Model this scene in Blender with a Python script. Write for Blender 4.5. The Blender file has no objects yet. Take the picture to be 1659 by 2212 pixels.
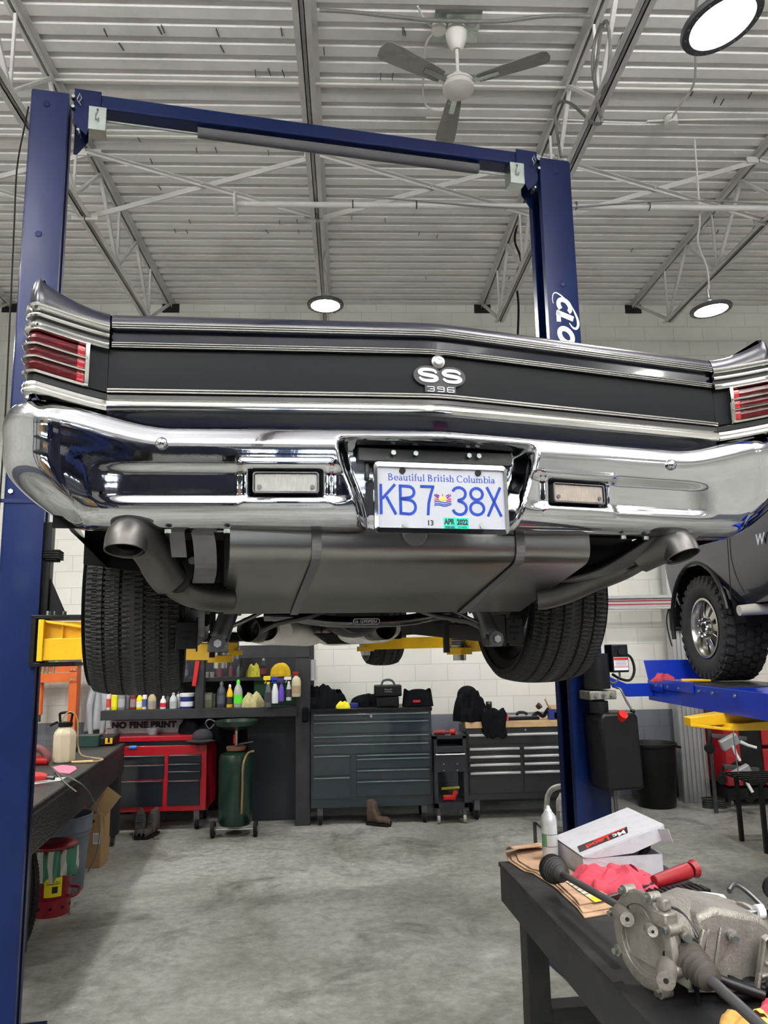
import bpy, bmesh, math, random
from math import sin, cos, pi, tan, sqrt, atan2
from mathutils import Matrix, Vector
random.seed(7)
SC = bpy.context.scene
COL = SC.collection
R = math.radians

# ------------------------------------------------------------------ camera model
F = 1660.0; CX = 829.5; CY = 1106.0; EYE = 1.87
YAW, PITCH, ROLL = R(2.7), R(9.84), R(1.05)
fw = Vector((sin(YAW)*cos(PITCH), cos(YAW)*cos(PITCH), sin(PITCH)))
ri0 = Vector((cos(YAW), -sin(YAW), 0)); up0 = ri0.cross(fw)
CUP = up0*cos(ROLL)+ri0*sin(ROLL); CRI = ri0*cos(ROLL)-up0*sin(ROLL)
EYEV = Vector((0, 0, EYE))
def ray(px, py): return fw + CRI*((px-CX)/F) + CUP*((CY-py)/F)
def aY(px, py, Y):
    d = ray(px, py); return EYEV + d*(Y/d.y)
def aZ(px, py, Z):
    d = ray(px, py); return EYEV + d*((Z-EYE)/d.z)
def aX(px, py, X):
    d = ray(px, py); return EYEV + d*(X/d.x)

# ------------------------------------------------------------------ mesh builder
class MB:
    def __init__(s): s.v = []; s.f = []; s.T = Matrix.Identity(4); s.mi = []; s.cur = 0
    def _add(s, vs, fs):
        o = len(s.v); s.v += [tuple(s.T @ Vector(v)) for v in vs]
        for f in fs: s.f.append(tuple(i+o for i in f)); s.mi.append(s.cur)
        return s
    def box(s, x0, x1, y0, y1, z0, z1):
        vs = [(x, y, z) for z in (z0, z1) for y in (y0, y1) for x in (x0, x1)]
        return s._add(vs, [(0,2,3,1),(4,5,7,6),(0,1,5,4),(2,6,7,3),(0,4,6,2),(1,3,7,5)])
    def cbox(s, c, sz, rot=(0,0,0)):
        M = Matrix.Translation(c) @ (Matrix.Rotation(rot[2],4,'Z') @ Matrix.Rotation(rot[1],4,'Y') @ Matrix.Rotation(rot[0],4,'X'))
        T = s.T; s.T = T @ M; a, b, d = sz[0]/2, sz[1]/2, sz[2]/2
        s.box(-a, a, -b, b, -d, d); s.T = T; return s
    def bar(s, p0, p1, w, h, upv=(0,0,1)):
        p0 = Vector(p0); p1 = Vector(p1); d = p1-p0; L = d.length
        x = d.normalized(); u = Vector(upv); 
        if abs(x.dot(u)) > .98: u = Vector((0,1,0))
        y = u.cross(x).normalized(); z = x.cross(y)
        M = Matrix(((x.x,y.x,z.x,p0.x),(x.y,y.y,z.y,p0.y),(x.z,y.z,z.z,p0.z),(0,0,0,1)))
        T = s.T; s.T = T @ M; s.box(0, L, -w/2, w/2, -h/2, h/2); s.T = T; return s
    def tube(s, pts, r, n=12, caps=True, closed=False):
        pts = [Vector(p) for p in pts]; m = len(pts)
        rs = r if isinstance(r, (list, tuple)) else [r]*m
        vs = []; fs = []; prev = None
        for i, p in enumerate(pts):
            if closed: t = (pts[(i+1) % m]-pts[i-1]).normalized()
            else: t = ((pts[i+1] if i < m-1 else p)-(pts[i-1] if i > 0 else p)).normalized()
            if prev is None:
                a = Vector((0,0,1)) if abs(t.z) < .9 else Vector((0,1,0))
                nx = (a - t*a.dot(t)).normalized()
            else: nx = (prev - t*prev.dot(t)).normalized()
            prev = nx; ny = t.cross(nx)
            for k in range(n):
                a = 2*pi*k/n; vs.append(p + (nx*cos(a)+ny*sin(a))*rs[i])
        for i in range(m if closed else m-1):
            j = (i+1) % m
            for k in range(n):
                k2 = (k+1) % n; fs.append((i*n+k, i*n+k2, j*n+k2, j*n+k))
        if caps and not closed: fs.append(tuple(range(n-1,-1,-1))); fs.append(tuple((m-1)*n+k for k in range(n)))
        return s._add(vs, fs)
    def cyl(s, p0, p1, r0, r1=None, n=20, caps=True):
        return s.tube([p0, p1], [r0, r0 if r1 is None else r1], n, caps)
    def lathe(s, prof, c=(0,0,0), axis=(0,0,1), n=32, a0=0, a1=2*pi, cap=False):
        ax = Vector(axis).normalized(); a = Vector((1,0,0)) if abs(ax.x) < .9 else Vector((0,1,0))
        u = (a-ax*a.dot(ax)).normalized(); w = ax.cross(u); c = Vector(c); full = abs(a1-a0-2*pi) < 1e-6
        m = n if full else n+1; vs = []; fs = []
        for k in range(m):
            t = a0+(a1-a0)*k/n; d = u*cos(t)+w*sin(t)
            for (r, h) in prof: vs.append(c+d*r+ax*h)
        P = len(prof)
        for k in range(n):
            k2 = (k+1) % m
            for i in range(P-1): fs.append((k*P+i, k2*P+i, k2*P+i+1, k*P+i+1))
        if cap and full:
            fs.append(tuple(k*P for k in range(m-1,-1,-1))); fs.append(tuple(k*P+P-1 for k in range(m)))
        return s._add(vs, fs)
    def prism(s, poly, M=None, h=.01):
        """poly in local xy, extruded to z=h"""
        T = s.T
        if M is not None: s.T = T @ M
        n = len(poly); vs = [(p[0], p[1], 0) for p in poly]+[(p[0], p[1], h) for p in poly]
        fs = [tuple(range(n-1,-1,-1)), tuple(range(n, 2*n))]+[(i, (i+1) % n, n+(i+1) % n, n+i) for i in range(n)]
        s._add(vs, fs); s.T = T; return s
    def grid(s, nu, nv, fn, skip=None):
        vs = [fn(i/nu, j/nv) for i in range(nu+1) for j in range(nv+1)]; W = nv+1
        fs = [(i*W+j, (i+1)*W+j, (i+1)*W+j+1, i*W+j+1) for i in range(nu) for j in range(nv) if not (skip and skip((i+.5)/nu, (j+.5)/nv))]
        return s._add(vs, fs)
    def sph(s, c, r, n=16, sc=(1,1,1)):
        prof = [(sin(pi*i/(n//2))*1.0, -cos(pi*i/(n//2))) for i in range(n//2+1)]
        T = s.T; s.T = T @ Matrix.Translation(c) @ Matrix.Diagonal((r*sc[0], r*sc[1], r*sc[2], 1))
        s.lathe(prof, n=n); s.T = T; return s
    def build(s, name, m, parent=None, smooth=False, bevel=0, loc=None, rotz=0, seg=2, solid=0, sub=0, label=None, autosm=True):
        me = bpy.data.meshes.new(name); me.from_pydata(s.v, [], s.f)
        mats = m if isinstance(m, (list, tuple)) else [m]
        for q in mats: me.materials.append(q)
        if len(mats) > 1:
            for p, k in zip(me.polygons, s.mi): p.material_index = k
        bm = bmesh.new(); bm.from_mesh(me)
        bmesh.ops.remove_doubles(bm, verts=bm.verts, dist=1e-6)
        bmesh.ops.recalc_face_normals(bm, faces=bm.faces)
        bm.to_mesh(me); bm.free()
        if smooth:
            for p in me.polygons: p.use_smooth = True
            if autosm: me.set_sharp_from_angle(angle=R(35))
        o = bpy.data.objects.new(name, me); COL.objects.link(o)
        if parent: o.parent = parent
        if loc is not None: o.location = loc
        if rotz: o.rotation_euler.z = rotz
        if bevel:
            b = o.modifiers.new('b', 'BEVEL'); b.width = bevel; b.segments = seg; b.limit_method = 'ANGLE'; b.angle_limit = R(40); b.harden_normals = False
            if not smooth:
                for p in me.polygons: p.use_smooth = True
                me.set_sharp_from_angle(angle=R(35))
        if solid:
            b = o.modifiers.new('s', 'SOLIDIFY'); b.thickness = solid; b.offset = 0
        if sub:
            b = o.modifiers.new('u', 'SUBSURF'); b.levels = sub; b.render_levels = sub
        if label: o['label'] = label
        return o

def tag(o, label, cat, group=None, kind=None):
    o['label'] = label; o['category'] = cat
    if group: o['group'] = group
    if kind: o['kind'] = kind
    return o
def thing(name, label, cat, loc=(0,0,0), rotz=0, group=None):
    o = bpy.data.objects.new(name, None); COL.objects.link(o); o.empty_display_size = .1
    o.location = loc; o.rotation_euler = (0, 0, rotz)
    return tag(o, label, cat, group)
def struct(o): o['kind'] = 'structure'; return o
def dup(root, loc=None, rotz=None, label=None):
    def cp(o, par):
        c = o.copy(); COL.objects.link(c)
        if par: c.parent = par
        for ch in list(o.children): cp(ch, c)
        return c
    r = cp(root, None)
    if loc is not None: r.location = loc
    if rotz is not None: r.rotation_euler.z = rotz
    if label: r['label'] = label
    return r

def textmesh(s, size=1.0, ext=.0, align='CENTER', sx=1.0, bold=0.0, shear=0.0, space=1.0):
    cu = bpy.data.curves.new('t', 'FONT'); cu.body = s; cu.size = size; cu.extrude = ext; cu.align_x = align; cu.align_y = 'CENTER'
    cu.offset = bold; cu.shear = shear; cu.space_character = space; cu.resolution_u = 4
    o = bpy.data.objects.new('t', cu); COL.objects.link(o)
    dg = bpy.context.evaluated_depsgraph_get(); me = o.evaluated_get(dg).to_mesh()
    vs = [(v.co.x*sx, v.co.y, v.co.z) for v in me.vertices]; fs = [tuple(p.vertices) for p in me.polygons]
    o.evaluated_get(dg).to_mesh_clear(); bpy.data.objects.remove(o); bpy.data.curves.remove(cu)
    return vs, fs
def frame_matrix(o, x, y):
    """local x,y directions -> matrix with z = x cross y"""
    x = Vector(x).normalized(); y = Vector(y); y = (y-x*y.dot(x)).normalized(); z = x.cross(y)
    return Matrix(((x.x,y.x,z.x,o[0]),(x.y,y.y,z.y,o[1]),(x.z,y.z,z.z,o[2]),(0,0,0,1)))
def add_text(mb, s, M, size, ext=.0005, **k):
    vs, fs = textmesh(s, size, ext, **k); T = mb.T; mb.T = T @ M; mb._add(vs, fs); mb.T = T; return mb
def stroke(mb, pts, w, M, h=.001, closed=False):
    """flat ribbon letter stroke in local xy, thickness h in z; w number or list"""
    P = [Vector((p[0], p[1])) for p in pts]; m = len(P); ws = w if isinstance(w, (list, tuple)) else [w]*m
    L = []; Rr = []
    for i in range(m):
        a = P[i-1] if (i > 0 or closed) else P[i]; b = P[(i+1) % m] if (i < m-1 or closed) else P[i]
        t = (b-a).normalized(); n = Vector((-t.y, t.x))
        if (0 < i < m-1) or closed:
            t1 = (P[i]-a).normalized(); c = max(.45, abs(Vector((-t1.y, t1.x)).dot(n)))
        else: c = 1
        L.append(P[i]+n*ws[i]/2/c); Rr.append(P[i]-n*ws[i]/2/c)
    vs = []
    for z in (0, h):
        vs += [(p.x, p.y, z) for p in L]+[(p.x, p.y, z) for p in Rr]
    fs = []
    for i in range(m if closed else m-1):
        j = (i+1) % m
        fs += [(2*m+i, 3*m+i, 3*m+j, 2*m+j), (i, j, m+j, m+i), (i, 2*m+i, 2*m+j, j), (m+i, m+j, 3*m+j, 3*m+i)]
    if not closed: fs += [(0, m, 3*m, 2*m), (m-1, 3*m-1, 4*m-1, 2*m-1)]
    T = mb.T; mb.T = T @ M; mb._add(vs, fs); mb.T = T; return mb
def arc(cx, cy, rx, ry, a0, a1, n=10):
    return [(cx+rx*cos(R(a0+(a1-a0)*i/n)), cy+ry*sin(R(a0+(a1-a0)*i/n))) for i in range(n+1)]
def ss(a, b, x):
    t = min(1, max(0, (x-a)/(b-a))); return t*t*(3-2*t)
def smooth_path(pts, k=6):
    """catmull rom"""
    P = [Vector(p) for p in pts]; out = []
    for i in range(len(P)-1):
        p0 = P[max(i-1, 0)]; p1 = P[i]; p2 = P[i+1]; p3 = P[min(i+2, len(P)-1)]
        for j in range(k):
            t = j/k
            out.append(.5*((2*p1)+(p2-p0)*t+(2*p0-5*p1+4*p2-p3)*t*t+(3*p1-p0-3*p2+p3)*t**3))
    out.append(P[-1]); return out

# ------------------------------------------------------------------ materials
def srgb(r, g, b):
    f = lambda c: (c/255/12.92) if c/255 <= .04045 else ((c/255+.055)/1.055)**2.4
    return (f(r), f(g), f(b), 1)
MATS = {}
def mat(name, col, rough=.5, metal=0, noise=0, nscale=8, bump=0, bscale=60, rvar=0, coat=0, spec=.5, dirt=None, dirt_amt=0, dscale=3, emit=None, estr=0, trans=0, ior=1.45, aniso=False, alpha=1):
    m = bpy.data.materials.new(name); m.use_nodes = True; nt = m.node_tree; b = nt.nodes['Principled BSDF']
    b.inputs['Base Color'].default_value = col; b.inputs['Roughness'].default_value = rough; b.inputs['Metallic'].default_value = metal
    b.inputs['Specular IOR Level'].default_value = spec; b.inputs['Coat Weight'].default_value = coat; b.inputs['Coat Roughness'].default_value = .04
    b.inputs['Transmission Weight'].default_value = trans; b.inputs['IOR'].default_value = ior; b.inputs['Alpha'].default_value = alpha
    if emit: b.inputs['Emission Color'].default_value = emit; b.inputs['Emission Strength'].default_value = estr
    N = nt.nodes.new; Lk = nt.links.new
    if noise or bump or rvar or dirt_amt:
        tc = N('ShaderNodeTexCoord')
    if noise:
        n = N('ShaderNodeTexNoise'); n.inputs['Scale'].default_value = nscale; n.inputs['Detail'].default_value = 6
        Lk(tc.outputs['Object'], n.inputs['Vector'])
        r = N('ShaderNodeValToRGB'); c = col
        r.color_ramp.elements[0].position = .3; r.color_ramp.elements[1].position = .7
        r.color_ramp.elements[0].color = (c[0]*(1-noise), c[1]*(1-noise), c[2]*(1-noise), 1)
        r.color_ramp.elements[1].color = (min(1, c[0]*(1+noise)), min(1, c[1]*(1+noise)), min(1, c[2]*(1+noise)), 1)
        Lk(n.outputs['Fac'], r.inputs['Fac']); out = r.outputs['Color']; Lk(out, b.inputs['Base Color'])
    else: out = None
    if dirt_amt:
        n = N('ShaderNodeTexNoise'); n.inputs['Scale'].default_value = dscale; n.inputs['Detail'].default_value = 8; n.inputs['Roughness'].default_value = .7
        Lk(tc.outputs['Object'], n.inputs['Vector'])
        r = N('ShaderNodeValToRGB'); r.color_ramp.elements[0].position = .48; r.color_ramp.elements[1].position = .66
        r.color_ramp.elements[0].color = (0,0,0,1); r.color_ramp.elements[1].color = (dirt_amt,)*3+(1,)
        Lk(n.outputs['Fac'], r.inputs['Fac'])
        mx = N('ShaderNodeMix'); mx.data_type = 'RGBA'; mx.inputs['B'].default_value = dirt; mx.inputs['A'].default_value = col
        if out: Lk(out, mx.inputs['A'])
        Lk(r.outputs['Color'], mx.inputs['Factor']); Lk(mx.outputs['Result'], b.inputs['Base Color'])
    if rvar:
        n = N('ShaderNodeTexNoise'); n.inputs['Scale'].default_value = 5; n.inputs['Detail'].default_value = 5
        Lk(tc.outputs['Object'], n.inputs['Vector'])
        mr = N('ShaderNodeMapRange'); mr.inputs['From Min'].default_value = .3; mr.inputs['From Max'].default_value = .7
        mr.inputs['To Min'].default_value = max(0, rough-rvar); mr.inputs['To Max'].default_value = min(1, rough+rvar)
        Lk(n.outputs['Fac'], mr.inputs['Value']); Lk(mr.outputs['Result'], b.inputs['Roughness'])
    if bump:
        n = N('ShaderNodeTexNoise'); n.inputs['Scale'].default_value = bscale; n.inputs['Detail'].default_value = 3
        if aniso:
            mp = N('ShaderNodeMapping'); mp.inputs['Scale'].default_value = aniso; Lk(tc.outputs['Object'], mp.inputs['Vector']); Lk(mp.outputs['Vector'], n.inputs['Vector'])
        else: Lk(tc.outputs['Object'], n.inputs['Vector'])
        bp = N('ShaderNodeBump'); bp.inputs['Strength'].default_value = bump; bp.inputs['Distance'].default_value = .01
        Lk(n.outputs['Fac'], bp.inputs['Height']); Lk(bp.outputs['Normal'], b.inputs['Normal'])
    MATS[name] = m; return m
M_ = MATS
mat('lift_blue', srgb(9, 27, 70), .34, spec=.22, coat=.05, noise=.12, nscale=3, bump=.03, bscale=25)
mat('rack_blue', srgb(12, 48, 165), .32, spec=.35, coat=.15, noise=.1, nscale=4)
mat('yellow', srgb(236, 186, 10), .38, noise=.12, nscale=9, coat=.2, dirt=srgb(120, 88, 20), dirt_amt=.25, dscale=9)
mat('zinc', srgb(170, 180, 175), .3, 1, noise=.1, nscale=20)
mat('steel', srgb(190, 190, 188), .28, 1, noise=.08, nscale=12)
mat('dark_steel', srgb(95, 95, 98), .4, .9, noise=.15, nscale=15)
mat('cable', srgb(170, 165, 155), .5, .7, bump=.8, bscale=300)
mat('black_paint', srgb(16, 17, 19), .38, spec=.3, noise=.2, nscale=6)
mat('black_rubber', srgb(17, 17, 19), .75, spec=.3, noise=.2, nscale=20)
mat('black_plastic', srgb(14, 14, 16), .42, spec=.3, noise=.1, nscale=10, bump=.04, bscale=200)
mat('foam', srgb(88, 88, 92), .85, noise=.08)
mat('white_paint', srgb(205, 203, 200), .5, noise=.05, nscale=5)
mat('white_joist', srgb(200, 198, 196), .5, noise=.07, nscale=5, dirt=srgb(130, 125, 118), dirt_amt=.25, dscale=2)
mat('grey_conduit', srgb(150, 150, 150), .45, .5)
mat('bx_cable', srgb(135, 135, 132), .5, .6, bump=.6, bscale=250)
mat('white_cable', srgb(205, 202, 196), .5)
mat('pocket_shade', srgb(25, 25, 26), .8)
mat('chrome', srgb(172, 174, 179), .05, 1, rvar=.04, bump=.012, bscale=35)
mat('chrome_trim', srgb(208, 208, 206), .09, 1)
mat('navy_paint', srgb(6, 10, 28), .2, .0, spec=.35, coat=.35, noise=.1, nscale=300)
mat('stainless', srgb(112, 112, 110), .28, 1, noise=.03, nscale=1.5)
mat('exhaust', srgb(80, 79, 77), .40, .85, noise=.12, nscale=7, dirt=srgb(64, 62, 58), dirt_amt=.35, dscale=6)
mat('undercoat', srgb(7, 8, 11), .7, spec=.2, noise=.3, nscale=9)
mat('silver_cast', srgb(134, 131, 124), .5, .6, noise=.12, nscale=18, bump=.3, bscale=120, dirt=srgb(90, 84, 74), dirt_amt=.45, dscale=10)
mat('red_paint', srgb(150, 16, 28), .35, coat=.3, noise=.08)
mat('white_gloss', srgb(228, 230, 232), .35)
def plain(n, r, g, b, rough=.5, **k): return mat(n, srgb(r, g, b), rough, **k)
EXPO = 0.5
STRIP_UP = 520; STRIP_DN = 14
# ================================================================== ROOM
CEIL = 6.34; WY = 9.6; WX0, WX1, WY0 = -7.2, 9.4, -8.6
def wall_mat():
    m = bpy.data.materials.new('painted_block'); m.use_nodes = True; nt = m.node_tree; b = nt.nodes['Principled BSDF']; N = nt.nodes.new; L = nt.links.new
    tc = N('ShaderNodeTexCoord'); sp = N('ShaderNodeSeparateXYZ'); L(tc.outputs['Object'], sp.inputs[0])
    ad = N('ShaderNodeMath'); ad.operation = 'ADD'; L(sp.outputs['X'], ad.inputs[0]); L(sp.outputs['Y'], ad.inputs[1])
    cb = N('ShaderNodeCombineXYZ'); L(ad.outputs[0], cb.inputs['X'])
    sz = N('ShaderNodeMath'); sz.operation = 'SUBTRACT'; sz.inputs[1].default_value = .03; L(sp.outputs['Z'], sz.inputs[0]); L(sz.outputs[0], cb.inputs['Y'])
    br = N('ShaderNodeTexBrick'); L(cb.outputs[0], br.inputs['Vector'])
    br.inputs['Scale'].default_value = 1; br.inputs['Brick Width'].default_value = .4; br.inputs['Row Height'].default_value = .2
    br.inputs['Mortar Size'].default_value = .0045; br.inputs['Mortar Smooth'].default_value = .4; br.inputs['Bias'].default_value = 0
    br.inputs['Color1'].default_value = (1,1,1,1); br.inputs['Color2'].default_value = (.93,.93,.93,1); br.inputs['Mortar'].default_value = (.74,.74,.74,1)
    st = N('ShaderNodeMath'); st.operation = 'GREATER_THAN'; st.inputs[1].default_value = 1.03; L(sp.outputs['Z'], st.inputs[0])
    mx = N('ShaderNodeMix'); mx.data_type = 'RGBA'; mx.inputs['A'].default_value = srgb(112, 116, 126); mx.inputs['B'].default_value = srgb(222, 221, 213); L(st.outputs[0], mx.inputs['Factor'])
    mu = N('ShaderNodeMix'); mu.data_type = 'RGBA'; mu.blend_type = 'MULTIPLY'; mu.inputs['Factor'].default_value = 1
    L(mx.outputs['Result'], mu.inputs['A']); L(br.outputs['Color'], mu.inputs['B'])
    n = N('ShaderNodeTexNoise'); n.inputs['Scale'].default_value = 1.3; n.inputs['Detail'].default_value = 8; L(tc.outputs['Object'], n.inputs['Vector'])
    rp = N('ShaderNodeValToRGB'); rp.color_ramp.elements[0].position = .3; rp.color_ramp.elements[0].color = (.86,.86,.85,1); rp.color_ramp.elements[1].position = .6
    L(n.outputs['Fac'], rp.inputs['Fac'])
    m2 = N('ShaderNodeMix'); m2.data_type = 'RGBA'; m2.blend_type = 'MULTIPLY'; m2.inputs['Factor'].default_value = 1
    L(mu.outputs['Result'], m2.inputs['A']); L(rp.outputs['Color'], m2.inputs['B']); L(m2.outputs['Result'], b.inputs['Base Color'])
    b.inputs['Roughness'].default_value = .55
    n2 = N('ShaderNodeTexNoise'); n2.inputs['Scale'].default_value = 90; L(tc.outputs['Object'], n2.inputs['Vector'])
    a2 = N('ShaderNodeMath'); a2.operation = 'MULTIPLY_ADD'; a2.inputs[1].default_value = .25; L(n2.outputs['Fac'], a2.inputs[0]); L(br.outputs['Fac'], a2.inputs[2])
    iv = N('ShaderNodeMath'); iv.operation = 'MULTIPLY_ADD'; iv.inputs[1].default_value = -1; iv.inputs[2].default_value = 1; L(br.outputs['Fac'], iv.inputs[0])
    sm = N('ShaderNodeMath'); sm.operation = 'MULTIPLY_ADD'; sm.inputs[1].default_value = .2; L(n2.outputs['Fac'], sm.inputs[0]); L(iv.outputs[0], sm.inputs[2])
    bp = N('ShaderNodeBump'); bp.inputs['Strength'].default_value = .5; bp.inputs['Distance'].default_value = .006; L(sm.outputs[0], bp.inputs['Height']); L(bp.outputs['Normal'], b.inputs['Normal'])
    return m
def floor_mat():
    m = bpy.data.materials.new('shop_concrete'); m.use_nodes = True; nt = m.node_tree; b = nt.nodes['Principled BSDF']; N = nt.nodes.new; L = nt.links.new
    tc = N('ShaderNodeTexCoord')
    def noise(sc, det, rg, dist=0):
        n = N('ShaderNodeTexNoise'); n.inputs['Scale'].default_value = sc; n.inputs['Detail'].default_value = det; n.inputs['Roughness'].default_value = rg; n.inputs['Distortion'].default_value = dist
        L(tc.outputs['Object'], n.inputs['Vector']); return n.outputs['Fac']
    def ramp(fac, p0, c0, p1, c1):
        r = N('ShaderNodeValToRGB'); r.color_ramp.elements[0].position = p0; r.color_ramp.elements[0].color = c0; r.color_ramp.elements[1].position = p1; r.color_ramp.elements[1].color = c1
        L(fac, r.inputs['Fac']); return r.outputs['Color']
    def mixc(f, a, bb, mode='MIX', fv=None):
        x = N('ShaderNodeMix'); x.data_type = 'RGBA'; x.blend_type = mode
        if fv is not None: x.inputs['Factor'].default_value = fv
        else: L(f, x.inputs['Factor'])
        L(a, x.inputs['A']); L(bb, x.inputs['B']); return x.outputs['Result']
    base = ramp(noise(.55, 9, .62, .4), .34, srgb(122, 122, 112), .66, srgb(176, 177, 172))
    fine = ramp(noise(14, 8, .7), .32, (.60,.60,.58,1), .62, (1.06,1.06,1.06,1))
    c = mixc(None, base, fine, 'MULTIPLY', 1)
    st = ramp(noise(1.5, 10, .72, .8), .50, (0,0,0,1), .68, (.72,.72,.72,1))
    dk = N('ShaderNodeRGB'); dk.outputs[0].default_value = srgb(62, 60, 52)
    c = mixc(st, c, dk.outputs[0])
    sp = ramp(noise(42, 3, .5), .70, (0,0,0,1), .73, (.8,.8,.8,1))
    c = mixc(sp, c, dk.outputs[0])
    L(c, b.inputs['Base Color'])
    r = N('ShaderNodeMapRange'); r.inputs['To Min'].default_value = .32; r.inputs['To Max'].default_value = .62; L(noise(2.4, 8, .6), r.inputs['Value']); L(r.outputs['Result'], b.inputs['Roughness'])
    bp = N('ShaderNodeBump'); bp.inputs['Strength'].default_value = .25; bp.inputs['Distance'].default_value = .01; L(noise(22, 8, .7), bp.inputs['Height']); L(bp.outputs['Normal'], b.inputs['Normal'])
    return m
WM = wall_mat()
struct(MB().box(WX0, WX1, WY0, WY, -.12, 0).build('floor', floor_mat()))
# walls; the far one gets dark plates for the shaded pockets where joists bear
JX = [-6.4, -4.36, -2.30, -.25, 1.82, 3.87, 5.92]
struct(MB().box(WX0-.2, WX1+.2, WY, WY+.2, -.12, CEIL+.1).build('wall_back', WM))
struct(MB().box(WX0-.2, WX1+.2, WY0-.2, WY0, -.12, CEIL+.1).build('wall_front', WM))
struct(MB().box(WX0-.2, WX0, WY0, WY, -.12, CEIL+.1).build('wall_left', WM))
struct(MB().box(WX1, WX1+.2, WY0, WY, -.12, CEIL+.1).build('wall_right', WM))
# ribbed steel deck
dk = MB(); prof = []; per = .1675; y = WY0
while y < WY:
    prof += [(y, CEIL), (y+.098, CEIL), (y+.112, CEIL+.042), (y+.1535, CEIL+.042)]; y += per
prof = [(yy, z) for yy, z in prof if yy <= WY+.01]+[(WY, CEIL)]
n = len(prof); vs = [(WX0, a, b) for a, b in prof]+[(WX1, a, b) for a, b in prof]
dk._add(vs, [(i, i+1, n+i+1, n+i) for i in range(n-1)])
dk.build('ceiling', mat('deck_white', srgb(224, 222, 221), .5, noise=.06, nscale=1.2, dirt=srgb(150, 146, 140), dirt_amt=.3, dscale=1.1, bump=.05, bscale=3)); struct(bpy.data.objects['ceiling'])
struct(MB().box(WX0-.2, WX1+.2, WY0-.2, WY+.2, CEIL+.1, CEIL+.2).build('ceiling_roof', WM))
# drip marks / deck weld tabs
# overhead doors behind the photographer, stand-ins darkened to band the chrome, with daylight panes
dpn = mat('door_grey', srgb(74, 78, 86), .45, noise=.05, bump=.05)
pane = mat('daylight_pane', srgb(210, 220, 230), .1, emit=(.82, .92, 1, 1), estr=5)
for k, dx in enumerate((-4.2, 1.2, 6.2)):
    o = MB()
    for j in range(9): o.box(dx-1.9, dx+1.9, WY0, WY0+.05, .02+j*.6, .58+j*.6)
    d = struct(o.build('door_%d' % (k+1), dpn, bevel=.01))
    w = MB()
    for j in (5, 6):
        for i in range(5): w.box(dx-1.7+i*.7, dx-1.7+i*.7+.58, WY0+.05, WY0+.056, .1+j*.6+.02, .1+j*.6+.38)
    w.build('pane', pane, d)
# ---- joists
def joist(x, label):
    t = thing('roof_joist', label, 'roof joist', (x, WY, CEIL), 0, 'open web roof joists')
    L = WY-WY0; m = M_['white_joist']; zb = -.70
    tc = MB(); 
    for s in (-1, 1): tc.box(s*.012, s*.062, -L, -.02, -.011, -.004).box(s*.012, s*.018, -L, -.02, -.055, -.008)
    tc.build('top_chord', m, t)
    bc = MB()
    for s in (-1, 1): bc.box(s*.012, s*.056, -L, -1.02, zb, zb+.007).box(s*.012, s*.018, -L, -1.02, zb, zb+.05)
    bc.box(-.012, .012, -L, -1.02, zb+.02, zb+.05)
    bc.build('bottom_chord', m, t)
    w = MB(); w.bar((0, -.12, -.06), (0, -1.05, zb+.03), .03, .03)
    y = -1.05; k = 0
    while y > -L+1.2:
        w.bar((0, y, zb+.03), (0, y-.62, -.05), .03, .03)
        w.bar((0, y-.62, -.05), (0, y-1.24, zb+.03), .034, .024)
        w.bar((0, y, zb+.03), (0, y, -.05), .02, .02)
        y -= 1.24
    w.build('web_rods', m, t)
    b = MB().box(-.11, .11, -.012, 0.0, -.12, .0); b.build('bearing_pocket', M_['pocket_shade'], t)  # dark plate standing in for the shade of the recess
    return t
jl = ['white joist beyond the left edge of the picture, nearest the left wall', 'white joist crossing the upper left corner, left of the tall blue column top', 'white joist meeting the back wall left of the trunk lid',
      'white joist directly overhead with the round lamp below its end', 'white joist meeting the wall left of the lettered blue column', 'white joist on the right with its lowest node above the right tail light',
      'white joist nearest the right wall, beyond the right lamp', 'white joist beyond the right edge']
for x, l in list(zip(JX, jl)): joist(x, l)
# ---- cross bridging between joists
def bridge(x0, x1, y, label):
    m = MB(); zt, zb = CEIL-.06, CEIL-.69
    m.bar((x0, y-.02, zt), (x1, y-.02, zb), .005, .045).bar((x0, y-.04, zt), (x1, y-.04, zb), .04, .005)
    m.bar((x0, y+.01, zb), (x1, y+.01, zt), .005, .045).bar((x0, y+.03, zb), (x1, y+.03, zt), .04, .005)
    c = ((x0+x1)/2, y, (zt+zb)/2); m.cyl((c[0], y-.05, c[2]), (c[0], y+.04, c[2]), .012, n=8)
    for x in (x0, x1):
        for z in (zt, zb): m.cbox((x+(.06 if x == x0 else -.06), y, z), (.11, .02, .06))
    tag(m.build('cross_bridging', M_['white_joist']), label, 'bracing', 'cross bridging between the joists')
bridge(JX[0], JX[1], 6.36, 'crossed bridging bars beyond the far left')
bridge(JX[1], JX[2], 6.36, 'crossed bridging bars behind the left blue column')
bridge(JX[2], JX[3], 6.36, 'crossed bridging bars under the left end of the blue overhead beam')
bridge(JX[3], JX[4], 6.36, 'crossed bridging bars under the right half of the blue overhead beam')
bridge(JX[4], JX[5], 6.36, 'crossed bridging bars right of the lettered blue column')
bridge(JX[5], JX[6], 6.36, 'crossed bridging bars at the far right edge')
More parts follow.
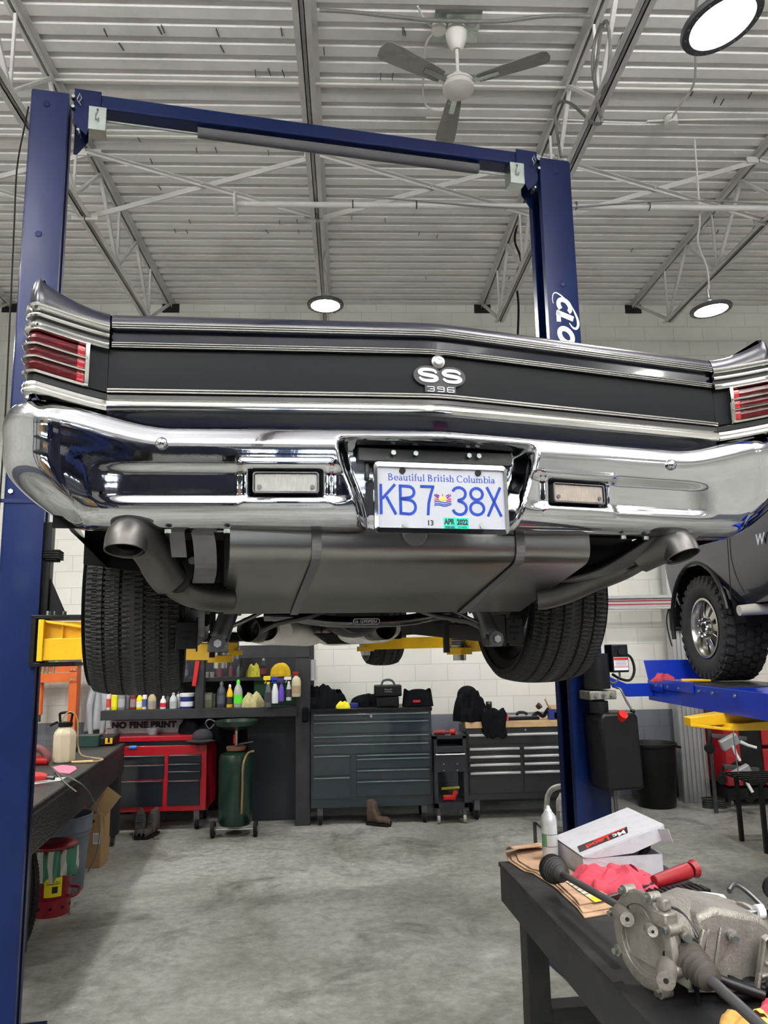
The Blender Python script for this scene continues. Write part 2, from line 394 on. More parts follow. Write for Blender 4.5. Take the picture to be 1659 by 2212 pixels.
# ---- horizontal white pipe with cable along it
a = aZ(510, 441, 5.62); pY = a.y
t = thing('ceiling_pipe', 'long white horizontal pipe with round flange at its left end', 'pipe', (a.x, pY, 5.62))
MB().cyl((0,0,0), (8.2,0,0), .026, n=14).build('pipe', M_['white_paint'], t, smooth=True)
MB().cyl((-.012,0,0), (.004,0,0), .10, n=24).build('flange', M_['white_paint'], t)
cb = MB(); xs = [.95+i*.22 for i in range(32)]
cb.tube(smooth_path([(x, -.03, .035+.03*sin(x*2.1)-.05*max(0, sin(x*.9-1.0))**3) for x in xs], 3), .009, 6); cb.build('strapped_cable', M_['grey_conduit'], t)
tg = MB()
for x in (1.0, 1.55, 2.95, 3.6, 5.2, 6.4): tg.lathe([(.034, -.004), (.038, 0), (.034, .004)], (x, -.006, .006), (1,0,0), 12)
tg.build('tie_straps', M_['black_rubber'], t)
# ---- thin conduits under the deck
def conduit(p, q, r, label, m='white_cable', name='conduit'):
    return tag(MB().tube(smooth_path([p]+q, 5), r, 8).build(name, M_[m], smooth=True), label, 'conduit')
z = CEIL-.02
conduit((WX0, aZ(695, 181, z).y, z), [(-.3, aZ(695, 181, z).y, z), (WX1, aZ(695, 181, z).y, z)], .011, 'thin white conduit running across the deck behind the ceiling fan')
yy = aZ(460, 296, z).y
conduit((WX0, yy, z), [(-2.3, yy, z), (-.4, yy, z)], .009, 'thin white conduit crossing the deck below the left end of the blue beam')
yy = aZ(1500, 262, z).y
conduit((.7, yy, z), [(1.8, yy, z), (2.6, yy+.03, z), (3.3, yy-.03, z), (WX1, yy-.2, z)], .008, 'thin white cable run to the round junction box on the deck')
z = CEIL-.75
pts = [aZ(690, 22, CEIL-.05)]+[aZ(px, py, CEIL-.05) for px, py in ((760, 26), (850, 36), (950, 45), (1080, 46), (1180, 35), (1275, 35))]
tag(MB().tube(smooth_path(pts, 6), .013, 8).build('armoured_cable', M_['bx_cable'], smooth=True), 'grey armoured cable sagging across the deck above the ceiling fan', 'cable')
# looped armoured cable on the joist
lp = [aX(px, py, 1.80) for px, py in ((1300, 48), (1285, 90), (1280, 150), (1292, 200), (1308, 185), (1318, 110), (1312, 50), (1300, 60), (1290, 130), (1284, 170), (1292, 230), (1300, 262), (1280, 265), (1235, 225), (1208, 222), (1200, 260), (1212, 340))]
tag(MB().tube(smooth_path(lp, 5), .012, 8).build('looped_cable', M_['bx_cable'], smooth=True), 'coiled grey armoured cable hung on the joist above the right lift column', 'cable')
hl = [aX(px, py, 1.86) for px, py in ((1118, 480), (1112, 520), (1125, 560), (1115, 600), (1120, 660), (1118, 735))]
tag(MB().tube(smooth_path(hl, 5), .012, 8).build('drop_wire', M_['black_rubber'], smooth=True), 'black cord hanging down behind the trunk lid beside the lettered column', 'cable')
rb = [aX(px, py, 3.83) for px, py in ((1655, 310), (1600, 350), (1570, 400), (1520, 470), (1505, 520), (1480, 590))]

# ---- round high bay lamps
lens = mat('lamp_lens', (1,1,1,1), .3, emit=(1, .985, .95, 1), estr=14)
hous = mat('lamp_housing', srgb(70, 72, 74), .45, .3)
def lamp(pos, top, label, tilt=(0, 0), r=.175, power=62, cord=None):
    t = thing('high_bay_lamp', label, 'ceiling lamp', pos, 0, 'round high bay lamps'); t.rotation_euler = (tilt[0], tilt[1], 0)
    MB().lathe([(0.0, .05), (.07, .05), (.085, .042), (.09, .028), (r, .020), (r+.004, .01), (r, -.004), (r-.032, -.006), (r-.034, .0), (0, .0)], n=48).build('housing', hous, t, smooth=True)
    MB().lathe([(0, -.006), (r*.5, -.0058), (r-.034, -.004)], n=48).build('lens', lens, t, smooth=True)
    f = MB()
    for k in range(16):
        a = 2*pi*k/16; f.cyl((cos(a)*(r-.016), sin(a)*(r-.016), -.008), (cos(a)*(r-.016), sin(a)*(r-.016), -.004), .005, n=8)
    f.build('screws', M_['zinc'], t)
    MB().lathe([(.03, .05), (.03, .09), (.012, .11), (.012, .19)], n=16).build('hook_mount', M_['zinc'], t, smooth=True)
    ld = bpy.data.lights.new('lamp', 'AREA'); ld.shape = 'DISK'; ld.size = r*1.9; ld.energy = power; ld.color = (1, .985, .955)
    lo = bpy.data.objects.new('lamp_light', ld); COL.objects.link(lo); lo.parent = t; lo.location = (0, 0, -.02)
    return t
def chain(p, q, label, name='hanging_chain', m='white_paint'):
    p = Vector(p); q = Vector(q); d = q-p; n = int(d.length/.035); mb = MB()
    dn = d.normalized(); a = Vector((1,0,0)); u = (a-dn*a.dot(dn)).normalized(); w = dn.cross(u)
    for i in range(n):
        c = p+d*((i+.5)/n); e = u if i % 2 else w
        mb.tube([c+dn*(.02*cos(k*pi/4))+e*(.009*sin(k*pi/4)) for k in range(8)], .003, 5, closed=True)
    return tag(mb.build(name, M_[m]), label, 'chain')
l1 = EYEV+ray(1560, 50)*3.45; l2 = EYEV+ray(703, 660)*7.35; l3 = EYEV+ray(1536, 670)*6.7
# mains cord from the near lamp to its junction box
jb = aZ(1450, 265, CEIL-.06)
lamp(l1, None, 'large bright round lamp at the top right corner', tilt=(R(-3), R(-12)), r=.178)
chain(l1+Vector((0, 0, .19)), (l1.x, l1.y, CEIL), 'white chain above the large top right lamp')
tag(MB().tube(smooth_path([l1+Vector((0, .03, .17)), l1+Vector((.0, .2, .3)), aZ(1500, 175, CEIL-.30), aZ(1472, 222, CEIL-.16), jb+Vector((0, 0, .03))], 8), .009, 8).build('lamp_cord', M_['white_cable'], smooth=True), 'twisted white cord between the top right lamp and its junction box', 'cord')
tag(MB().cyl(jb+Vector((0,0,-.02)), jb+Vector((0,0,.05)), .055, n=20).build('junction_box', M_['white_paint']), 'round white junction box on the deck below the top right lamp', 'junction box')
lamp(l2, None, 'bright round lamp hanging under the middle joist above the trunk lid', r=.172)
tag(MB().tube(smooth_path([l2+Vector((0,0,.18)), l2+Vector((.01,0,.3)), l2+Vector((-.02,0,.42)), (l2.x, l2.y, CEIL-.68)], 6), .008, 8).build('lamp_cord', M_['grey_conduit'], smooth=True), 'short grey cord holding the middle lamp under the joist', 'cord')
lamp(l3, None, 'bright round lamp above the right tail light', tilt=(0, R(-4)), r=.172)
tag(MB().tube(smooth_path([l3+Vector((0,0,.18)), l3+Vector((.0,0,.4)), (l3.x-.06, l3.y, CEIL-1.0), (l3.x-.02, l3.y, CEIL-.75), (l3.x, l3.y, CEIL)], 6), .009, 8).build('lamp_cord', M_['white_cable'], smooth=True), 'white cord and hook carrying the lamp above the right tail light', 'cord')
for (x, y), l in (((-3.1, 3.0), 'round lamp over the left bay in front of the blue column'), ((-3.6, 6.9), 'round lamp above the far left bay'), ((-2.2, -1.2), 'round lamp behind the photographer on the left'), ((1.9, -1.2), 'round lamp behind the photographer on the right'),
               ((-2.2, -5.2), 'round lamp near the overhead doors on the left'), ((2.6, -5.2), 'round lamp near the overhead doors on the right'), ((6.3, 3.2), 'round lamp above the truck bay'), ((6.3, -1.5), 'round lamp over the right bay behind the photographer')):
    lamp((x, y, 4.75), None, l); chain((x, y, 4.93), (x, y, CEIL), 'white chain of the '+l)
# made-up strip lights out of view, added to brighten the ceiling
for (x, y), l in (((-3.4, .2), 'added fill strip light left of the photographer'), ((3.6, .2), 'added fill strip light right of the photographer'), ((-3.4, -4.0), 'added fill strip light near the left overhead door'), ((0.2, -3.6), 'added fill strip light behind the photographer'), ((4.6, -4.0), 'added fill strip light near the right overhead door')):
    t = thing('added_strip_light', l, 'ceiling lamp', (x, y, 5.2), 0, 'added fill strip lights')
    MB().box(-1.2, 1.2, -.05, .05, 0, .06).build('housing', M_['white_gloss'], t, bevel=.004)
    MB().box(-1.18, 1.18, -.06, .06, -.012, -.001).build('diffuser', lens, t)
    for up, e in ((1, STRIP_UP), (0, STRIP_DN)):
        ld = bpy.data.lights.new('strip', 'AREA'); ld.shape = 'RECTANGLE'; ld.size = 2.3; ld.size_y = .2; ld.energy = e; ld.color = (1, .99, .98)
        lo = bpy.data.objects.new('strip_glow', ld); COL.objects.link(lo); lo.parent = t; lo.location = (0, 0, .08 if up else -.03)
        if up: lo.rotation_euler = (pi, 0, 0)
    chain((x-1, y, 5.26), (x-1, y, CEIL), 'left chain of the '+l); chain((x+1, y, 5.26), (x+1, y, CEIL), 'right chain of the '+l)
# ---- ceiling fan
mt = aZ(985, 62, CEIL-.01)
t = thing('ceiling_fan', 'white three blade ceiling fan with short downrod', 'ceiling fan', (mt.x, mt.y, CEIL))
FW = mat('fan_white', srgb(212, 210, 204), .38)
pl = MB().box(-.17, .17, -.17, .13, -.012, -.006); pl.build('mounting_plate', M_['zinc'], t)
MB().lathe([(0, -.19), (.03, -.19), (.05, -.17), (.075, -.10), (.08, -.04), (.07, -.012), (0, -.012)], n=28).build('canopy', FW, t, smooth=True)
MB().cyl((0,0,-.18), (0,0,-.42), .013, n=14).build('downrod', FW, t, smooth=True)
MB().lathe([(0, -.385), (.035, -.385), (.045, -.41), (.085, -.44), (.115, -.465), (.115, -.48), (.108, -.482), (.108, -.49), (.115, -.492), (.112, -.52), (.07, -.545), (0, -.552)], n=36).build('motor', FW, t, smooth=True)
BL = mat('blade_grey', srgb(132, 129, 125), .45, noise=.06, nscale=12, dirt=srgb(95, 90, 85), dirt_amt=.5, dscale=14)
for k, ang in enumerate((92, 92+118, 92+242)):
    a = R(ang); b = MB(); b.T = Matrix.Rotation(a, 4, 'Z') @ Matrix.Translation((0, 0, -.475)) @ Matrix.Rotation(R(9), 4, 'X')
    out = [(.15, -.05), (.22, -.058), (.45, -.072), (.62, -.078), (.655, -.06), (.668, 0), (.655, .06), (.62, .078), (.45, .072), (.22, .058), (.15, .05)]
    b.prism(out, h=.006); bo = b.build('blade', BL, t, bevel=.001)
    ar = MB(); ar.T = b.T; ar.box(.09, .30, -.02, .02, -.006, 0)
    for q in (.17, .2, .27): ar.cyl((q, .03, -.004), (q, .03, .0), .007, n=8)
    ar.build('blade_arm', M_['zinc'], bo)
MB().cyl((-.13,-.02,-.05), (-.13,-.02,-.012), .055, n=20).build('junction_cover', FW, t)
w = MB().tube(smooth_path([(-.14, 0, -.03), (-.2, -.05, -.03), (-.26, -.12, -.02), (-.3, -.2, -.015)], 5), .008, 6).tube(smooth_path([(-.15, 0, -.03), (-.21, .12, -.04), (-.2, .35, -.05), (-.19, .6, -.04), (-.12, .82, -.03), (.1, .86, -.03)], 6), .009, 6)
w.build('wiring', M_['white_cable'], t, smooth=True)
MB().tube([(.12+.03*cos(k*pi/5), .0+.03*sin(k*pi/5), -.05) for k in range(10)], .004, 5, closed=True).build('wire_loop', M_['zinc'], t)
# weld tabs on the deck
tb = MB(); rnd = random.Random(3)
for (px, py) in ((345, 65), (352, 62), (470, 70), (608, 68), (228, 70), (262, 100), (480, 105), (552, 158), (582, 155), (612, 158), (425, 324), (467, 324), (580, 330), (300, 300), (327, 348), (345, 405), (410, 478), (604, 480), (642, 478), (378, 498), (404, 500), (577, 500), (645, 500), (700, 110), (870, 68), (874, 68), (940, 68), (860, 115), (822, 165), (848, 165), (1010, 85), (1100, 600), (1342, 80), (760, 470), (832, 475), (905, 505), (945, 510), (920, 600), (1540, 470), (1550, 500), (1630, 490), (1365, 540), (1495, 200), (1545, 215), (1560, 220), (1620, 205)):
    p = aZ(px, py, CEIL-.001); tb.cbox((p.x, p.y, CEIL-.004), (.006, .075, .01), (0, 0, rnd.uniform(-.25, .1)))
tb.build('fastener_tips', M_['dark_steel'], bpy.data.objects['ceiling'])
# ================================================================== TWO POST LIFT
LA = R(10.6)
lift = thing('two_post_lift', 'tall navy blue two post car lift with overhead beam and yellow arms', 'car lift', (-1.58, 4.072, 0), LA)
B_ = M_['lift_blue']
def column(x0, s, top=5.07, d=.2):
    """C channel opening towards s; x0 = inner front edge"""
    w, th = .228 if s < 0 else .205, .010
    m = MB(); out = x0 - s*w
    sec = [(x0, 0), (out+s*.02, 0), (out+s*.006, .006), (out, .02), (out, d-.02), (out+s*.006, d-.006), (out+s*.02, d), (x0, d), (x0, d-.05), (x0-s*th, d-.05), (x0-s*th, d-th), (out+s*th, d-th), (out+s*th, th), (x0-s*th, th), (x0-s*th, .042), (x0, .042)]
    n = len(sec); vs = [(a, b, 0.02) for a, b in sec]+[(a, b, top) for a, b in sec]
    fs = [(i, (i+1) % n, n+(i+1) % n, n+i) for i in range(n)]
    m._add(vs, fs)
    q = lambda a, b, c, dd: [a, b, c, dd]
    for z0 in (0.02, top):
        m._add([(a, b, z0) for a, b in sec], [(0, 1, 13, 14, 15)[:3]+(12,) if False else (0, 1, 2, 12), (0, 12, 13), (0, 13, 14, 15), (2, 3, 12), (3, 4, 11, 12), (4, 5, 11), (5, 6, 11), (6, 7, 10, 11), (7, 8, 9, 10)])
    c = m.build('column', B_, lift, smooth=True)
    # extension sleeve: slightly wider lower section
    e = MB().box(min(out-s*.004, out+s*.03), max(out-s*.004, out+s*.03), -.004, d+.004, 2.62, 5.0) if False else None
    bp = MB().box(min(out-s*.08, x0+s*.1), max(out-s*.08, x0+s*.1), -.14, d+.14, 0, .02); bp.build('base_plate', B_, c, bevel=.003)
    # slots
    mk = MB()
    for z in (4.98, 4.17): mk.lathe([(.0, .004), (.014, .004), (.02, 0)], (x0-s*.115, -.0, z), (0, -1, 0), 12)
    mk.build('stop_tab', B_, c)
    # cables
    k = MB()
    k.cyl((x0-s*.055, .085, .1), (x0-s*.055, .085, 5.0), .0065, n=8); k.build('lift_cable', M_['cable'], c, smooth=True)
    k = MB(); k.cyl((x0-s*.03, .055, .1), (x0-s*.03, .055, 4.95), .0065, n=8); k.build('lift_cable', M_['cable'], c, smooth=True)
    return c
cl = column(-.022, 1, d=.15); cr = column(2.932, -1)
# sleeve with bolts on the left column
MB().box(-.236, -.02, -.006, -.0005, 2.64, 2.66).build('weld_collar', B_, cl)
for z in (2.66,):
    MB().cyl((-.19, -.014, 2.70), (-.19, 0, 2.70), .013, n=6).build('bolt', M_['zinc'], cl)
# air line down the outside of the left column
hose = MB().tube(smooth_path([(-.232, .0, 4.95), (-.245, -.01, 4.8), (-.268, -.01, 4.55), (-.262, -.01, 4.2), (-.25, -.01, 3.6), (-.24, -.01, 3.0), (-.24, -.01, 2.3)], 6), .0045, 8)
hose.build('air_line', M_['black_rubber'], cl, smooth=True)
# overhead beam
bm_ = MB().box(.145, 2.79, .03, .148, 5.02, 5.113); bm_.build('overhead_beam', B_, lift, bevel=.010, seg=3)
def endcap(x, s):
    m = MB()
    m.box(min(x, x+s*.15), max(x, x+s*.15), .02, .026, 5.015, 5.125); m.box(min(x, x+s*.15), max(x, x+s*.15), .154, .16, 5.015, 5.125)
    m.prism([(0, 0), (s*.10, 0), (s*.11, -.10), (s*.075, -.19), (s*.02, -.14), (0, -.10)] if s > 0 else [(0, 0), (0, -.10), (s*.02, -.14), (s*.075, -.19), (s*.11, -.10), (s*.10, 0)], frame_matrix((x+s*.0, .02, 5.02), (1,0,0), (0,0,1)) @ Matrix.Translation((0,0,-.006)), .008)
    m.prism([(0, 0), (s*.08, 0), (s*.08, -.15), (s*.02, -.24), (0, -.24)] if s > 0 else [(0, 0), (0, -.24), (s*.02, -.24), (s*.08, -.15), (s*.08, 0)], frame_matrix((x-s*.01, .15, 5.02), (1,0,0), (0,0,1)), .008)
    m.bar((x+s*.0, .045, 5.03), (x+s*.035, .045, 4.83), .02, .03)
    g = m.build('beam_bracket', B_, lift, bevel=.003)
    for (dx, z, r) in ((.0, 5.055, .009), (.0, 4.99, .009), (.035, 4.845, .007)):
        MB().cyl((x+s*dx, -.005, z), (x+s*dx, .03, z), r*1.2, n=6).build('bolt', M_['zinc'], g)
    MB().tube([(x+s*.02, .0, 5.04), (x+s*.035, -.008, 5.075), (x+s*.045, 0, 5.05), (x+s*.03, .0, 5.02), (x+s*.045, -.006, 5.0), (x+s*.02, .0, 5.035)], .003, 6).build('split_pin', M_['zinc'], g)
    return g
endcap(.005, 1); endcap(2.925, -1)
# padded shut-off bar
MB().cyl((.71, .08, 4.982), (2.525, .08, 4.982), .032, n=24).build('padded_bar', M_['foam'], lift, smooth=True)
MB().cyl((.14, .08, 4.977), (2.80, .08, 4.96), .0075, n=10).build('shutoff_rod', M_['zinc'], lift, smooth=True)
for x0, x1 in ((.09, .187), (2.725, 2.825)):
    b = MB()
    b.box(x0, x1, .016, .019, 4.875, 5.02).box(x0, x1, .016, .11, 4.872, 4.876).box(x0, x0+.003, .016, .11, 4.875, 5.02).box(x1-.003, x1, .016, .05, 4.875, 4.99)
    z = b.build('switch_bracket', M_['zinc'], lift)
    xm = (x0+x1)/2
    MB().tube([(xm, .012, 4.99), (xm-.012, .006, 4.96), (xm-.01, .006, 4.935), (xm+.005, .006, 4.93), (xm+.008, .008, 4.945)], .0035, 6).build('hook', M_['steel'], z)
    MB().cyl((xm, .01, 5.0), (xm, .016, 5.0), .006, n=6).build('bolt', M_['dark_steel'], z)
# white maker logo running down the right column
lg = MB(); W_ = mat('logo_white', srgb(232, 234, 236), .45)
LM = frame_matrix((3.045, -.0012, 4.0), (0, 0, -1), (1, 0, 0))   # text x runs down, text y to the right
LM = Matrix.Translation((3.047, 0, 4.02)) @ Matrix(((0,1,0,0),(0,0,-1,-.0005),(-1,0,0,0),(0,0,0,1))) @ Matrix.Diagonal((1.2, 1.12, 1, 1))
def shear(p, k=-.32): return [(x - k*y, y) for x, y in p]
# C (opening to the reading direction), L, O
stroke(lg, shear(arc(0, 0, .034, .036, 42, 318, 20)), .026, LM, .0008)
stroke(lg, shear([(.055, .052), (.055, -.052)]), .03, LM, .0008)
lg.T = Matrix.Identity(4)
stroke(lg, shear([(.044, -.040), (.105, -.040)]), .026, LM, .0008)
stroke(lg, shear(arc(.17, 0, .038, .040, 0, 360, 24)), .028, LM, .0008)
stroke(lg, shear(arc(.29, 0, .038, .040, 0, 360, 24)), .028, LM, .0008)
sw = [(-.005, .044), (.03, .062), (.07, .078), (.105, .080), (.125, .066), (.12, .045), (.095, .025)]
stroke(lg, smooth_path([(a, b, 0) for a, b in sw], 5) and [(p.x, p.y) for p in smooth_path([(a, b, 0) for a, b in sw], 5)], [.004+.011*sin(pi*i/30) for i in range(31)], LM, .0008)
sw = [(-.036, .012), (-.062, -.022), (-.073, -.05), (-.062, -.066), (-.035, -.072), (-.01, -.068)]
stroke(lg, [(p.x, p.y) for p in smooth_path([(a, b, 0) for a, b in sw], 5)], [.009-.0065*i/25 for i in range(26)], LM, .0008)
lg.build('maker_logo', W_, cr, label='white painted lettering reading downwards')
# carriages
def carriage(x0, s, side=''):
    m = MB()
    m.box(min(x0-s*.06, x0+s*.012), max(x0-s*.06, x0+s*.012), .05, .15, 1.80, 2.55)
    m.box(min(x0-s*.02, x0+s*.0), max(x0-s*.02, x0+s*.0), -.012, .212, 1.82, 2.05)
    # top and bottom plates carrying arm pins
    m.box(min(x0-s*.05, x0+s*.20), max(x0-s*.05, x0+s*.20), -.03, .25, 2.035, 2.055)
    m.box(min(x0-s*.05, x0+s*.17), max(x0-s*.05, x0+s*.17), -.03, .25, 1.795, 1.815)
    m.box(min(x0-s*.05, x0-s*.025), max(x0-s*.05, x0-s*.025), -.03, -.0, 1.8, 2.05)
    m.prism([(0, 0), (.09, 0), (.0, .20)] if s > 0 else [(0, 0), (0, .20), (-.09, 0)], frame_matrix((x0+s*.012, .09, 2.055), (1,0,0), (0,0,1)), .014)
    c = m.build('carriage', M_['black_paint'], lift, bevel=.003)
    g = MB()
    for i in range(4): g.box(min(x0-s*.02, x0+s*.06), max(x0-s*.02, x0+s*.06), .02, .16, 2.355+i*.012, 2.363+i*.012)
    g.box(min(x0-s*.01, x0+s*.045), max(x0-s*.01, x0+s*.045), .03, .15, 2.345, 2.40); g.build('door_guard', M_['black_rubber'], c)
    for (dx, dy) in ((.03, -.01), (.06, .0), (.1, .03)):
        MB().cyl((x0+s*dx, dy, 2.055), (x0+s*dx, dy, 2.075), .011, n=6).build('bolt', M_['zinc'], c)
    for dx in (.02, .04, .07): MB().cyl((x0+s*dx, -.015, 1.76), (x0+s*dx, -.015, 1.795), .006, n=8).build('pin', M_['zinc'], c)
    return c
carriage(0, 1); carriage(2.932, -1)
Y_ = M_['yellow']
Li = lift.matrix_basis.inverted() if False else (Matrix.Translation((-1.58, 4.072, 0)) @ Matrix.Rotation(LA, 4, 'Z')).inverted()
def lp_(x, y, z): return Li @ Vector((x, y, z))
def arm(base, tip, zt=1.925, w0=.10, w1=.075, mid=.55, label=None, lead=None):
    b = lp_(base[0], base[1], 0); t_ = lp_(tip[0], tip[1], 0); d = (t_-b); mdl = b+d*mid
    m = MB(); m.bar((b.x, b.y, zt-.05), (mdl.x, mdl.y, zt-.05), w0, .095)
    a = m.build('arm', Y_, lift, bevel=.004)
    m2 = MB(); m2.bar((mdl.x-d.x*.05, mdl.y-d.y*.05, zt-.052), (t_.x, t_.y, zt-.055), w1, .07)
    m2.build('arm_extension', Y_, a, bevel=.003)
    pd = MB(); pd.lathe([(0, 0), (.055, 0), (.055, .03), (.0, .03)], (t_.x, t_.y, zt-.10), n=20); pd.build('pad_socket', Y_, a, bevel=.002)
    s_ = MB()
    pr = [(.0, 0), (.035, 0)]
    for i in range(7): pr += [(.035, .012+i*.01), (.031, .017+i*.01)]
    pr += [(.03, .085), (.045, .09), (.048, .12), (0, .12)]
    s_.lathe(pr, (t_.x, t_.y, zt-.07), n=20); s_.cyl((t_.x, t_.y, zt-.125), (t_.x, t_.y, zt-.07), .028, n=16); s_.build('screw_pad', M_['steel'], a, smooth=True)
    return a
# left rear arm: its open pivot box shows beside the column
arm((-1.47, 4.06), (-.62, 3.35), mid=.5) if False else None
pa = (-1.50, 4.06, 0)

hd = MB()
hd.box(0.02, .42, -.06, .03, 1.825, 1.935)                       # lower beam facing the camera
hd.box(-.005, .022, -.075, .06, 1.822, 2.03)                     # curved end plate
hd.box(0.0, .42, .0, .012, 1.93, 2.02); hd.box(.10, .106, -.03, .02, 1.93, 2.015)
hd._add([(0, -.05, 2.03), (0, .06, 2.03), (.45, .06, 1.985), (.45, -.03, 1.955), (0, -.05, 2.018), (0, .06, 2.018), (.45, .06, 1.973), (.45, -.03, 1.943)], [(0,1,2,3), (7,6,5,4), (0,3,7,4), (1,5,6,2), (0,4,5,1), (3,2,6,7)])
hd.build('arm_pivot_box', Y_, lift, bevel=.003)
la = arm((-1.30, 4.0), (-.56, 3.42), zt=1.91, w0=.11, w1=.09)
ra = arm((1.24, 4.45), (.475, 3.37), zt=1.925, w0=.13, w1=.10, mid=.6)
rf = arm((1.24, 4.75), (.10, 4.95), zt=1.935, w0=.13, w1=.10, mid=.55)
lf_ = arm((-1.45, 4.25), (-.75, 5.1), zt=1.925)
# power unit
PUx = 3.095
pu = MB()
pu.prism([(-.15, 0), (.155, -.02), (.15, .40), (-.045, .40), (-.15, .44)] if False else [(-.085, 0), (.15, .0), (.142, .40), (.115, .425), (-.075, .425), (-.10, .40)], frame_matrix((PUx, -.20, 1.045), (1,0,0), (0,0,1)) @ Matrix.Translation((0,0,-.17)), .19)
tank = pu.build('power_unit', M_['black_plastic'], lift, bevel=.018, seg=3)
tank['label'] = 'black hydraulic tank with red cap'
mo = MB().cyl((PUx-.045, -.11, 1.60), (PUx-.045, -.11, 1.80), .075, n=28).cyl((PUx-.045, -.11, 1.465), (PUx-.045, -.11, 1.53), .055, n=24); mo.build('motor', M_['black_paint'], tank, smooth=True)
MB().cbox((PUx-.045, -.11, 1.565), (.17, .13, .05)).build('valve_block', M_['silver_cast'], tank, bevel=.006)
for dx in (-.05, 0, .05): MB().cyl((PUx-.045+dx, -.19, 1.565), (PUx-.045+dx, -.17, 1.565), .011, n=6).build('bolt', M_['zinc'], tank)
MB().cbox((PUx+.085, -.12, 1.77), (.105, .09, .16)).build('switch_box', M_['black_plastic'], tank, bevel=.006)
MB().cyl((PUx+.09, -.175, 1.81), (PUx+.09, -.163, 1.81), .022, n=20).build('push_button', M_['black_rubber'], tank)
WL = mat('label_white', srgb(225, 228, 232), .4); RL = mat('label_red', srgb(180, 24, 20), .45); GL = mat('label_text', srgb(120, 124, 130), .5)
sl = MB(); sl.cbox((PUx+.085, -.1665, 1.74), (.09, .002, .075)); sl.cur = 1; sl.cbox((PUx+.085, -.168, 1.768), (.088, .002, .014)); sl.cbox((PUx+.085, -.168, 1.722), (.088, .002, .003)); sl.cur = 2
for i in range(5): sl.cbox((PUx+.085, -.168, 1.756-i*.0065), (.075-.01*(i % 2), .002, .002))
sl.build('warning_label', [WL, RL, GL], tank)
MB().cyl((PUx+.035, -.20, 1.435), (PUx+.04, -.235, 1.462), .027, n=24).build('filler_cap', RL, tank, smooth=True)
hn = MB().tube(smooth_path([(PUx+.06, -.14, 1.60), (PUx+.075, -.16, 1.595), (PUx+.10, -.17, 1.53), (PUx+.13, -.175, 1.475)], 5), .0065, 8); hn.build('release_lever', M_['steel'], tank, smooth=True)
MB().sph((PUx+.132, -.176, 1.468), .015).build('lever_knob', M_['black_plastic'], tank, smooth=True)
MB().tube(smooth_path([(PUx+.13, -.13, 1.80), (PUx+.175, -.13, 1.77), (PUx+.19, -.13, 1.70), (PUx+.16, -.13, 1.645), (PUx+.10, -.13, 1.65), (PUx+.05, -.12, 1.68)], 6), .008, 8).build('motor_cable', M_['black_rubber'], tank, smooth=True)
MB().tube(smooth_path([(PUx+.09, -.13, 1.70), (PUx+.09, -.13, 1.66), (PUx+.06, -.12, 1.63), (PUx+.03, -.12, 1.64)], 6), .006, 8).build('conduit_whip', M_['bx_cable'], tank, smooth=True)
MB().tube(smooth_path([(PUx+.03, -.10, 1.05), (PUx+.03, -.10, .9), (PUx+.05, -.10, .6), (PUx+.05, -.1, .03)], 6), .011, 10).build('return_hose', M_['dark_steel'], tank, smooth=True)
# ================================================================== RAISED CAR
CA = R(10.5); CO = EYEV + ray(952, 1075)*1.74
car = thing('classic_coupe', 'navy classic coupe with chrome rear bumper, raised on the two post lift', 'car', (CO.x, CO.y, 0), CA)
CI = (Matrix.Translation((CO.x, CO.y, 0)) @ Matrix.Rotation(CA, 4, 'Z')).inverted()
CXC = .022
def wx(x):   # lateral half-width trim left / right of the centre line
    return CXC + x*(1.045 if x > 0 else .957)
TV = tan(R(7.2))
def VV(x):
    d = x-CXC; return TV*(sqrt(d*d+.03**2)-.03)
CH = M_['chrome']; CT = M_['chrome_trim']; NV = M_['navy_paint']; UC = M_['undercoat']
BLKP = mat('matte_black_panel', srgb(15, 17, 20), .5, spec=.15, noise=.04, nscale=2, rvar=.05)
DKS = mat('dark_inset', srgb(20, 21, 23), .35)
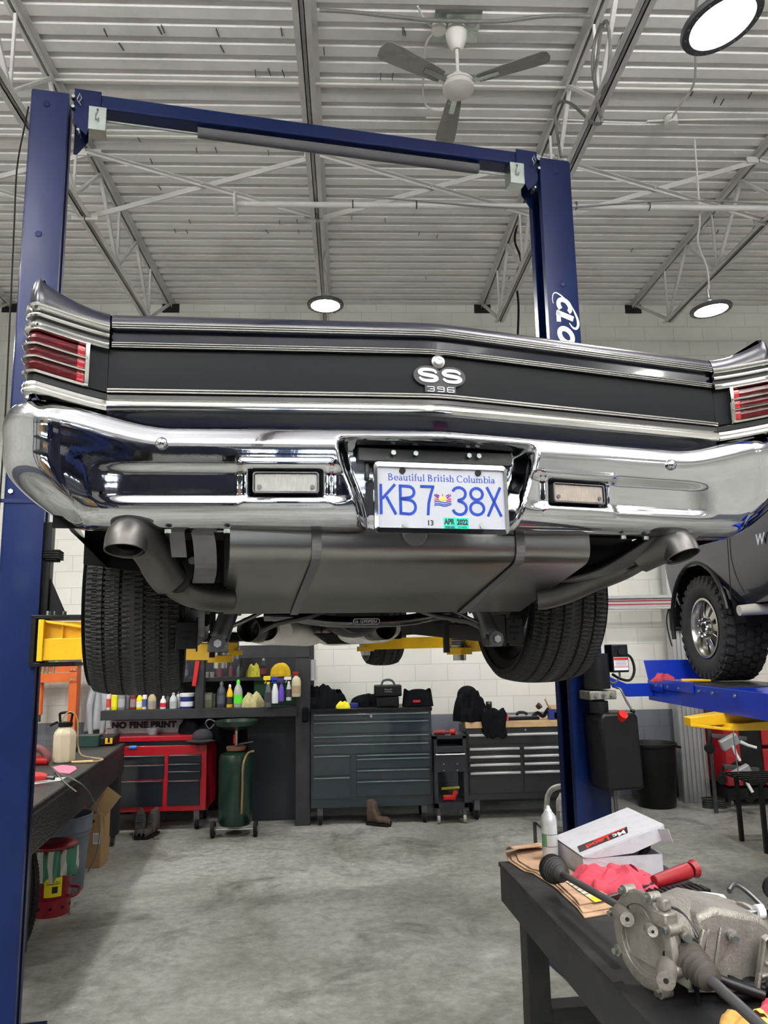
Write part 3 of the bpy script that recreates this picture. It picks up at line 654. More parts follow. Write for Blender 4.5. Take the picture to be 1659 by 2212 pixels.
# ---------------- bumper
HW = .985
def bump_fn(u, v):
    """u across incl. wraps, v from top lip to bottom lip"""
    s = (u-.5)*2; sg = 1 if s >= 0 else -1; a = abs(s)
    total = .905+.20+.45
    L = a*total
    # plan path (straight, corner arc, side)
    if L < .905: px, py, dx, dy = L, 0, 0, 1
    elif L < 1.105:
        t = (L-.905)/.20; th = t*R(84); px = .905+.145*sin(th); py = .125*(1-cos(th)); dx, dy = -sin(th)*1, cos(th)
    else:
        px = .905+.145*sin(R(84))+.004*(L-1.105)/.45; py = .125*(1-cos(R(84)))+(L-1.105); dx, dy = -sin(R(84)), cos(R(84))
    # vertical profile: (inward, z)
    rise = ss(.64, .98, min(px+py*.6, 1.2))
    zt = 2.372+.062*rise; zb = 2.140+.010*rise+.15*ss(.10, .55, py)
    ctrl = [(.085, zt+.002), (.05, zt+.006), (.018, zt-.006), (.004, zt-.030), (.0, zt-.055), (.004, zt-.10), (.006, zb+.085), (.010, zb+.05), (.022, zb+.02), (.048, zb+.002), (.085, zb-.004)]
    k = v*(len(ctrl)-1); i = min(int(k), len(ctrl)-2); f = k-i
    def cr(j, q):
        p = [ctrl[max(0, min(len(ctrl)-1, j+o))][q] for o in (-1, 0, 1, 2)]
        return .5*(2*p[1]+(p[2]-p[0])*f+(2*p[0]-5*p[1]+4*p[2]-p[3])*f*f+(3*p[1]-p[0]-3*p[2]+p[3])*f**3)
    inw, z = cr(i, 0), cr(i, 1)
    # lower corner tuck
    tuck = .135*ss(2.32, 2.13, z)**1.25*ss(.80, 1.02, px) if z < 2.32 else 0
    x = px+dx*inw-tuck; y = py+dy*inw
    x = sg*x; X = wx(x)
    Y = y+VV(wx(sg*min(px, .9)))+.03
    # licence pocket
    ax = (X-CXC)
    wl = .185+.055*ss(2.13, 2.34, z)
    e = 1-ss(wl-.028, wl+.012, abs(ax)); tpp = 1-ss(2.325, 2.352, z)
    Y += .075*e*tpp*ss(2.10, 2.16, z)
    # shallow horizontal channel running outwards from the lamps
    ch = ss(.20, .26, abs(ax))*(1-ss(.70, .80, abs(ax)))
    Y += (.013 if ax > 0 else .008)*ch*ss(2.186, 2.212, z)*(1-ss(2.258, 2.284, z))
    # back up lamp recesses
    for lc, lw, zc in ((-.341, .080, 2.239), (.388, .080, 2.234)):
        q = max(abs(X-lc)-(lw-.003), abs(z-zc)-.0245)
        Y += .020*(1-ss(-.002, .010, q))
        Y -= .004*(1-ss(.006, .022, abs(q-.012)))
    return (X, Y, z)
def bump_skip(u, v):
    X, Y, z = bump_fn(u, v)
    if abs(X-CXC) < .198 and 2.278 < z < 2.338: return abs(X-CXC) < .150+.05*ss(2.278, 2.325, z)
    for lc, lw, zc in ((-.341, .080, 2.239), (.388, .080, 2.234)):
        if abs(X-lc) < lw-.006 and abs(z-zc) < .022: return True
    return False
bmp = MB().grid(660, 110, bump_fn, bump_skip).build('rear_bumper', CH, car, smooth=True, autosm=False)
for p in bmp.data.polygons: p.use_smooth = True
for sx_, z in ((-.617, 2.325), (.667, 2.322)):
    MB().sph((sx_, VV(sx_)+.028, z), .0145, 20, (1, .8, 1)).build('bumper_bolt', CH, bmp, smooth=True)
for sx_ in (-.60, -.47, .10, .53, .60):
    MB().cyl((sx_, VV(sx_)+.075, 2.128), (sx_, VV(sx_)+.075, 2.137), .008, n=6).build('bumper_bolt', M_['zinc'], bmp)
# back up lamps
GLS = mat('lamp_glass', srgb(150, 150, 147), .18, noise=.1, nscale=60, bump=.5, bscale=30, aniso=(14, 1, .5), spec=.6); GLP = mat('lamp_glass_pinkish', srgb(152, 142, 135), .22, noise=.12, nscale=50, bump=.5, bscale=30, aniso=(14, 1, .5), spec=.6)
for lc, lw, zc, gm in ((-.341, .076, 2.239, GLS), (.388, .076, 2.234, GLP)):
    yb = VV(lc)+.03+(.015 if lc > 0 else .011); d = TV*(1 if lc > 0 else -1)
    def rr(w, h, r): 
        o = []
        for cx_, cz_, a0 in ((w-r, h-r, 0), (-w+r, h-r, 90), (-w+r, -h+r, 180), (w-r, -h+r, 270)): o += arc(cx_, cz_, r, r, a0, a0+90, 5)
        return o
    M = frame_matrix((lc, yb, zc), (1, d, 0), (0, 0, 1))
    bz = MB(); o1 = rr(lw-.001, .0245, .007); o2 = rr(lw-.004, .022, .006); n = len(o1)
    vs = [M @ Vector((a, b, .004)) for a, b in o1]+[M @ Vector((a, b, .004)) for a, b in o2]+[M @ Vector((a, b, -.02)) for a, b in o2]+[M @ Vector((a, b, -.02)) for a, b in o1]
    bz._add(vs, [(k*n+i, k*n+(i+1) % n, ((k+1) % 4)*n+(i+1) % n, ((k+1) % 4)*n+i) for k in range(4) for i in range(n)])
    b = bz.build('reverse_lamp', M_['dark_steel'], car)
    l_ = MB().prism(rr(lw-.0045, .0215, .005), M @ Matrix.Translation((0, 0, -.014)), .014); l_.build('lens', gm, b, bevel=.002)
    # closed lamp cavity sits behind the lens
    s_ = MB()
    for e in (-1, 1): s_.cyl(M @ Vector((e*(lw-.016), -.010, -.001)), M @ Vector((e*(lw-.016), -.010, .003)), .005, n=14)
    s_.build('lens_screw', M_['dark_steel'], b)
# ---------------- black bracketry seen through the pocket opening
q = MB()
q.box(-.20, .25, .135, .15, 2.18, 2.345); q.box(-.17, .22, .10, .14, 2.30, 2.335); q.box(-.09, -.07, .12, .14, 2.2, 2.33).box(.11, .13, .12, .14, 2.2, 2.33).box(-.15, -.14, .11, .14, 2.26, 2.30).box(.19, .2, .11, .14, 2.26, 2.30)
q.tube([(CXC+.075*cos(R(a)), .118, 2.245+.06*sin(R(a))) for a in range(0, 181, 12)], .010, 8)
br = q.build('plate_bracket', mat('bracket_black', srgb(26, 27, 29), .4, bump=.1, bscale=60), car, bevel=.003)
for bx in (-.085, -.03, .105, .13): MB().cyl((bx, .09, 2.322), (bx, .105, 2.322), .0065, n=6).build('bolt', M_['zinc'], br)
# ---------------- licence plate
PM = frame_matrix((.0065, .012, 2.197), (1, 0, 0), (0, .02, 1))    # local x right, y up, z towards the camera (-y)
PWh, PHh = .1525, .0735
PLW = mat('plate_white', srgb(160, 164, 172), .5, spec=.3, noise=.02, nscale=200); PLB = mat('plate_blue', srgb(6, 48, 138), .45, spec=.3)
plate = MB().prism(rr(PWh, PHh, .006), PM, .0015).build('licence_plate', PLW, car, label='white licence plate with blue characters')
fr = MB(); o1 = rr(PWh+.0065, PHh+.0075, .012); o2 = rr(PWh-.0015, PHh-.0035, .004); n = len(o1)
vs = []
for o, z in ((o1, -.004), (o1, .005), (o2, .0065), (o2, .001)): vs += [PM @ Vector((a, b, z)) for a, b in o]
fr._add(vs, [(k*n+i, k*n+(i+1) % n, ((k+1) % 4)*n+(i+1) % n, ((k+1) % 4)*n+i) for k in range(4) for i in range(n)])
fr.build('plate_frame', CH, plate, smooth=True)
tx = MB()
def P2(mm, dx, dy, sx=1, sy=1): return mm @ Matrix.Translation((dx, dy, .0015)) @ Matrix.Diagonal((sx, sy, 1, 1))
sw_ = .0088
H2 = .0345
def gl(ch, cx_, w=.0165):
    M = P2(PM, cx_, -.0045); h = H2
    S = lambda pts, c=False: stroke(tx, pts, sw_*.62 if False else .0063, M, .0009, c)
    if ch == 'K': S([(-w, h), (-w, -h)]); S([(w, h), (-w+.003, -.003+.004)]); S([(-w*.25, .006), (w*1.05, -h)])
    if ch == 'B': S([(-w, h), (-w, -h)]); S([(-w, h-.003)]+arc(w*.1, h*.53-.0005, w*.85, h*.47-.003, 90, -90, 10)+[(-w, .002)]); S([(-w, .002)]+arc(w*.15, -h*.47-.0005, w*.95, h*.47+.0, 88, -90, 10)+[(-w, -h+.003)])
    if ch == '7': S([(-w, h-.003), (w, h-.003)]); S([(w-.002, h-.001), (w*.45, h*.35), (w*.15, -.2*h), (0, -h)])
    if ch == '3': S(arc(0, h*.5, w*.95, h*.5-.003, 160, -75, 14)+[(-.004, .001)]); S([(-.004, .001)]+arc(0, -h*.48, w, h*.5-.002, 78, -165, 14))
    if ch == '8': S(arc(0, h*.5, w*.88, h*.48-.003, 0, 345, 18), True); S(arc(0, -h*.48, w, h*.52-.003, 0, 345, 18), True)
    if ch == 'X': S([(-w, h), (w, -h)]); S([(w, h), (-w, -h)])
for ch, c in (('K', -.1265), ('B', -.0815), ('7', -.0345), ('3', .041), ('8', .0835), ('X', .1255)): gl(ch, c)
tx.build('registration', PLB, plate)
# serif slogan drawn stroke by stroke
sl = MB()
def serif_text(mb, s, M, em, x0=None):
    T_, t_ = .088, .036
    XH, CP, AS = .44, .66, .70
    def S(x, pts, w): stroke(mb, [((x+a)*em, b*em) for a, b in pts], [q*em for q in w] if isinstance(w, list) else w*em, M, .0005)
    def stem(x, a, b, foot=True, head=True, hl=False):
        S(x, [(0, a), (0, b)], T_)
        if foot: S(x, [(-.085, a+.015), (.085, a+.015)], t_)
        if head: S(x, [(-.09, b-.03), (.0 if hl else .085, b-.015)], t_)
    def oval(x, cx_, cy_, rx, ry, a0=0, a1=360, close=True):
        P = arc(cx_, cy_, rx, ry, a0, a1, 18); W = [t_+(T_-t_)*abs(cos(R(a0+(a1-a0)*i/18))) for i in range(19)]
        if close: P = P[:-1]; W = W[:-1]
        stroke(mb, [((x+a)*em, b*em) for a, b in P], [w*em for w in W], M, .0005, close)
    adv = dict(B=.62, e=.45, a=.45, u=.54, t=.33, i=.27, f=.30, l=.27, r=.38, s=.37, h=.54, C=.68, o=.50, m=.82, b=.51); adv[' '] = .24
    tot = sum(adv[k] for k in s); x = -tot/2
    for k in s:
        if k == 'B': stem(x+.13, 0, CP); oval(x, .15, .50, .26, .15, 90, -90, False); oval(x, .15, .175, .33, .17, 90, -90, False)
        if k == 'C': oval(x, .34, .33, .28, .33, 45, 318, False); S(x, [(.54, .62), (.54, .46)], t_)
        if k in 'ebo': oval(x, .25 if k != 'b' else .28, .22, .18, .215) if k != 'e' else (oval(x, .23, .22, .17, .215, 0, 320, False), S(x, [(.07, .235), (.40, .235)], t_))
        if k == 'b': stem(x+.11, 0.02, AS, foot=False, hl=True)
        if k == 'a': S(x, [(.33, .32), (.33, .05), (.42, .01)], [T_, T_, t_]); oval(x, .21, .13, .13, .12); oval(x, .21, .31, .12, .115, 15, 150, False)
        if k == 'u': stem(x+.12, .14, XH, foot=False, hl=True); oval(x, .25, .15, .13, .135, 185, 330, False); stem(x+.40, 0, XH, hl=True)
        if k == 't': S(x, [(.14, .60), (.14, .09), (.20, .02), (.29, .05)], [t_, T_, T_*.8, t_]); S(x, [(.02, XH-.02), (.28, XH-.02)], t_)
        if k == 'i': stem(x+.13, 0, XH, hl=True); oval(x, .12, .62, .035, .035)
        if k == 'l': stem(x+.13, 0, AS, hl=True)
        if k == 'f': S(x, [(.13, 0), (.13, .52), (.18, .67), (.30, .68)], [T_, T_, T_*.8, T_*.7]); S(x, [(.02, XH-.02), (.27, XH-.02)], t_); S(x, [(.04, .015), (.23, .015)], t_)
        if k == 'r': stem(x+.12, 0, XH, hl=True); S(x, [(.13, .33), (.22, .42), (.33, .41)], [t_, T_*.7, T_])
        if k == 's': S(x, [(.31, .36), (.20, .43), (.09, .36), (.11, .27), (.27, .18), (.30, .09), (.18, .01), (.05, .08)], [t_, t_, T_*.7, T_, T_, T_*.7, t_, t_])
        if k == 'h': stem(x+.12, 0, AS, hl=True); oval(x, .26, .28, .13, .15, 170, 20, False); stem(x+.40, 0, .33, head=False)
        if k == 'm':
            stem(x+.12, 0, XH, hl=True); oval(x, .25, .28, .12, .15, 170, 20, False); stem(x+.385, 0, .33, head=False); oval(x, .52, .28, .12, .15, 170, 20, False); stem(x+.66, 0, .33, head=False)
        x += adv[k]
serif_text(sl, 'Beautiful British Columbia', P2(PM, .002, .0395), .0232)
sl.build('slogan', mat('plate_slogan_blue', srgb(12, 58, 150), .45, spec=.3), plate)
for dx, dy, m, r in ((-.092, .062, 'black_rubber', .0072), (.089, .0625, 'black_rubber', .0072), (-.09, -.063, 'zinc', .005), (.093, -.063, 'zinc', .005)):
    MB().cyl(PM @ Vector((dx, dy, 0)), PM @ Vector((dx, dy, .005)), r, n=18).build('plate_screw', M_[m], plate)
    if m == 'zinc': MB().prism(rr(.0068, .0085, .004), P2(PM, dx, dy-.002), .001).build('screw_clip', M_['zinc'], plate)
dc = MB(); dc.prism(rr(.0155, .0095, .001), P2(PM, -.0315, -.0575), .0005); dc.cur = 1; add_text(dc, '13', P2(PM, -.030, -.0575) @ Matrix.Translation((0, 0, .0006)), .0165, .0002, bold=.0006)
BK = mat('print_black', srgb(18, 20, 22), .5); dc.build('decal', [PLW, BK], plate)
TQ = mat('decal_teal', srgb(30, 180, 155), .5, spec=.3)
dc = MB(); dc.prism(rr(.030, .0135, .002), P2(PM, .0315, -.0575), .0006); dc.cur = 1
Md = P2(PM, .0315, -.0575) @ Matrix.Translation((0, 0, .0007))
add_text(dc, 'APR', Md @ Matrix.Translation((-.0165, .0035, 0)), .0172, .0002, sx=.76, bold=.0009)
add_text(dc, '2022', Md @ Matrix.Translation((.0145, .003, 0)), .0172, .0002, sx=.76, bold=.0009)
add_text(dc, '73749050', Md @ Matrix.Translation((.014, -.0085, 0)), .0058, .0002)
rnd = random.Random(5); xx = -.0265
while xx < -.003:
    w_ = rnd.choice((.0005, .0009, .0013)); T = dc.T; dc.T = Md; dc.box(xx, xx+w_, -.0112, -.0060, 0, .0003); dc.T = T; xx += w_+rnd.choice((.0006, .001))
dc.build('decal', [TQ, BK], plate, label='teal validation decal')
# flag between the characters
fl = MB(); Mf = P2(PM, .0015, -.004, 1.15, 1.15)
def rib(y0, x0, x1, w_, ci, amp=.0016):
    fl.cur = ci; xs = [x0+(x1-x0)*i/14 for i in range(15)]
    stroke(fl, [(x, y0+amp*sin((x+.018)*220)+.05*x) for x in xs], w_, Mf, .0006)
for y0, ci in ((-.0105, 0), (-.0075, 0), (-.0035, 0)): rib(y0, -.0175, .0175, .0018, ci)
rib(.000, -.0175, -.0075, .0022, 1); rib(.000, .0075, .0175, .0022, 1)
fl.cur = 2; fl.prism(arc(0, -.001, .0062, .0062, 8, 172, 12), Mf, .0007)
for a in range(20, 170, 20): stroke(fl, [(.0068*cos(R(a)), .0068*sin(R(a))-.001), (.0095*cos(R(a)), .0095*sin(R(a))-.001)], .0012, Mf, .0006)
fl.cur = 0
for sg in (-1, 1):
    fl.cur = 0; stroke(fl, [(sg*.0175, .0105), (sg*.0085, .0045)], .0022, Mf, .0006); stroke(fl, [(sg*.0135, .012), (sg*.0065, .0085)], .002, Mf, .0006)
    fl.cur = 1; stroke(fl, [(sg*.0172, .0045), (sg*.0095, .0032)], .0012, Mf, .0007); stroke(fl, [(sg*.0165, .0128), (sg*.0078, .0062)], .0011, Mf, .0008)
fl.cur = 1; stroke(fl, [(0, .0125), (0, .008)], .0018, Mf, .0006)
fl.build('flag_emblem', [PLB, mat('flag_red', srgb(196, 40, 60), .4), mat('flag_yellow', srgb(250, 205, 40), .4)], plate)
# ---------------- rear panel: long extruded mouldings across the width
XE = .80
def sweep(prof, x0, x1, n=64, y0=0., name='moulding', m=None, parent=car, smooth=True, x_warp=True, dzf=None, yf=None):
    mb = MB(); xs = [x0+(x1-x0)*i/n for i in range(n+1)]; P = len(prof)
    vs = []
    for x in xs:
        X = wx(x) if x_warp else x
        for (y, z) in prof: vs.append((X, VV(X)+y+y0+(yf(x) if yf else 0), z+(dzf(x) if dzf else 0)))
    mb._add(vs, [(i*P+j, (i+1)*P+j, (i+1)*P+j+1, i*P+j+1) for i in range(n) for j in range(P-1)])
    return mb.build(name, m, parent, smooth=smooth)
def ribbed(z0, z1, y, n=3, d=.004):
    pr = [(y+.012, z0)]
    h = (z1-z0)/n
    for i in range(n):
        a = z0+i*h
        for t in (.10, .14, .26, .44, .62, .76, .80): pr.append((y-d*sin(pi*(t-.08)/.74)**.7, a+h*t))
        if i < n-1: pr += [(y+.006, a+h*.82), (y+.006, a+h*1.08)]
    pr.append((y+.012, z1)); return pr
Y0 = .055
# trunk lid with rolled rear edge
lidp = [(Y0+.02, 2.574), (Y0+.012, 2.578), (Y0+.012, 2.604), (Y0+.0, 2.606), (Y0-.002, 2.622), (Y0+.002, 2.634), (Y0+.012, 2.645), (Y0+.03, 2.651), (Y0+.08, 2.655), (Y0+.3, 2.664), (Y0+.65, 2.676), (Y0+1.0, 2.70), (Y0+1.02, 2.69)]
lid = sweep(lidp, -XE+.004, XE-.004, 80, name='trunk_lid', m=NV)
for nm, z0, z1, yy, k in (('moulding', 2.605, 2.6215, Y0-.003, 3), ('moulding', 2.560, 2.576, Y0+.002, 3)):
    sweep(ribbed(z0, z1, yy, k), -XE+.006, XE-.006, 80, name=nm, m=CT)
pn = sweep([(Y0+.016, 2.562), (Y0+.010, 2.558), (Y0+.008, 2.51), (Y0+.010, 2.465), (Y0+.016, 2.462)], -XE+.0, XE-.0, 80, name='rear_panel', m=BLKP)
sweep(ribbed(2.4505, 2.4635, Y0+.001, 2, .003), -XE, XE, 80, name='moulding', m=CT)
sweep([(Y0+.016, 2.4505), (Y0+.006, 2.449), (Y0+.005, 2.438), (Y0+.016, 2.436)], -XE, XE, 80, name='inset_strip', m=DKS)
sweep([(Y0+.016, 2.4375), (Y0+.002, 2.4365), (Y0-.002, 2.431), (Y0-.001, 2.430), (Y0-.003, 2.429), (Y0-.005, 2.420), (Y0-.003, 2.411), (Y0+.002, 2.4085), (Y0+.016, 2.4075)], -XE, XE, 80, name='moulding', m=CT)
sweep([(Y0+.010, 2.408), (Y0+.018, 2.398), (Y0+.02, 2.37), (Y0+.03, 2.345), (Y0+.10, 2.33)], -XE, XE, 80, name='rear_valance', m=NV)
# lock and emblem
EM = frame_matrix((CXC+.004, VV(CXC)+Y0+.007, 2.5), (1, 0, 0), (0, 0, 1))
lk = MB(); lk.lathe([(.0165, .0), (.0165, .002), (.0125, .0035), (.012, .0075), (.0105, .0085), (.0055, .0085), (.005, .0065), (0, .0065)], EM @ Vector((-.0025, .0445, 0)), (0, -1, 0), 32)
lk.build('trunk_lock', M_['steel'], car, smooth=True)
MB().lathe([(.0195, -.001), (.0195, .0015), (.0168, .0022), (.0165, .0)], EM @ Vector((-.0025, .0445, 0)), (0, -1, 0), 32).build('lock_gasket', M_['black_rubber'], car)
def ell(cx_, cy_, rx, ry, n=24): return [(cx_+rx*cos(2*pi*i/n), cy_+ry*sin(2*pi*i/n)) for i in range(n)]
BG = mat('badge_grey', srgb(48, 50, 53), .45, spec=.3)
bd = MB(); bd.T = EM
bd.prism(ell(-.030, .008, .036, .0255, 32), h=.0022).prism(ell(.030, .008, .036, .0255, 32), h=.0021).prism([(-.038, .0), (-.038, -.034), (.040, -.034), (.040, 0)], h=.002)
bdo = bd.build('emblem', BG, car, bevel=.0006)
sm_ = MB()
def wideS(cx_, cy_, w, h):
    a = [(w*.93, h*.42), (w*.62, h*.80), (0, h*.93), (-w*.62, h*.84), (-w*.93, h*.50), (-w*.70, h*.16), (0, 0), (w*.70, -.18*h), (w*.93, -h*.52), (w*.62, -h*.86), (0, -h*.93), (-w*.62, -h*.82), (-w*.97, -h*.42)]
    P = [(p.x, p.y) for p in smooth_path([(x_+cx_, y_+cy_, 0) for x_, y_ in a], 4)]; n = len(P)
    W = [.0048+.0044*sin(pi*i/(n-1))**.6 for i in range(n)]
    stroke(sm_, P, W, EM, .0042)
wideS(-.0295, .0085, .0228, .0152); wideS(.0305, .0085, .0228, .0152)
sm_.build('emblem_letters', mat('badge_silver', srgb(196, 198, 200), .22, .7), bdo)
nb = MB()
def dg(pts, cx_, c=False): stroke(nb, [(x_*.0082+cx_, y_*.0058-.0255) for x_, y_ in pts], .0013, EM, .0036, c)
dg([(-1, 1), (.8, 1), (1, .8), (1, .2), (.8, 0), (-.3, 0)], -.0235); dg([(.8, 0), (1, -.2), (1, -.8), (.8, -1), (-1, -1)], -.0235)
dg([(1, .1), (-.8, .1), (-1, .3), (-1, .8), (-.8, 1), (.8, 1), (1, .8), (1, -.8), (.8, -1), (-1, -1)], .0015)
dg([(1, 1), (-.8, 1), (-1, .8), (-1, -.8), (-.8, -1), (.8, -1), (1, -.8), (1, -.1), (.8, 0), (-1, 0)], .0265)
nb.build('emblem_numbers', mat('badge_num', srgb(225, 226, 228), .3, .5), bdo)
# ---------------- quarter ends with tail lights
REDL = mat('tail_lens', srgb(66, 5, 12), .15, coat=.15, noise=.5, nscale=30, bump=.3, bscale=25, aniso=(1, 1, 6), spec=.3); REDR = mat('tail_reflector', srgb(165, 10, 24), .2, coat=1, bump=.8, bscale=400)
def endcap(sg):
    # plan path from inner joint to outer corner and along the side
    def path(s):   # s 0..1 -> x,y,dz
        L = s*.62
        if L < .155: t = L/.155; return (XE+L, Y0-.042*t**1.2, .030*t**1.1)
        L -= .155
        if L < .05: th = L/.05*R(86); return (XE+.155+.030*sin(th), Y0-.042+.030*(1-cos(th)), .030)
        L -= .05; return (XE+.155+.030+.01*L, Y0-.042+.03+L, .030-.03*L)
    def strip(prof, name, m, s0=0., s1=1., n=40, extra=None, parent=car, dy=0.):
        mb = MB(); P = len(prof); vs = []
        for i in range(n+1):
            s = s0+(s1-s0)*i/n; x, y, dz = path(s); x2, y2, _ = path(min(1, s+.01)); x1, y1, _ = path(max(0, s-.01))
            tx_, ty_ = (x2-x1), (y2-y1); l = sqrt(tx_*tx_+ty_*ty_); nx, ny = ty_/l, -tx_/l   # outward normal
            for (d, z) in prof:
                e = extra(s, z) if extra else 0
                X = wx(sg*(x-nx*(-d)*-1*0 + nx*(-d))); Yv = y+ny*(-d)+VV(wx(sg*min(x, .95)))
                vs.append((X, Yv+dy, z+dz+e))
        mb._add(vs, [(i*P+j, (i+1)*P+j, (i+1)*P+j+1, i*P+j+1) for i in range(n) for j in range(P-1)])
        return mb.build(name, m, parent, smooth=True)
    # fin / quarter top
    fin = lambda s, z: .036*min(1, s/.27)**2.2*ss(2.605, 2.65, z)
    strip([(.002, 2.600), (.0, 2.612), (.002, 2.628), (.008, 2.640), (.016, 2.648), (.03, 2.651)], 'quarter_top', NV, extra=fin, n=60)
    strip([(.008, 2.598)]+[(-.004, 2.602), (-.006, 2.606), (-.002, 2.609), (-.005, 2.613), (-.001, 2.618)]+[(.01, 2.62)], 'moulding', CT, 0, .60)
    strip([(.012, 2.56), (.006, 2.562), (.006, 2.598), (.012, 2.60)], 'inset_strip', DKS)
    strip([(.01, 2.582)]+[(-.003, 2.584), (-.005, 2.588), (-.003, 2.592)]+[(.01, 2.594)], 'moulding', CT, .0, .45)
    strip([(.012, 2.552)]+[(-.004, 2.555), (-.006, 2.560), (-.001, 2.563), (-.005, 2.567), (-.002, 2.571)]+[(.01, 2.573)], 'moulding', CT, 0, .45)
    strip([(.014, 2.455), (.010, 2.456), (.010, 2.556), (.014, 2.557)], 'end_panel', BLKP, 0, .075)
    # bezel and three lens bars
    s0, s1 = .075, .43
    inv = MB()
    bz = strip([(.02, 2.450), (-.004, 2.452), (-.007, 2.457), (-.002, 2.460), (.012, 2.461)], 'tail_light', CT, s0-.004, s1, 40)
    strip([(.012, 2.549), (-.002, 2.550), (-.007, 2.553), (-.004, 2.556), (.012, 2.557)], 'bezel_edge', CT, s0-.004, s1, parent=bz)
    strip([(.02, 2.451), (-.005, 2.452), (-.007, 2.505), (-.005, 2.556), (.02, 2.557)], 'bezel_edge', CT, s0-.006, s0+.008, 6, parent=bz)
    for k in range(3):
        a = 2.461+k*.0298; b2 = a+.0264
        strip([(.016, a), (.002, a+.001), (-.002, (a+b2)/2), (.002, b2-.001), (.016, b2)], 'lens', REDL, s0+.036, s1, parent=bz)
        strip([(.016, a), (.001, a+.001), (-.001, (a+b2)/2), (.001, b2-.001), (.016, b2)], 'reflector', REDR, s0+.010, s0+.036, 8, parent=bz)
        if k < 2: strip([(.01, b2-.002), (-.007, b2-.001), (-.010, b2+.0017), (-.007, b2+.0045), (.01, b2+.0055)], 'lens_bar', CT, s0, s1, parent=bz)
    strip([(.012, 2.435), (.006, 2.436), (.005, 2.450), (.012, 2.452)], 'inset_strip', DKS)
    strip([(.012, 2.4065)]+[(-.002, 2.408), (-.006, 2.413), (-.002, 2.420), (-.005, 2.424), (-.001, 2.432)]+[(.012, 2.437)], 'moulding', CT, 0, .48)
    def dk_(u, v, sg=sg):
        x = XE+.168*v; y = .085+.012*v+(1-u)*0+u*1.3
        yb = Y0+.03-.042*v**1.2 + u*1.3
        z = 2.651+.030*v**1.1*(1-u)+.036*v**2.2*(1-.5*u)+.03*u
        return (wx(sg*x), yb+VV(wx(sg*min(x, .95)))*(1-u), z)
    MB().grid(20, 14, dk_).build('quarter_deck', NV, car, smooth=True)
    # side sheet metal from the corner forward, with a wheel arch
    def side(u, v):
        y = .02+u*4.9; zl = 2.157-.075*ss(0, .9, y)*(1 if y < 1.2 else 1); z = zl+v*(2.63-zl)
        bul = .985-.012*(2*v-1)**2-.02*ss(.75, 1, v)-.075*(1-min(1, v*2.5))**1.5*(1+.9*ss(0, .9, y)*(1-ss(1.0, 1.6, y)))
        bul -= .10*ss(4.2, 4.95, y)
        X = wx(sg*bul)
        return (X, max(y, .0)+.26*(1-u)**3+.06, z)
    def arch(u, v):
        x_, y, z = side(u, v)
        for yc in (1.22, 4.14):
            if (y-yc)**2+(z-2.07)**2 < .385**2: return True
        return False
    MB().tube([(wx(sg*.972), 1.10+.385*cos(R(a))+.26*0, 2.07+.385*sin(R(a))) for a in range(0, 181, 8)], .008, 6).build('arch_lip', NV, car, smooth=True) if False else None
    MB().grid(300, 44, side, arch).build('quarter_panel', NV, car, smooth=True)
    # inner quarter and rear closing
endcap(-1); endcap(1)
# ---------------- upper body and cabin (hidden from below, closes the shell)
ub = MB()
def top(u, v):
    y = 1.05+u*3.9; x = (v*2-1)*.93
    z = 2.66+.02*cos(x*1.6)-.05*ss(4.0, 4.95, y)
    return (wx(x), y, z)
MB().grid(30, 10, top).build('body_top', NV, car, smooth=True, solid=.01)
rf = MB()
def roof(u, v):
    y = 1.35+u*2.2; x = (v*2-1); hh = ss(0, .35, u)*(1-ss(.68, 1, u)); hw = .82-.14*hh
    return (wx(x*hw), y, 2.67+.50*hh*(1-.10*x*x)*(1-.0))
rfo = MB().grid(30, 12, roof).build('roof', NV, car, smooth=True, solid=.01)
# ---------------- underbody
ud = MB()
ud.box(-.90, .93, .20, 4.9, 2.46, 2.47)                      # floor pan
ud.box(-.86, .88, .235, .245, 2.15, 2.40)
ud.box(-.84, .86, .25, 1.0, 2.20, 2.21); ud.box(-.56, .60, 1.04, 1.05, 2.0, 2.46)
fp = ud.build('floor_pan', UC, car)
# frame rails with kick up over the axle
for sg in (-1, 1):
    r = MB(); xa = wx(sg*.50)
    pth = [(xa, .16, 2.24), (xa, .70, 2.24), (xa, 1.0, 2.32), (xa, 1.45, 2.32), (xa*1.15, 1.75, 2.02), (xa*1.25, 2.1, 1.98), (xa*1.25, 3.6, 1.98), (xa, 4.8, 2.1)]
    for a, b in zip(pth, pth[1:]): r.bar(a, b, .065, .10)
    r.build('frame_rail', UC, car, bevel=.006)
    wh = MB()
    def hs(u, v, sg=sg):
        a = R(28+124*u); return (wx(sg*(.60+.34*v)), 1.22+.39*cos(a), 2.07+.39*sin(a))
    wh.grid(24, 2, hs)
    wh.box(min(sg*.60, sg*.61), max(sg*.60, sg*.61), .85, 1.6, 2.05, 2.42)
    wh.build('wheel_housing', UC, car)
MB().box(-.55, .60, .155, .175, 2.14, 2.36).build('rear_crossmember', UC, car)
for sg, x0_, x1_ in ((-1, -.87, -.46), (1, .47, .95)):
    za, zb_ = (2.125, 2.07) if sg < 0 else (2.08, 2.135)
    m = MB(); m.prism([(x0_, za), (x1_, zb_), (x1_, 2.46), (x0_, 2.46)], frame_matrix((0, .80, 0), (1,0,0), (0,0,1)), .012); m.build('splash_panel', UC, car)
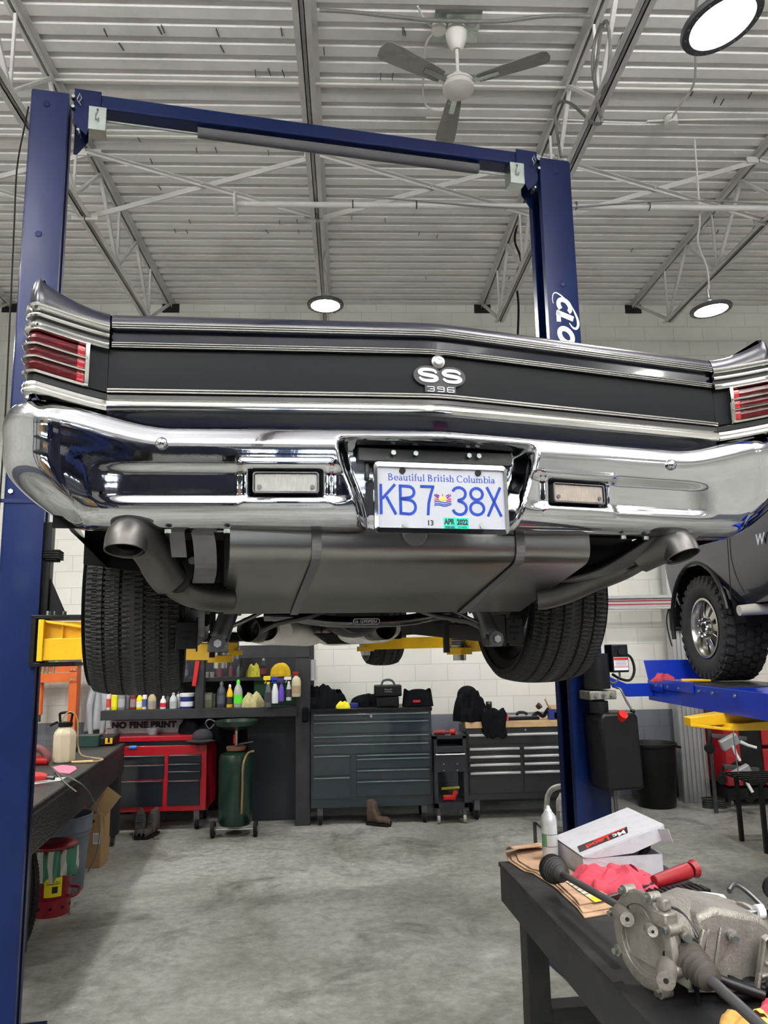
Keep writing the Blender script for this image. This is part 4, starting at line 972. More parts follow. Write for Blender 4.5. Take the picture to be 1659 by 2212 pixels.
# ---------------- fuel tank
tk = MB(); x0, x1 = -.462, .442
tp = [(.34, 2.19), (.175, 2.19), (.158, 2.18), (.150, 2.16), (.148, 2.128), (.148, 2.106), (.1495, 2.096), (.153, 2.086), (.159, 2.077), (.167, 2.071), (.177, 2.067), (.190, 2.0635), (.62, 1.966), (.66, 1.975), (.68, 2.19)]
def tpt(x, i):
    y, z = tp[i]; return (x, y+(-.0), z)
n = len(tp); L_ = [(x0, y, z) for y, z in tp]; R_ = [(x1, y, z) for y, z in tp]
tk._add(L_+R_, [(i, (i+1) % n, n+(i+1) % n, n+i) for i in range(n)]+[tuple(range(n)), tuple(range(2*n-1, n-1, -1))])
tank_ = tk.build('fuel_tank', M_['stainless'], car, smooth=True)
# seam weld notch and straps
for xs_ in (-.262, .250):
    s_ = MB(); w_ = .0115*2
    off = [(y-.004 if i > 1 else y, z-.003) for i, (y, z) in enumerate(tp[2:15])]
    vs = [(xs_-w_/2, y, z) for y, z in off]+[(xs_+w_/2, y, z) for y, z in off]; m_ = len(off)
    s_._add(vs, [(i, i+1, m_+i+1, m_+i) for i in range(m_-1)])
    s_.build('tank_strap', mat('strap_grey', srgb(84, 84, 86), .6, .2) if 'strap_grey' not in MATS else MATS['strap_grey'], tank_, solid=.003)
MB().lathe([(.028, .0), (.031, .004), (.024, .007), (.0, .003)], (CXC-.045, .148, 2.135), (0, -1, .1), 24, R(0), R(360)).build('drain_boss', M_['dark_steel'], tank_, smooth=True)
# ---------------- tail pipes
EX = M_['exhaust']
def pipe(pts, r, name='tail_pipe', k=8, n=28, m=EX, par=car, caps=False):
    return MB().tube(smooth_path(pts, k), r, n, caps).build(name, m, par, smooth=True, solid=.003)
# left: sweeps out behind the tank, turns rearwards and down at the tip
def bent(pts, r0, r1, ksw, name='tail_pipe'):
    P = smooth_path(pts, 8); n = len(P)
    return MB().tube(P, [r0+(r1-r0)*ss(ksw-.01, ksw+.01, i/(n-1)) for i in range(n)], 32, False).build(name, EX, car, smooth=True, solid=.003)
pl_ = bent([(-.452, .425, 1.996), (-.485, .405, 1.996), (-.525, .375, 2.0), (-.575, .345, 2.018), (-.612, .30, 2.055), (-.635, .255, 2.095), (-.660, .205, 2.122), (-.686, .158, 2.120), (-.690, .146, 2.086)], .032, .0445, .44)
pr_ = bent([(.415, .43, 2.0), (.44, .42, 2.002), (.49, .395, 2.016), (.55, .35, 2.045), (.61, .30, 2.072), (.650, .25, 2.100), (.682, .20, 2.118), (.703, .165, 2.118), (.710, .150, 2.086)], .036, .0445, .60)
IN = mat('hole_shade', srgb(8, 8, 8), .9)  # flat black that stands in for shade inside holes, slots and gaps
# joints and hangers
for P_, T_, pp in (((-.505, .390, 1.997), (1, -.35, 0), pl_), ((.52, .375, 2.028), (1, -.6, .4), pr_)):
    MB().lathe([(.033, -.004), (.0355, -.001), (.0355, .002), (.033, .004)], P_, T_, 28).build('pipe_joint', EX, pp, smooth=True)
hg = MB(); hm = frame_matrix((-.565, .315, 2.055), (.55, 0, .83), (-.83, 0, .55))
hg.prism(arc(-.030, 0, .026, .026, 90, 270, 10)+arc(.030, 0, .020, .020, -90, 90, 10), hm, .018)
hgo = hg.build('rubber_hanger', M_['black_rubber'], car, bevel=.003)
MB().cyl(hm @ Vector((.032, 0, .016)), hm @ Vector((.032, 0, .026)), .010, n=6).build('bolt', M_['dark_steel'], hgo)
def strapbar(pts, w_, name='hanger_strap'):
    mb = MB()
    P = smooth_path(pts, 5); vs = []
    for p in P: vs += [(p.x-w_/2, p.y, p.z), (p.x+w_/2, p.y, p.z)]
    mb._add(vs, [(2*i, 2*i+1, 2*i+3, 2*i+2) for i in range(len(P)-1)])
    return mb.build(name, M_['dark_steel'], car, solid=.005)
strapbar([(-.585, .18, 2.16), (-.58, .19, 2.12), (-.575, .20, 2.08)], .034)
strapbar([(-.535, .19, 2.17), (-.52, .20, 2.12), (-.515, .24, 2.06), (-.52, .30, 2.03)], .052)
strapbar([(.70, .15, 2.16), (.64, .19, 2.12), (.55, .26, 2.06), (.46, .33, 2.035)], .06)
strapbar([(.76, .15, 2.15), (.69, .19, 2.10), (.61, .25, 2.05)], .03)
# ---------------- axle, differential and anti roll bar
AY = 1.22
ax_ = MB().cyl((-.62, AY, 2.03), (.66, AY, 2.03), .038, n=20); axo = ax_.build('rear_axle', M_['black_paint'], car, smooth=True)
df = MB().sph((CXC, AY-.02, 2.02), .135, 24, (1, .85, .9)); df.cyl((CXC, AY, 2.02), (CXC, AY-.135, 2.0), .11, .085, n=24); df.build('differential', M_['black_paint'], axo, smooth=True)
bar_ = MB(); bar_.tube(smooth_path([(-.32, AY-.25, 1.975), (-.24, AY-.27, 1.972), (-.14, AY-.28, 1.956), (-.05, AY-.28, 1.950), (.09, AY-.28, 1.950), (.18, AY-.28, 1.956), (.28, AY-.27, 1.972), (.36, AY-.25, 1.975)], 5), .019, 14)
bo = bar_.build('anti_roll_bar', mat('gloss_black', srgb(10, 11, 14), .2, coat=1), car, smooth=True)
BM = frame_matrix((CXC-.006, AY-.3005, 1.950), (-1, 0, 0), (0, 0, -1)) @ Matrix.Translation((0, 0, -.0))
bd = MB(); o1 = rr(.046, .0105, .0095); o2 = rr(.0435, .008, .0075); n = len(o1)
vs = [BM @ Vector((a, b, z)) for o, z in ((o1, .0), (o2, .0), (o2, .0015), (o1, .0015)) for a, b in o]
bd._add(vs, [(k*n+i, k*n+(i+1) % n, ((k+1) % 4)*n+(i+1) % n, ((k+1) % 4)*n+i) for k in range(4) for i in range(n)])
add_text(bd, 'ridetech', BM @ Matrix.Translation((-.007, -.0005, .0008)), .0175, .0004, bold=.0005)
for dx in (.030, .034, .038): stroke(bd, [(dx, .005), (dx, -.005)], .0016, BM, .001)
stroke(bd, [(.027, .001), (.041, .001)], .0016, BM, .0011)
bd.build('bar_decal', PLW, bo, label='white outlined lettering, upside down')
for sg in (-1, 1):
    x = -.452 if sg < 0 else .425
    # coilover shock, leaning inwards to the top
    top_ = Vector((x-sg*.03, AY-.32, 2.03)); bot = Vector((x+sg*.022, AY-.34, 1.885)); d = (bot-top_)
    s_ = MB(); s_.tube([top_, top_+d*.30, top_+d*.30, top_+d*.78, top_+d*.82, top_+d*.92], [.040, .040, .030, .030, .032, .030], 22)
    so = s_.build('shock_absorber', M_['dark_steel'], car, smooth=True)
    MB().lathe([(.030, -.008), (.043, -.004), (.043, .004), (.030, .008)], top_+d*.12, d, 24).build('adjuster_ring', M_['steel'], so, smooth=True)
    b = MB().cyl(bot+Vector((-.03, -.0, 0)), bot+Vector((.03, 0, 0)), .026, n=18); b.cyl(bot+Vector((0, -.04, 0)), bot+Vector((0, .03, 0)), .026, n=18); b.build('shock_eye', M_['dark_steel'], so, smooth=True)
    MB().cyl(bot+Vector((0, -.052, 0)), bot+Vector((0, -.04, 0)), .013, n=6).build('bolt', M_['steel'], so)
    # bracket, trailing arm and brake
    g = MB(); bx = bot.x+sg*.095
    g.box(bx-.032, bx+.032, AY-.31, AY-.30, 1.87, 1.955).box(bx-.034, bx-.029, AY-.31, AY-.18, 1.86, 1.97).box(bx+.029, bx+.034, AY-.31, AY-.18, 1.86, 1.97)
    g.bar((bx, AY-.2, 1.9), (bx-sg*.05, AY+.8, 1.95), .05, .06)
    go = g.build('control_arm', M_['black_paint'], car, bevel=.003)
    k = MB()
    for dz in (1.925, 1.905): k.cbox((bx, AY-.3115, dz), (.034, .002, .008))
    for dz in (1.945, 1.885): k.cyl((bx, AY-.3125, dz), (bx, AY-.310, dz), .005, n=10)
    k.build('bracket_slots', IN, go)
    MB().cyl((wx(sg*.56), AY, 2.05), (wx(sg*.63), AY, 2.05), .14, n=32).build('brake_disc', M_['dark_steel'], axo, smooth=True)
    MB().tube(smooth_path([(x-sg*.12, AY-.34, 1.985), (x-sg*.06, AY-.34, 1.955), (x-sg*.0, AY-.33, 1.93)], 6), .007, 8).build('brake_line', M_['dark_steel'], axo)
    MB().tube(smooth_path([(wx(sg*.16), AY-.33, 1.985), (wx(sg*.22), AY-.34, 1.965), (wx(sg*.32), AY-.34, 1.945), (wx(sg*.37), AY-.33, 1.925)], 6), .0085, 10).build('stabiliser_link', M_['exhaust'], axo, smooth=True)
    MB().box(x-sg*.03+(-.075), x-sg*.03+(-.057), AY-.2, AY-.18, 1.84, 1.99).build('hanging_bracket', M_['black_paint'], go)
# mufflers further forward, oval cans with open ends
ALU = mat('aluminised', srgb(222, 219, 214), .5, .3, noise=.12, nscale=9, bump=.4, bscale=30, dirt=srgb(90, 80, 70), dirt_amt=.5, dscale=9)
for sg, xa, xb in ((-1, -.25, -.02), (1, .24, .12)):
    c0 = Vector((xa, 1.75, 1.943)); c1 = Vector((xb, 2.25, 1.935)); d = (c1-c0).normalized(); u = Vector((0,0,1)); w_ = d.cross(u).normalized(); u = w_.cross(d)
    m = MB(); P = []
    ov = [(cos(2*pi*i/32), sin(2*pi*i/32)) for i in range(32)]
    rings = [(c0-d*.02, .055, .045), (c0-d*.005, .06, .05), (c0, .115, .058), (c0+d*.012, .12, .062), (c1, .12, .062), (c1+d*.01, .05, .045)]
    vs = []
    for c, a, b in rings:
        for cc, s2 in ov: vs.append(c+w_*(a*cc)+u*(b*s2))
    m._add(vs, [(k*32+i, k*32+(i+1) % 32, (k+1)*32+(i+1) % 32, (k+1)*32+i) for k in range(5) for i in range(32)])
    mo_ = m.build('muffler', ALU, car, smooth=True)
    MB().tube([c0-d*.14-w_*.03, c0+d*.05-w_*.03], .050, 24, False).build('muffler_neck', EX, mo_, smooth=True, solid=.004)
    MB().box(xa-.02, xa+.26 if sg < 0 else xa-.10, 1.9, 2.5, 1.90, 1.905).build('heat_shield', M_['dark_steel'], mo_) if False else None
# gearbox and crossmember silhouette
g = MB().box(-.12, .16, 2.2, 3.6, 1.95, 2.15).bar((-.55, 2.75, 1.93), (.6, 2.75, 1.93), .06, .05)
g._add([(-.02, 1.9, 1.93), (.22, 1.9, 1.93), (.16, 1.95, 1.88), (.05, 1.95, 1.88), (-.02, 2.0, 1.93), (.22, 2.0, 1.93), (.16, 2.0, 1.88), (.05, 2.0, 1.88)], [(0,1,2,3), (4,5,6,7), (0,1,5,4), (2,3,7,6), (1,2,6,5), (0,3,7,4)])
g.build('gearbox', UC, car, bevel=.01)
# ---------------- wheels
TR = bpy.data.materials.new('tyre_tread'); TR.use_nodes = True
def tyre_mat(m, n_ang, W, base=srgb(30, 30, 32)):
    nt = m.node_tree; b = nt.nodes['Principled BSDF']; b.inputs['Base Color'].default_value = base; b.inputs['Roughness'].default_value = .62; b.inputs['Specular IOR Level'].default_value = .4
tyre_mat(TR, 90, .3)
def tyre(name_parent, c, r, w, rim_r, grooves=(-.29, -.12, .12, .29), nseg=120, sipes=True, m=TR, rimm=None, face=1):
    """road tyre, axis = x; profile with circumferential grooves; lateral sipes cut as real slots"""
    hw = w/2; prof = []
    def crown(t): return r-.020*abs(t*2)**2.6
    # inner sidewall up, tread, outer sidewall
    sw = [(rim_r, -hw*.80), (rim_r+.012, -hw*.86), (rim_r+.05, -hw*.99), ((r+rim_r)/2+.01, -hw*1.03), (r-.055, -hw*.99), (r-.033, -hw*.955)]
    prof += sw
    ts = []
    gd = .008; gw = .0055/w
    edges = [-.47]
    t = -.465; pts = [(crown(-.465), -.465*w)]
    for g in grooves:
        pts += [(crown(g-gw), (g-gw)*w), (crown(g)-gd, (g-gw*.6)*w), (crown(g)-gd, (g+gw*.6)*w), (crown(g+gw), (g+gw)*w)]
    pts.append((crown(.465), .465*w))
    # densify
    dd = [pts[0]]
    for a, b in zip(pts, pts[1:]):
        k = max(1, int(abs(b[1]-a[1])/.012))
        for i in range(1, k+1):
            h = a[1]+(b[1]-a[1])*i/k
            dd.append((a[0]+(b[0]-a[0])*i/k if k == 1 else crown(h/w), h))
    prof += dd+[(rr_, -h) for rr_, h in reversed(sw)]
    n = nseg*4; P = len(prof); mb = MB(); vs = []
    for k in range(n):
        for (rad, h) in prof:
            off = 0
            t = h/w
            if sipes and abs(t) < .49 and rad > r-.05:
                # chevron-skewed lateral slots, one in four angular steps on shoulder, fine on ribs
                sh = int(round(abs(t)*26*(1 if abs(t) > .3 else 1.6)))
                per = 4 if abs(t) > .30 else 4
                if (k+(sh if t > 0 else -sh)) % per == 0 and abs(t) > .045: off = .009 if abs(t) > .3 else .007
            a = 2*pi*k/n; q = rad-off
            vs.append((h, q*cos(a), q*sin(a)))
    mb._add([(c[0]+v[0], c[1]+v[1], c[2]+v[2]) for v in vs], [(k*P+i, ((k+1) % n)*P+i, ((k+1) % n)*P+i+1, k*P+i+1) for k in range(n) for i in range(P-1)])
    return mb
RIM = mat('rim_grey', srgb(70, 72, 76), .35, .8)
def wheel(x, y, z, r=.336, w=.30):
    t = tyre(None, (x, y, z), r, w, .245).build('wheel', TR, car, smooth=True)
    hw = w/2
    m = MB(); m.lathe([(.247, -hw*.84), (.240, -hw*.80), (.225, -hw*.6), (.215, 0), (.225, hw*.6), (.240, hw*.80), (.247, hw*.84)], (x, y, z), (1, 0, 0), 48)
    s = 1 if x > 0 else -1
    rimo = m.build('rim', RIM, t, smooth=True)
    sp = MB()
    for k in range(5):
        a = 2*pi*k/5; sp.bar((x+s*hw*.55, y+.05*cos(a), z+.05*sin(a)), (x+s*hw*.60, y+.225*cos(a), z+.225*sin(a)), .06, .02, (1, 0, 0))
    sp.cyl((x+s*hw*.4, y, z), (x+s*hw*.65, y, z), .07, n=24); sp.build('spokes', RIM, t)
    return t
wheel(-.735, AY, 2.052); wheel(.762, AY, 2.052)
wheel(-.76, 4.14, 2.05, .33, .24); wheel(.80, 4.14, 2.05, .33, .24)
# ================================================================== BACK WALL GEAR
def pxbox(mb, x0, y0, x1, y1, Y, d, dz0=0):
    """box whose front face fills the pixel rectangle at depth Y, real depth d"""
    yc = (y0+y1)/2; xc = (x0+x1)/2
    X0 = aY(x0, yc, Y).x; X1 = aY(x1, yc, Y).x; Z1 = aY(xc, y0, Y).z; Z0 = aY(xc, y1, Y).z
    return mb.box(X0, X1, Y, Y+d, max(Z0, .001), Z1)
def zz(px, py, Y): return aY(px, py, Y).z
def xx(px, py, Y): return aY(px, py, Y).x
def rel(mb, o): # shift world-built mesh into thing-local coordinates
    mb.v = [(v[0]-o[0], v[1]-o[1], v[2]-o[2]) for v in mb.v]; return mb
BW = mat('black_wood', srgb(38, 39, 43), .6, noise=.25, nscale=6, dirt=srgb(62, 60, 58), dirt_amt=.3, dscale=5); WH = M_['white_gloss']
SY = 8.62
shz = zz(430, 1531, SY)
# --- black built-in shelving bench
o = (xx(420, 1700, SY), SY, 0)
t = thing('shelving_bench', 'tall black painted shelving bench crowded with bottles, beneath the left tyre', 'shelving unit', o)
def part(nm, mb, m, par=None, **k): return rel(mb, o).build(nm, m, par or t, **k)
ztop = zz(600, 1394, SY); ztb = zz(600, 1421, SY)
xl, xr0, xr1 = xx(218, 1540, SY), xx(638, 1600, SY), xx(670, 1600, SY)
for a, b, yo in ((xl, xl+.09, .84), (xr0, xr1, 0)):
    part('post', MB().box(a, b, SY+yo, SY+yo+.1, .001, ztop), BW, bevel=.004)
part('header_beam', MB().box(xl, xr1, SY-.01, SY+.10, ztb, ztop+.005), BW, bevel=.004)
part('counter', MB().box(xl, xr0+.02, SY-.02, WY-.012, shz-.10, shz), BW, bevel=.004)
part('back_panel', MB().box(xl, xr1, WY-.03, WY-.012, .001, ztop), mat('bench_dark', srgb(24, 26, 32), .6, noise=.2, nscale=4))
part('back_panel', MB().box(xr0-.55, xr0, SY+.30, SY+.32, .001, shz-.1), mat('bench_dark_panel', srgb(24, 28, 38), .5, noise=.2, nscale=3))
ms = zz(520, 1463, SY+.3)
part('upper_shelf', MB().box(xl+.6, xr0+.02, SY+.18, WY-.03, ms-.035, ms), BW)
dv = xx(433, 1480, SY+.05)
part('divider', MB().box(dv-.05, dv+.04, SY+.02, SY+.14, shz, ztb), BW, bevel=.003)
dv2 = xx(520, 1480, SY+.3); part('divider', MB().box(dv2, dv2+.03, SY+.2, WY-.03, ms, ztb), BW)
# --- bottles and cans
def colm(c, r=.4, **k):
    key = 'col_%d_%d_%d' % c
    return MATS.get(key) or mat(key, srgb(*c), r, **k)
def bottle(px, pyb, pyt, w, Y, body, cap, label, kind='can', lab=None, zb=None, trig=None):
    p = aY(px, pyb, Y); Z0 = zb if zb is not None else p.z; h = aY(px, pyt, Y).z-Z0; r = (aY(px+w/2, pyb, Y).x-aY(px-w/2, pyb, Y).x)/2
    nm = {'can': 'spray_can', 'bottle': 'bottle', 'spray': 'spray_bottle', 'jug': 'jug', 'tub': 'tub', 'box': 'carton'}[kind]
    t = thing(nm, label, {'can': 'can', 'bottle': 'bottle', 'spray': 'spray bottle', 'jug': 'jug', 'tub': 'tub', 'box': 'box'}[kind], (p.x, Y, Z0), 0, 'bottles and cans on the black shelving')
    b = colm(body); c = colm(cap)
    if kind == 'can':
        MB().lathe([(0, 0), (r*.94, 0), (r, .004), (r, h*.74), (r*.92, h*.80), (r*.5, h*.86), (0, h*.86)], n=20).build('body', b, t, smooth=True)
        MB().lathe([(r*.5, h*.85), (r*.55, h*.87), (r*.5, h*.97), (r*.35, h), (0, h)], n=16).build('cap', c, t, smooth=True)
    elif kind == 'bottle':
        MB().lathe([(0, 0), (r*.9, 0), (r, .008), (r, h*.55), (r*.85, h*.68), (r*.38, h*.84), (r*.36, h*.9), (0, h*.9)], n=20).build('body', b, t, smooth=True)
        MB().lathe([(r*.42, h*.86), (r*.42, h*.94), (r*.2, h), (0, h)], n=14).build('cap', c, t, smooth=True)
    elif kind == 'spray':
        MB().lathe([(0, 0), (r*.95, 0), (r, .01), (r*.98, h*.42), (r*.6, h*.62), (r*.42, h*.72), (0, h*.72)], n=20).build('body', b, t, smooth=True)
        m = MB().cyl((0,0,h*.7), (0,0,h*.78), r*.45, n=14); m.cbox((-.012, 0, h*.90), (.075, .028, h*.13)); m.cbox((-.045, 0, h*.90), (.02, .018, .016)); m.bar((-.02, 0, h*.86), (-.038, 0, h*.72), .014, .008)
        m.build('trigger_head', c, t, bevel=.004)
    elif kind == 'jug':
        MB().lathe([(0, 0), (r*.9, 0), (r, .012), (r, h*.62), (r*.8, h*.76), (r*.3, h*.84), (r*.3, h*.88), (0, h*.88)], n=22).build('body', b, t, smooth=True)
        m = MB().cyl((0,0,h*.86), (0,0,h*.93), r*.35, n=14); m.cbox((-.01,0,h*.97), (.06,.02,.025)); m.build('trigger_head', c, t)
    elif kind == 'tub':
        MB().lathe([(0, 0), (r*.9, 0), (r, h*.8), (0, h*.8)], n=24).build('body', b, t, smooth=True)
        MB().lathe([(0, h*.78), (r*1.06, h*.78), (r*1.08, h*.97), (r, h), (0, h)], n=24).build('lid', c, t, smooth=True)
    elif kind == 'box':
        MB().box(-r, r, 0, .08, 0, h).build('body', b, t, bevel=.002)
        MB().box(-r*.9, r*.9, -.001, 0, h*.55, h*.9).build('front_print', c, t)
    if lab and kind != 'box':
        MB().lathe([(r+.0008, h*.14), (r+.0008, h*.46 if kind != 'can' else h*.58)], n=20).build('paper_label', colm(lab), t)
    return t
Yc = SY+.10
B = [  # px, bottom, top, width, body, cap, label text, kind, label colour
 (234, 1530, 1492, 9, (222, 205, 200), (170, 60, 60), 'slim pale box-shaped can at the left end of the counter, by the grey hoodie', 'can', (196, 60, 70)),
 (247, 1530, 1493, 14, (232, 218, 30), (190, 120, 110), 'bright yellow spray can second from the left end of the counter', 'can', (235, 225, 40)),
 (262, 1529, 1492, 15, (130, 136, 138), (150, 155, 156), 'grey spray can beside the yellow one', 'can', (168, 172, 172)),
 (276, 1529, 1494, 9, (110, 114, 118), (90, 92, 95), 'narrow grey can left of the dark red cans', 'can', None),
 (287, 1529, 1494, 12, (122, 34, 44), (80, 30, 34), 'dark red can with pale stripes beneath the left tyre', 'can', (150, 130, 130)),
 (301, 1530, 1495, 14, (236, 214, 30), (20, 20, 22), 'yellow and white bottle with black cap', 'bottle', (232, 232, 226)),
 (312, 1530, 1494, 10, (225, 225, 228), (24, 24, 28), 'white bottle with dark cap and blue print, right of the yellow and white one', 'can', (70, 84, 130)),
 (328, 1529, 1493, 18, (186, 170, 130), (160, 150, 120), 'tan bottle with silver picture label', 'bottle', (150, 152, 150)),
 (352, 1531, 1503, 13, (238, 236, 234), (238, 238, 238), 'white glue bottle with red label and pointed tip', 'bottle', (220, 40, 60)),
 (362, 1529, 1500, 8, (70, 74, 76), (40, 40, 44), 'small dark glass vial beside the white glue bottle', 'can', None),
 (374, 1530, 1496, 16, (205, 208, 208), (180, 182, 184), 'white squat bottle left of the blue tub', 'bottle', (170, 176, 180)),
 (385, 1529, 1494, 10, (190, 192, 194), (60, 60, 64), 'tall grey-white can touching the blue tub', 'can', None),
 (404, 1530, 1497, 30, (30, 44, 110), (225, 226, 226), 'blue tub with white lid and white lettering patch', 'tub', (225, 228, 235)),
 (447, 1530, 1497, 20, (96, 98, 74), (120, 124, 120), 'squat olive tin with grey printed lid', 'box', None),
 (460, 1529, 1499, 10, (76, 80, 66), (70, 74, 60), 'olive tin behind the squat one', 'box', None),
 (478, 1527, 1472, 20, (66, 70, 80), (92, 96, 104), 'tall dark grey flat bottle left of the yellow oil bottle', 'bottle', (84, 90, 104)),
 (496, 1526, 1478, 14, (236, 190, 40), (230, 230, 226), 'yellow and black oil bottle with white nozzle', 'bottle', (60, 56, 48)),
 (514, 1526, 1468, 19, (172, 176, 172), (70, 220, 50), 'clear plastic bottle with bright green top half', 'bottle', (96, 232, 60)),
]
shY = Yc
for i, (px, pb, pt, w, bc, cc, lab, kd, lc) in enumerate(B):
    bottle(px, pb, pt, w, shY+(.05 if i in (3, 9, 11, 14, 15) else 0), bc, cc, lab, kd, lc, zb=shz+.0005)
GT = MB(); o2 = (xx(570, 1500, SY+.25), SY+.25, shz)
tag(MB().box(-.27, .27, 0, .03, 0, .30).build('green_board', colm((16, 72, 40), .5), None, loc=(xx(600, 1500, SY+.25), SY+.28, shz+.001), bevel=.004), 'dark green plastic board standing behind the hanging spray bottles', 'board')
# spray bottles hooked on the front edge
for px, pb, pt, w, bc, cc, lab in ((579, 1527, 1458, 15, (92, 92, 100), (236, 205, 30), 'grey spray bottle with yellow trigger, leftmost of the hanging row'),
        (594, 1519, 1460, 15, (222, 226, 230), (40, 60, 190), 'white spray bottle with blue trigger'),
        (608, 1515, 1464, 12, (104, 70, 190), (70, 50, 120), 'purple spray bottle in the middle of the hanging row'),
        (624, 1513, 1460, 12, (196, 200, 204), (228, 228, 228), 'clear spray bottle with white trigger and dark label')):
    bottle(px, pb, pt, w, SY-.07, bc, cc, lab+' under the shelf', 'spray', (60, 60, 64) if px in (624, 579) else None)
bottle(640, 1505, 1452, 20, SY-.08, (200, 190, 160), (150, 30, 34), 'beige round sprayer jug with dark red trigger hanging on the black post', 'jug', (170, 150, 120))
# hook rail carrying them
tag(MB().cyl((xx(570, 1470, SY-.03), SY-.03, zz(600, 1474, SY-.03)), (xx(652, 1470, SY-.03), SY-.03, zz(600, 1474, SY-.03)), .006, n=8).build('hook_rail', M_['dark_steel']), 'thin steel rail the spray bottles hang from', 'rail')
# upper shelf stock
for i, (px, pb, pt, w, bc, cc, lab, kd, lc) in enumerate([
 (400, 1462, 1424, 12, (78, 82, 110), (60, 60, 70), 'bluish glass bottle high on the upper shelf beside the tyre', 'bottle', (120, 124, 140)),
 (474, 1462, 1426, 14, (98, 92, 96), (190, 192, 196), 'dusty spray bottle with pale nozzle on the upper shelf', 'bottle', (120, 70, 76)),
 (499, 1461, 1432, 10, (110, 70, 76), (60, 60, 62), 'small brownish red bottle on the upper shelf', 'bottle', None),
 (517, 1460, 1434, 12, (120, 124, 130), (80, 84, 88), 'smoky clear bottle on the upper shelf left of the yellow rag', 'bottle', None),
 (569, 1458, 1422, 15, (40, 42, 48), (150, 152, 155), 'black bottle with silver cap on the upper shelf right of the yellow rag', 'bottle', (120, 50, 56)),
 (446, 1463, 1452, 10, (150, 152, 152), (160, 160, 160), 'small clear jar on the upper shelf, left one of two', 'tub', None), (458, 1463, 1452, 10, (150, 152, 152), (160, 160, 160), 'small clear jar on the upper shelf, right one of two', 'tub', None)]):
    bottle(px, pb, pt, w, SY+.34, bc, cc, lab, kd, lc, zb=ms+.0005)
def cloth(name, label, cat, c, size, m, seed=1, hgt=1.0, group=None, rot=0, lump=.6, name_only=True):
    """crumpled cloth heap: closed lumpy mound resting on c.z"""
    rn = random.Random(seed); ph = [(rn.uniform(0, 6.28), rn.uniform(2, 5), rn.uniform(-1, 1)) for _ in range(7)]
    def fn(u, v):
        a = 2*pi*u; r = sin(pi*v/2)
        rad = 1+sum(.09*sin(k*a+p0)*q for (p0, k0, q), k in zip(ph, (2, 3, 4, 5, 7, 9, 11)))
        fold = lump*sum(sin(a*k0+p0+r*6*q)*.25 for p0, k0, q in ph)
        h = max(0, cos(pi*v/2))**.7*(1+.55*math.tanh(fold*1.2)*ss(.0, .45, r)) + .10*lump*sin(9*a+3*r*6)*sin(pi*v)*ss(0, .4, r)
        return (size[0]/2*rad*r*cos(a), size[1]/2*rad*r*sin(a), max(0.0015, size[2]*h*hgt) if v < 1 else .0)
    o = MB().grid(56, 22, fn).build(name, m, None, smooth=True, loc=c, rotz=rot)
    return tag(o, label, cat, group)
YR = mat('yellow_cloth', srgb(196, 190, 70), .9, noise=.15, nscale=30); PK = mat('pink_cloth', srgb(186, 66, 82), .9, noise=.12, nscale=25); BLC = mat('black_cloth', srgb(18, 19, 23), .95, spec=.1, noise=.3, nscale=20, bump=.3, bscale=30)
p = aY(546, 1459, SY+.3); cloth('rag', 'yellow-green rag on the upper shelf between the bottles', 'rag', (p.x, SY+.38, ms), (.17, .15, .12), YR, 4)
p = aY(605, 1458, SY+.3); cloth('sponge_pack', 'bright yellow cloth bundle at the right end of the upper shelf', 'cloth', (p.x, SY+.36, ms), (.21, .15, .15), mat('bright_yellow', srgb(232, 190, 30), .8, noise=.1), 9, lump=.12)
p = aY(545, 1527, Yc); cloth('rag', 'pale olive rag heaped on the counter beside the green topped bottle', 'rag', (p.x, Yc+.02, shz), (.27, .2, .13), mat('olive_cloth', srgb(186, 180, 130), .9, noise=.12, nscale=20), 12)
# tube hanging by the left tyre
tag(MB().cbox((xx(423, 1455, SY-.02), SY-.02, zz(423, 1455, SY-.02)), (.045, .03, .27), (0, R(7), 0)).build('red_level', RL, bevel=.005), 'red and clear tool hanging by the shelf divider next to the tyre', 'tool')
# spray bottle/brush hanging on the outer side of the post
tag(MB().cyl((xx(676, 1440, SY), SY+.03, zz(676, 1470, SY)), (xx(676, 1440, SY), SY+.03, zz(676, 1425, SY)), .03, n=14).build('hanging_bottle', colm((150, 152, 158))), 'grey bottle hung on the outer side of the black post', 'bottle')
# --- sign box
o = (xx(313, 1588, SY+.35), SY+.35, zz(313, 1590, SY+.35))
red_top = zz(300, 1590, SY-.0)
sg_ = thing('printed_carton', 'long white carton with bold black lettering on top of the red tool chest', 'box', (xx(315, 1570, SY+.30), SY+.30, red_top+.001))
w_ = xx(400, 1570, SY+.3)-xx(228, 1570, SY+.3); h_ = zz(313, 1556, SY+.3)-red_top
MB().box(-w_/2, w_/2, 0, .12, 0, h_).build('carton', mat('dirty_white', srgb(176, 176, 176), .6, noise=.12, nscale=10, dirt=srgb(90, 88, 84), dirt_amt=.4, dscale=9), sg_)
tm = MB(); add_text(tm, 'NO FINE PRINT', frame_matrix((-.02, -.0012, h_*.62), (1,0,0), (0,0,1)), .088, .001, sx=1.10, bold=.0065, space=1.06)
tm.build('lettering', BK, sg_)
for px, w2 in ((242, .13), (330, .14)):
    tag(MB().lathe([(.05, 0), (.065, .07), (.062, .07), (.048, .004), (0, .004), (0, 0)], n=20).build('plastic_tub', mat('clear_tub_%d' % px, srgb(150, 158, 164), .3, alpha=1), None, smooth=True, loc=(xx(px, 1585, SY+.14), SY+.14, red_top+.001)), 'clear plastic tub %s on the red tool chest' % ('at the left end' if px < 300 else 'in the middle'), 'tub')
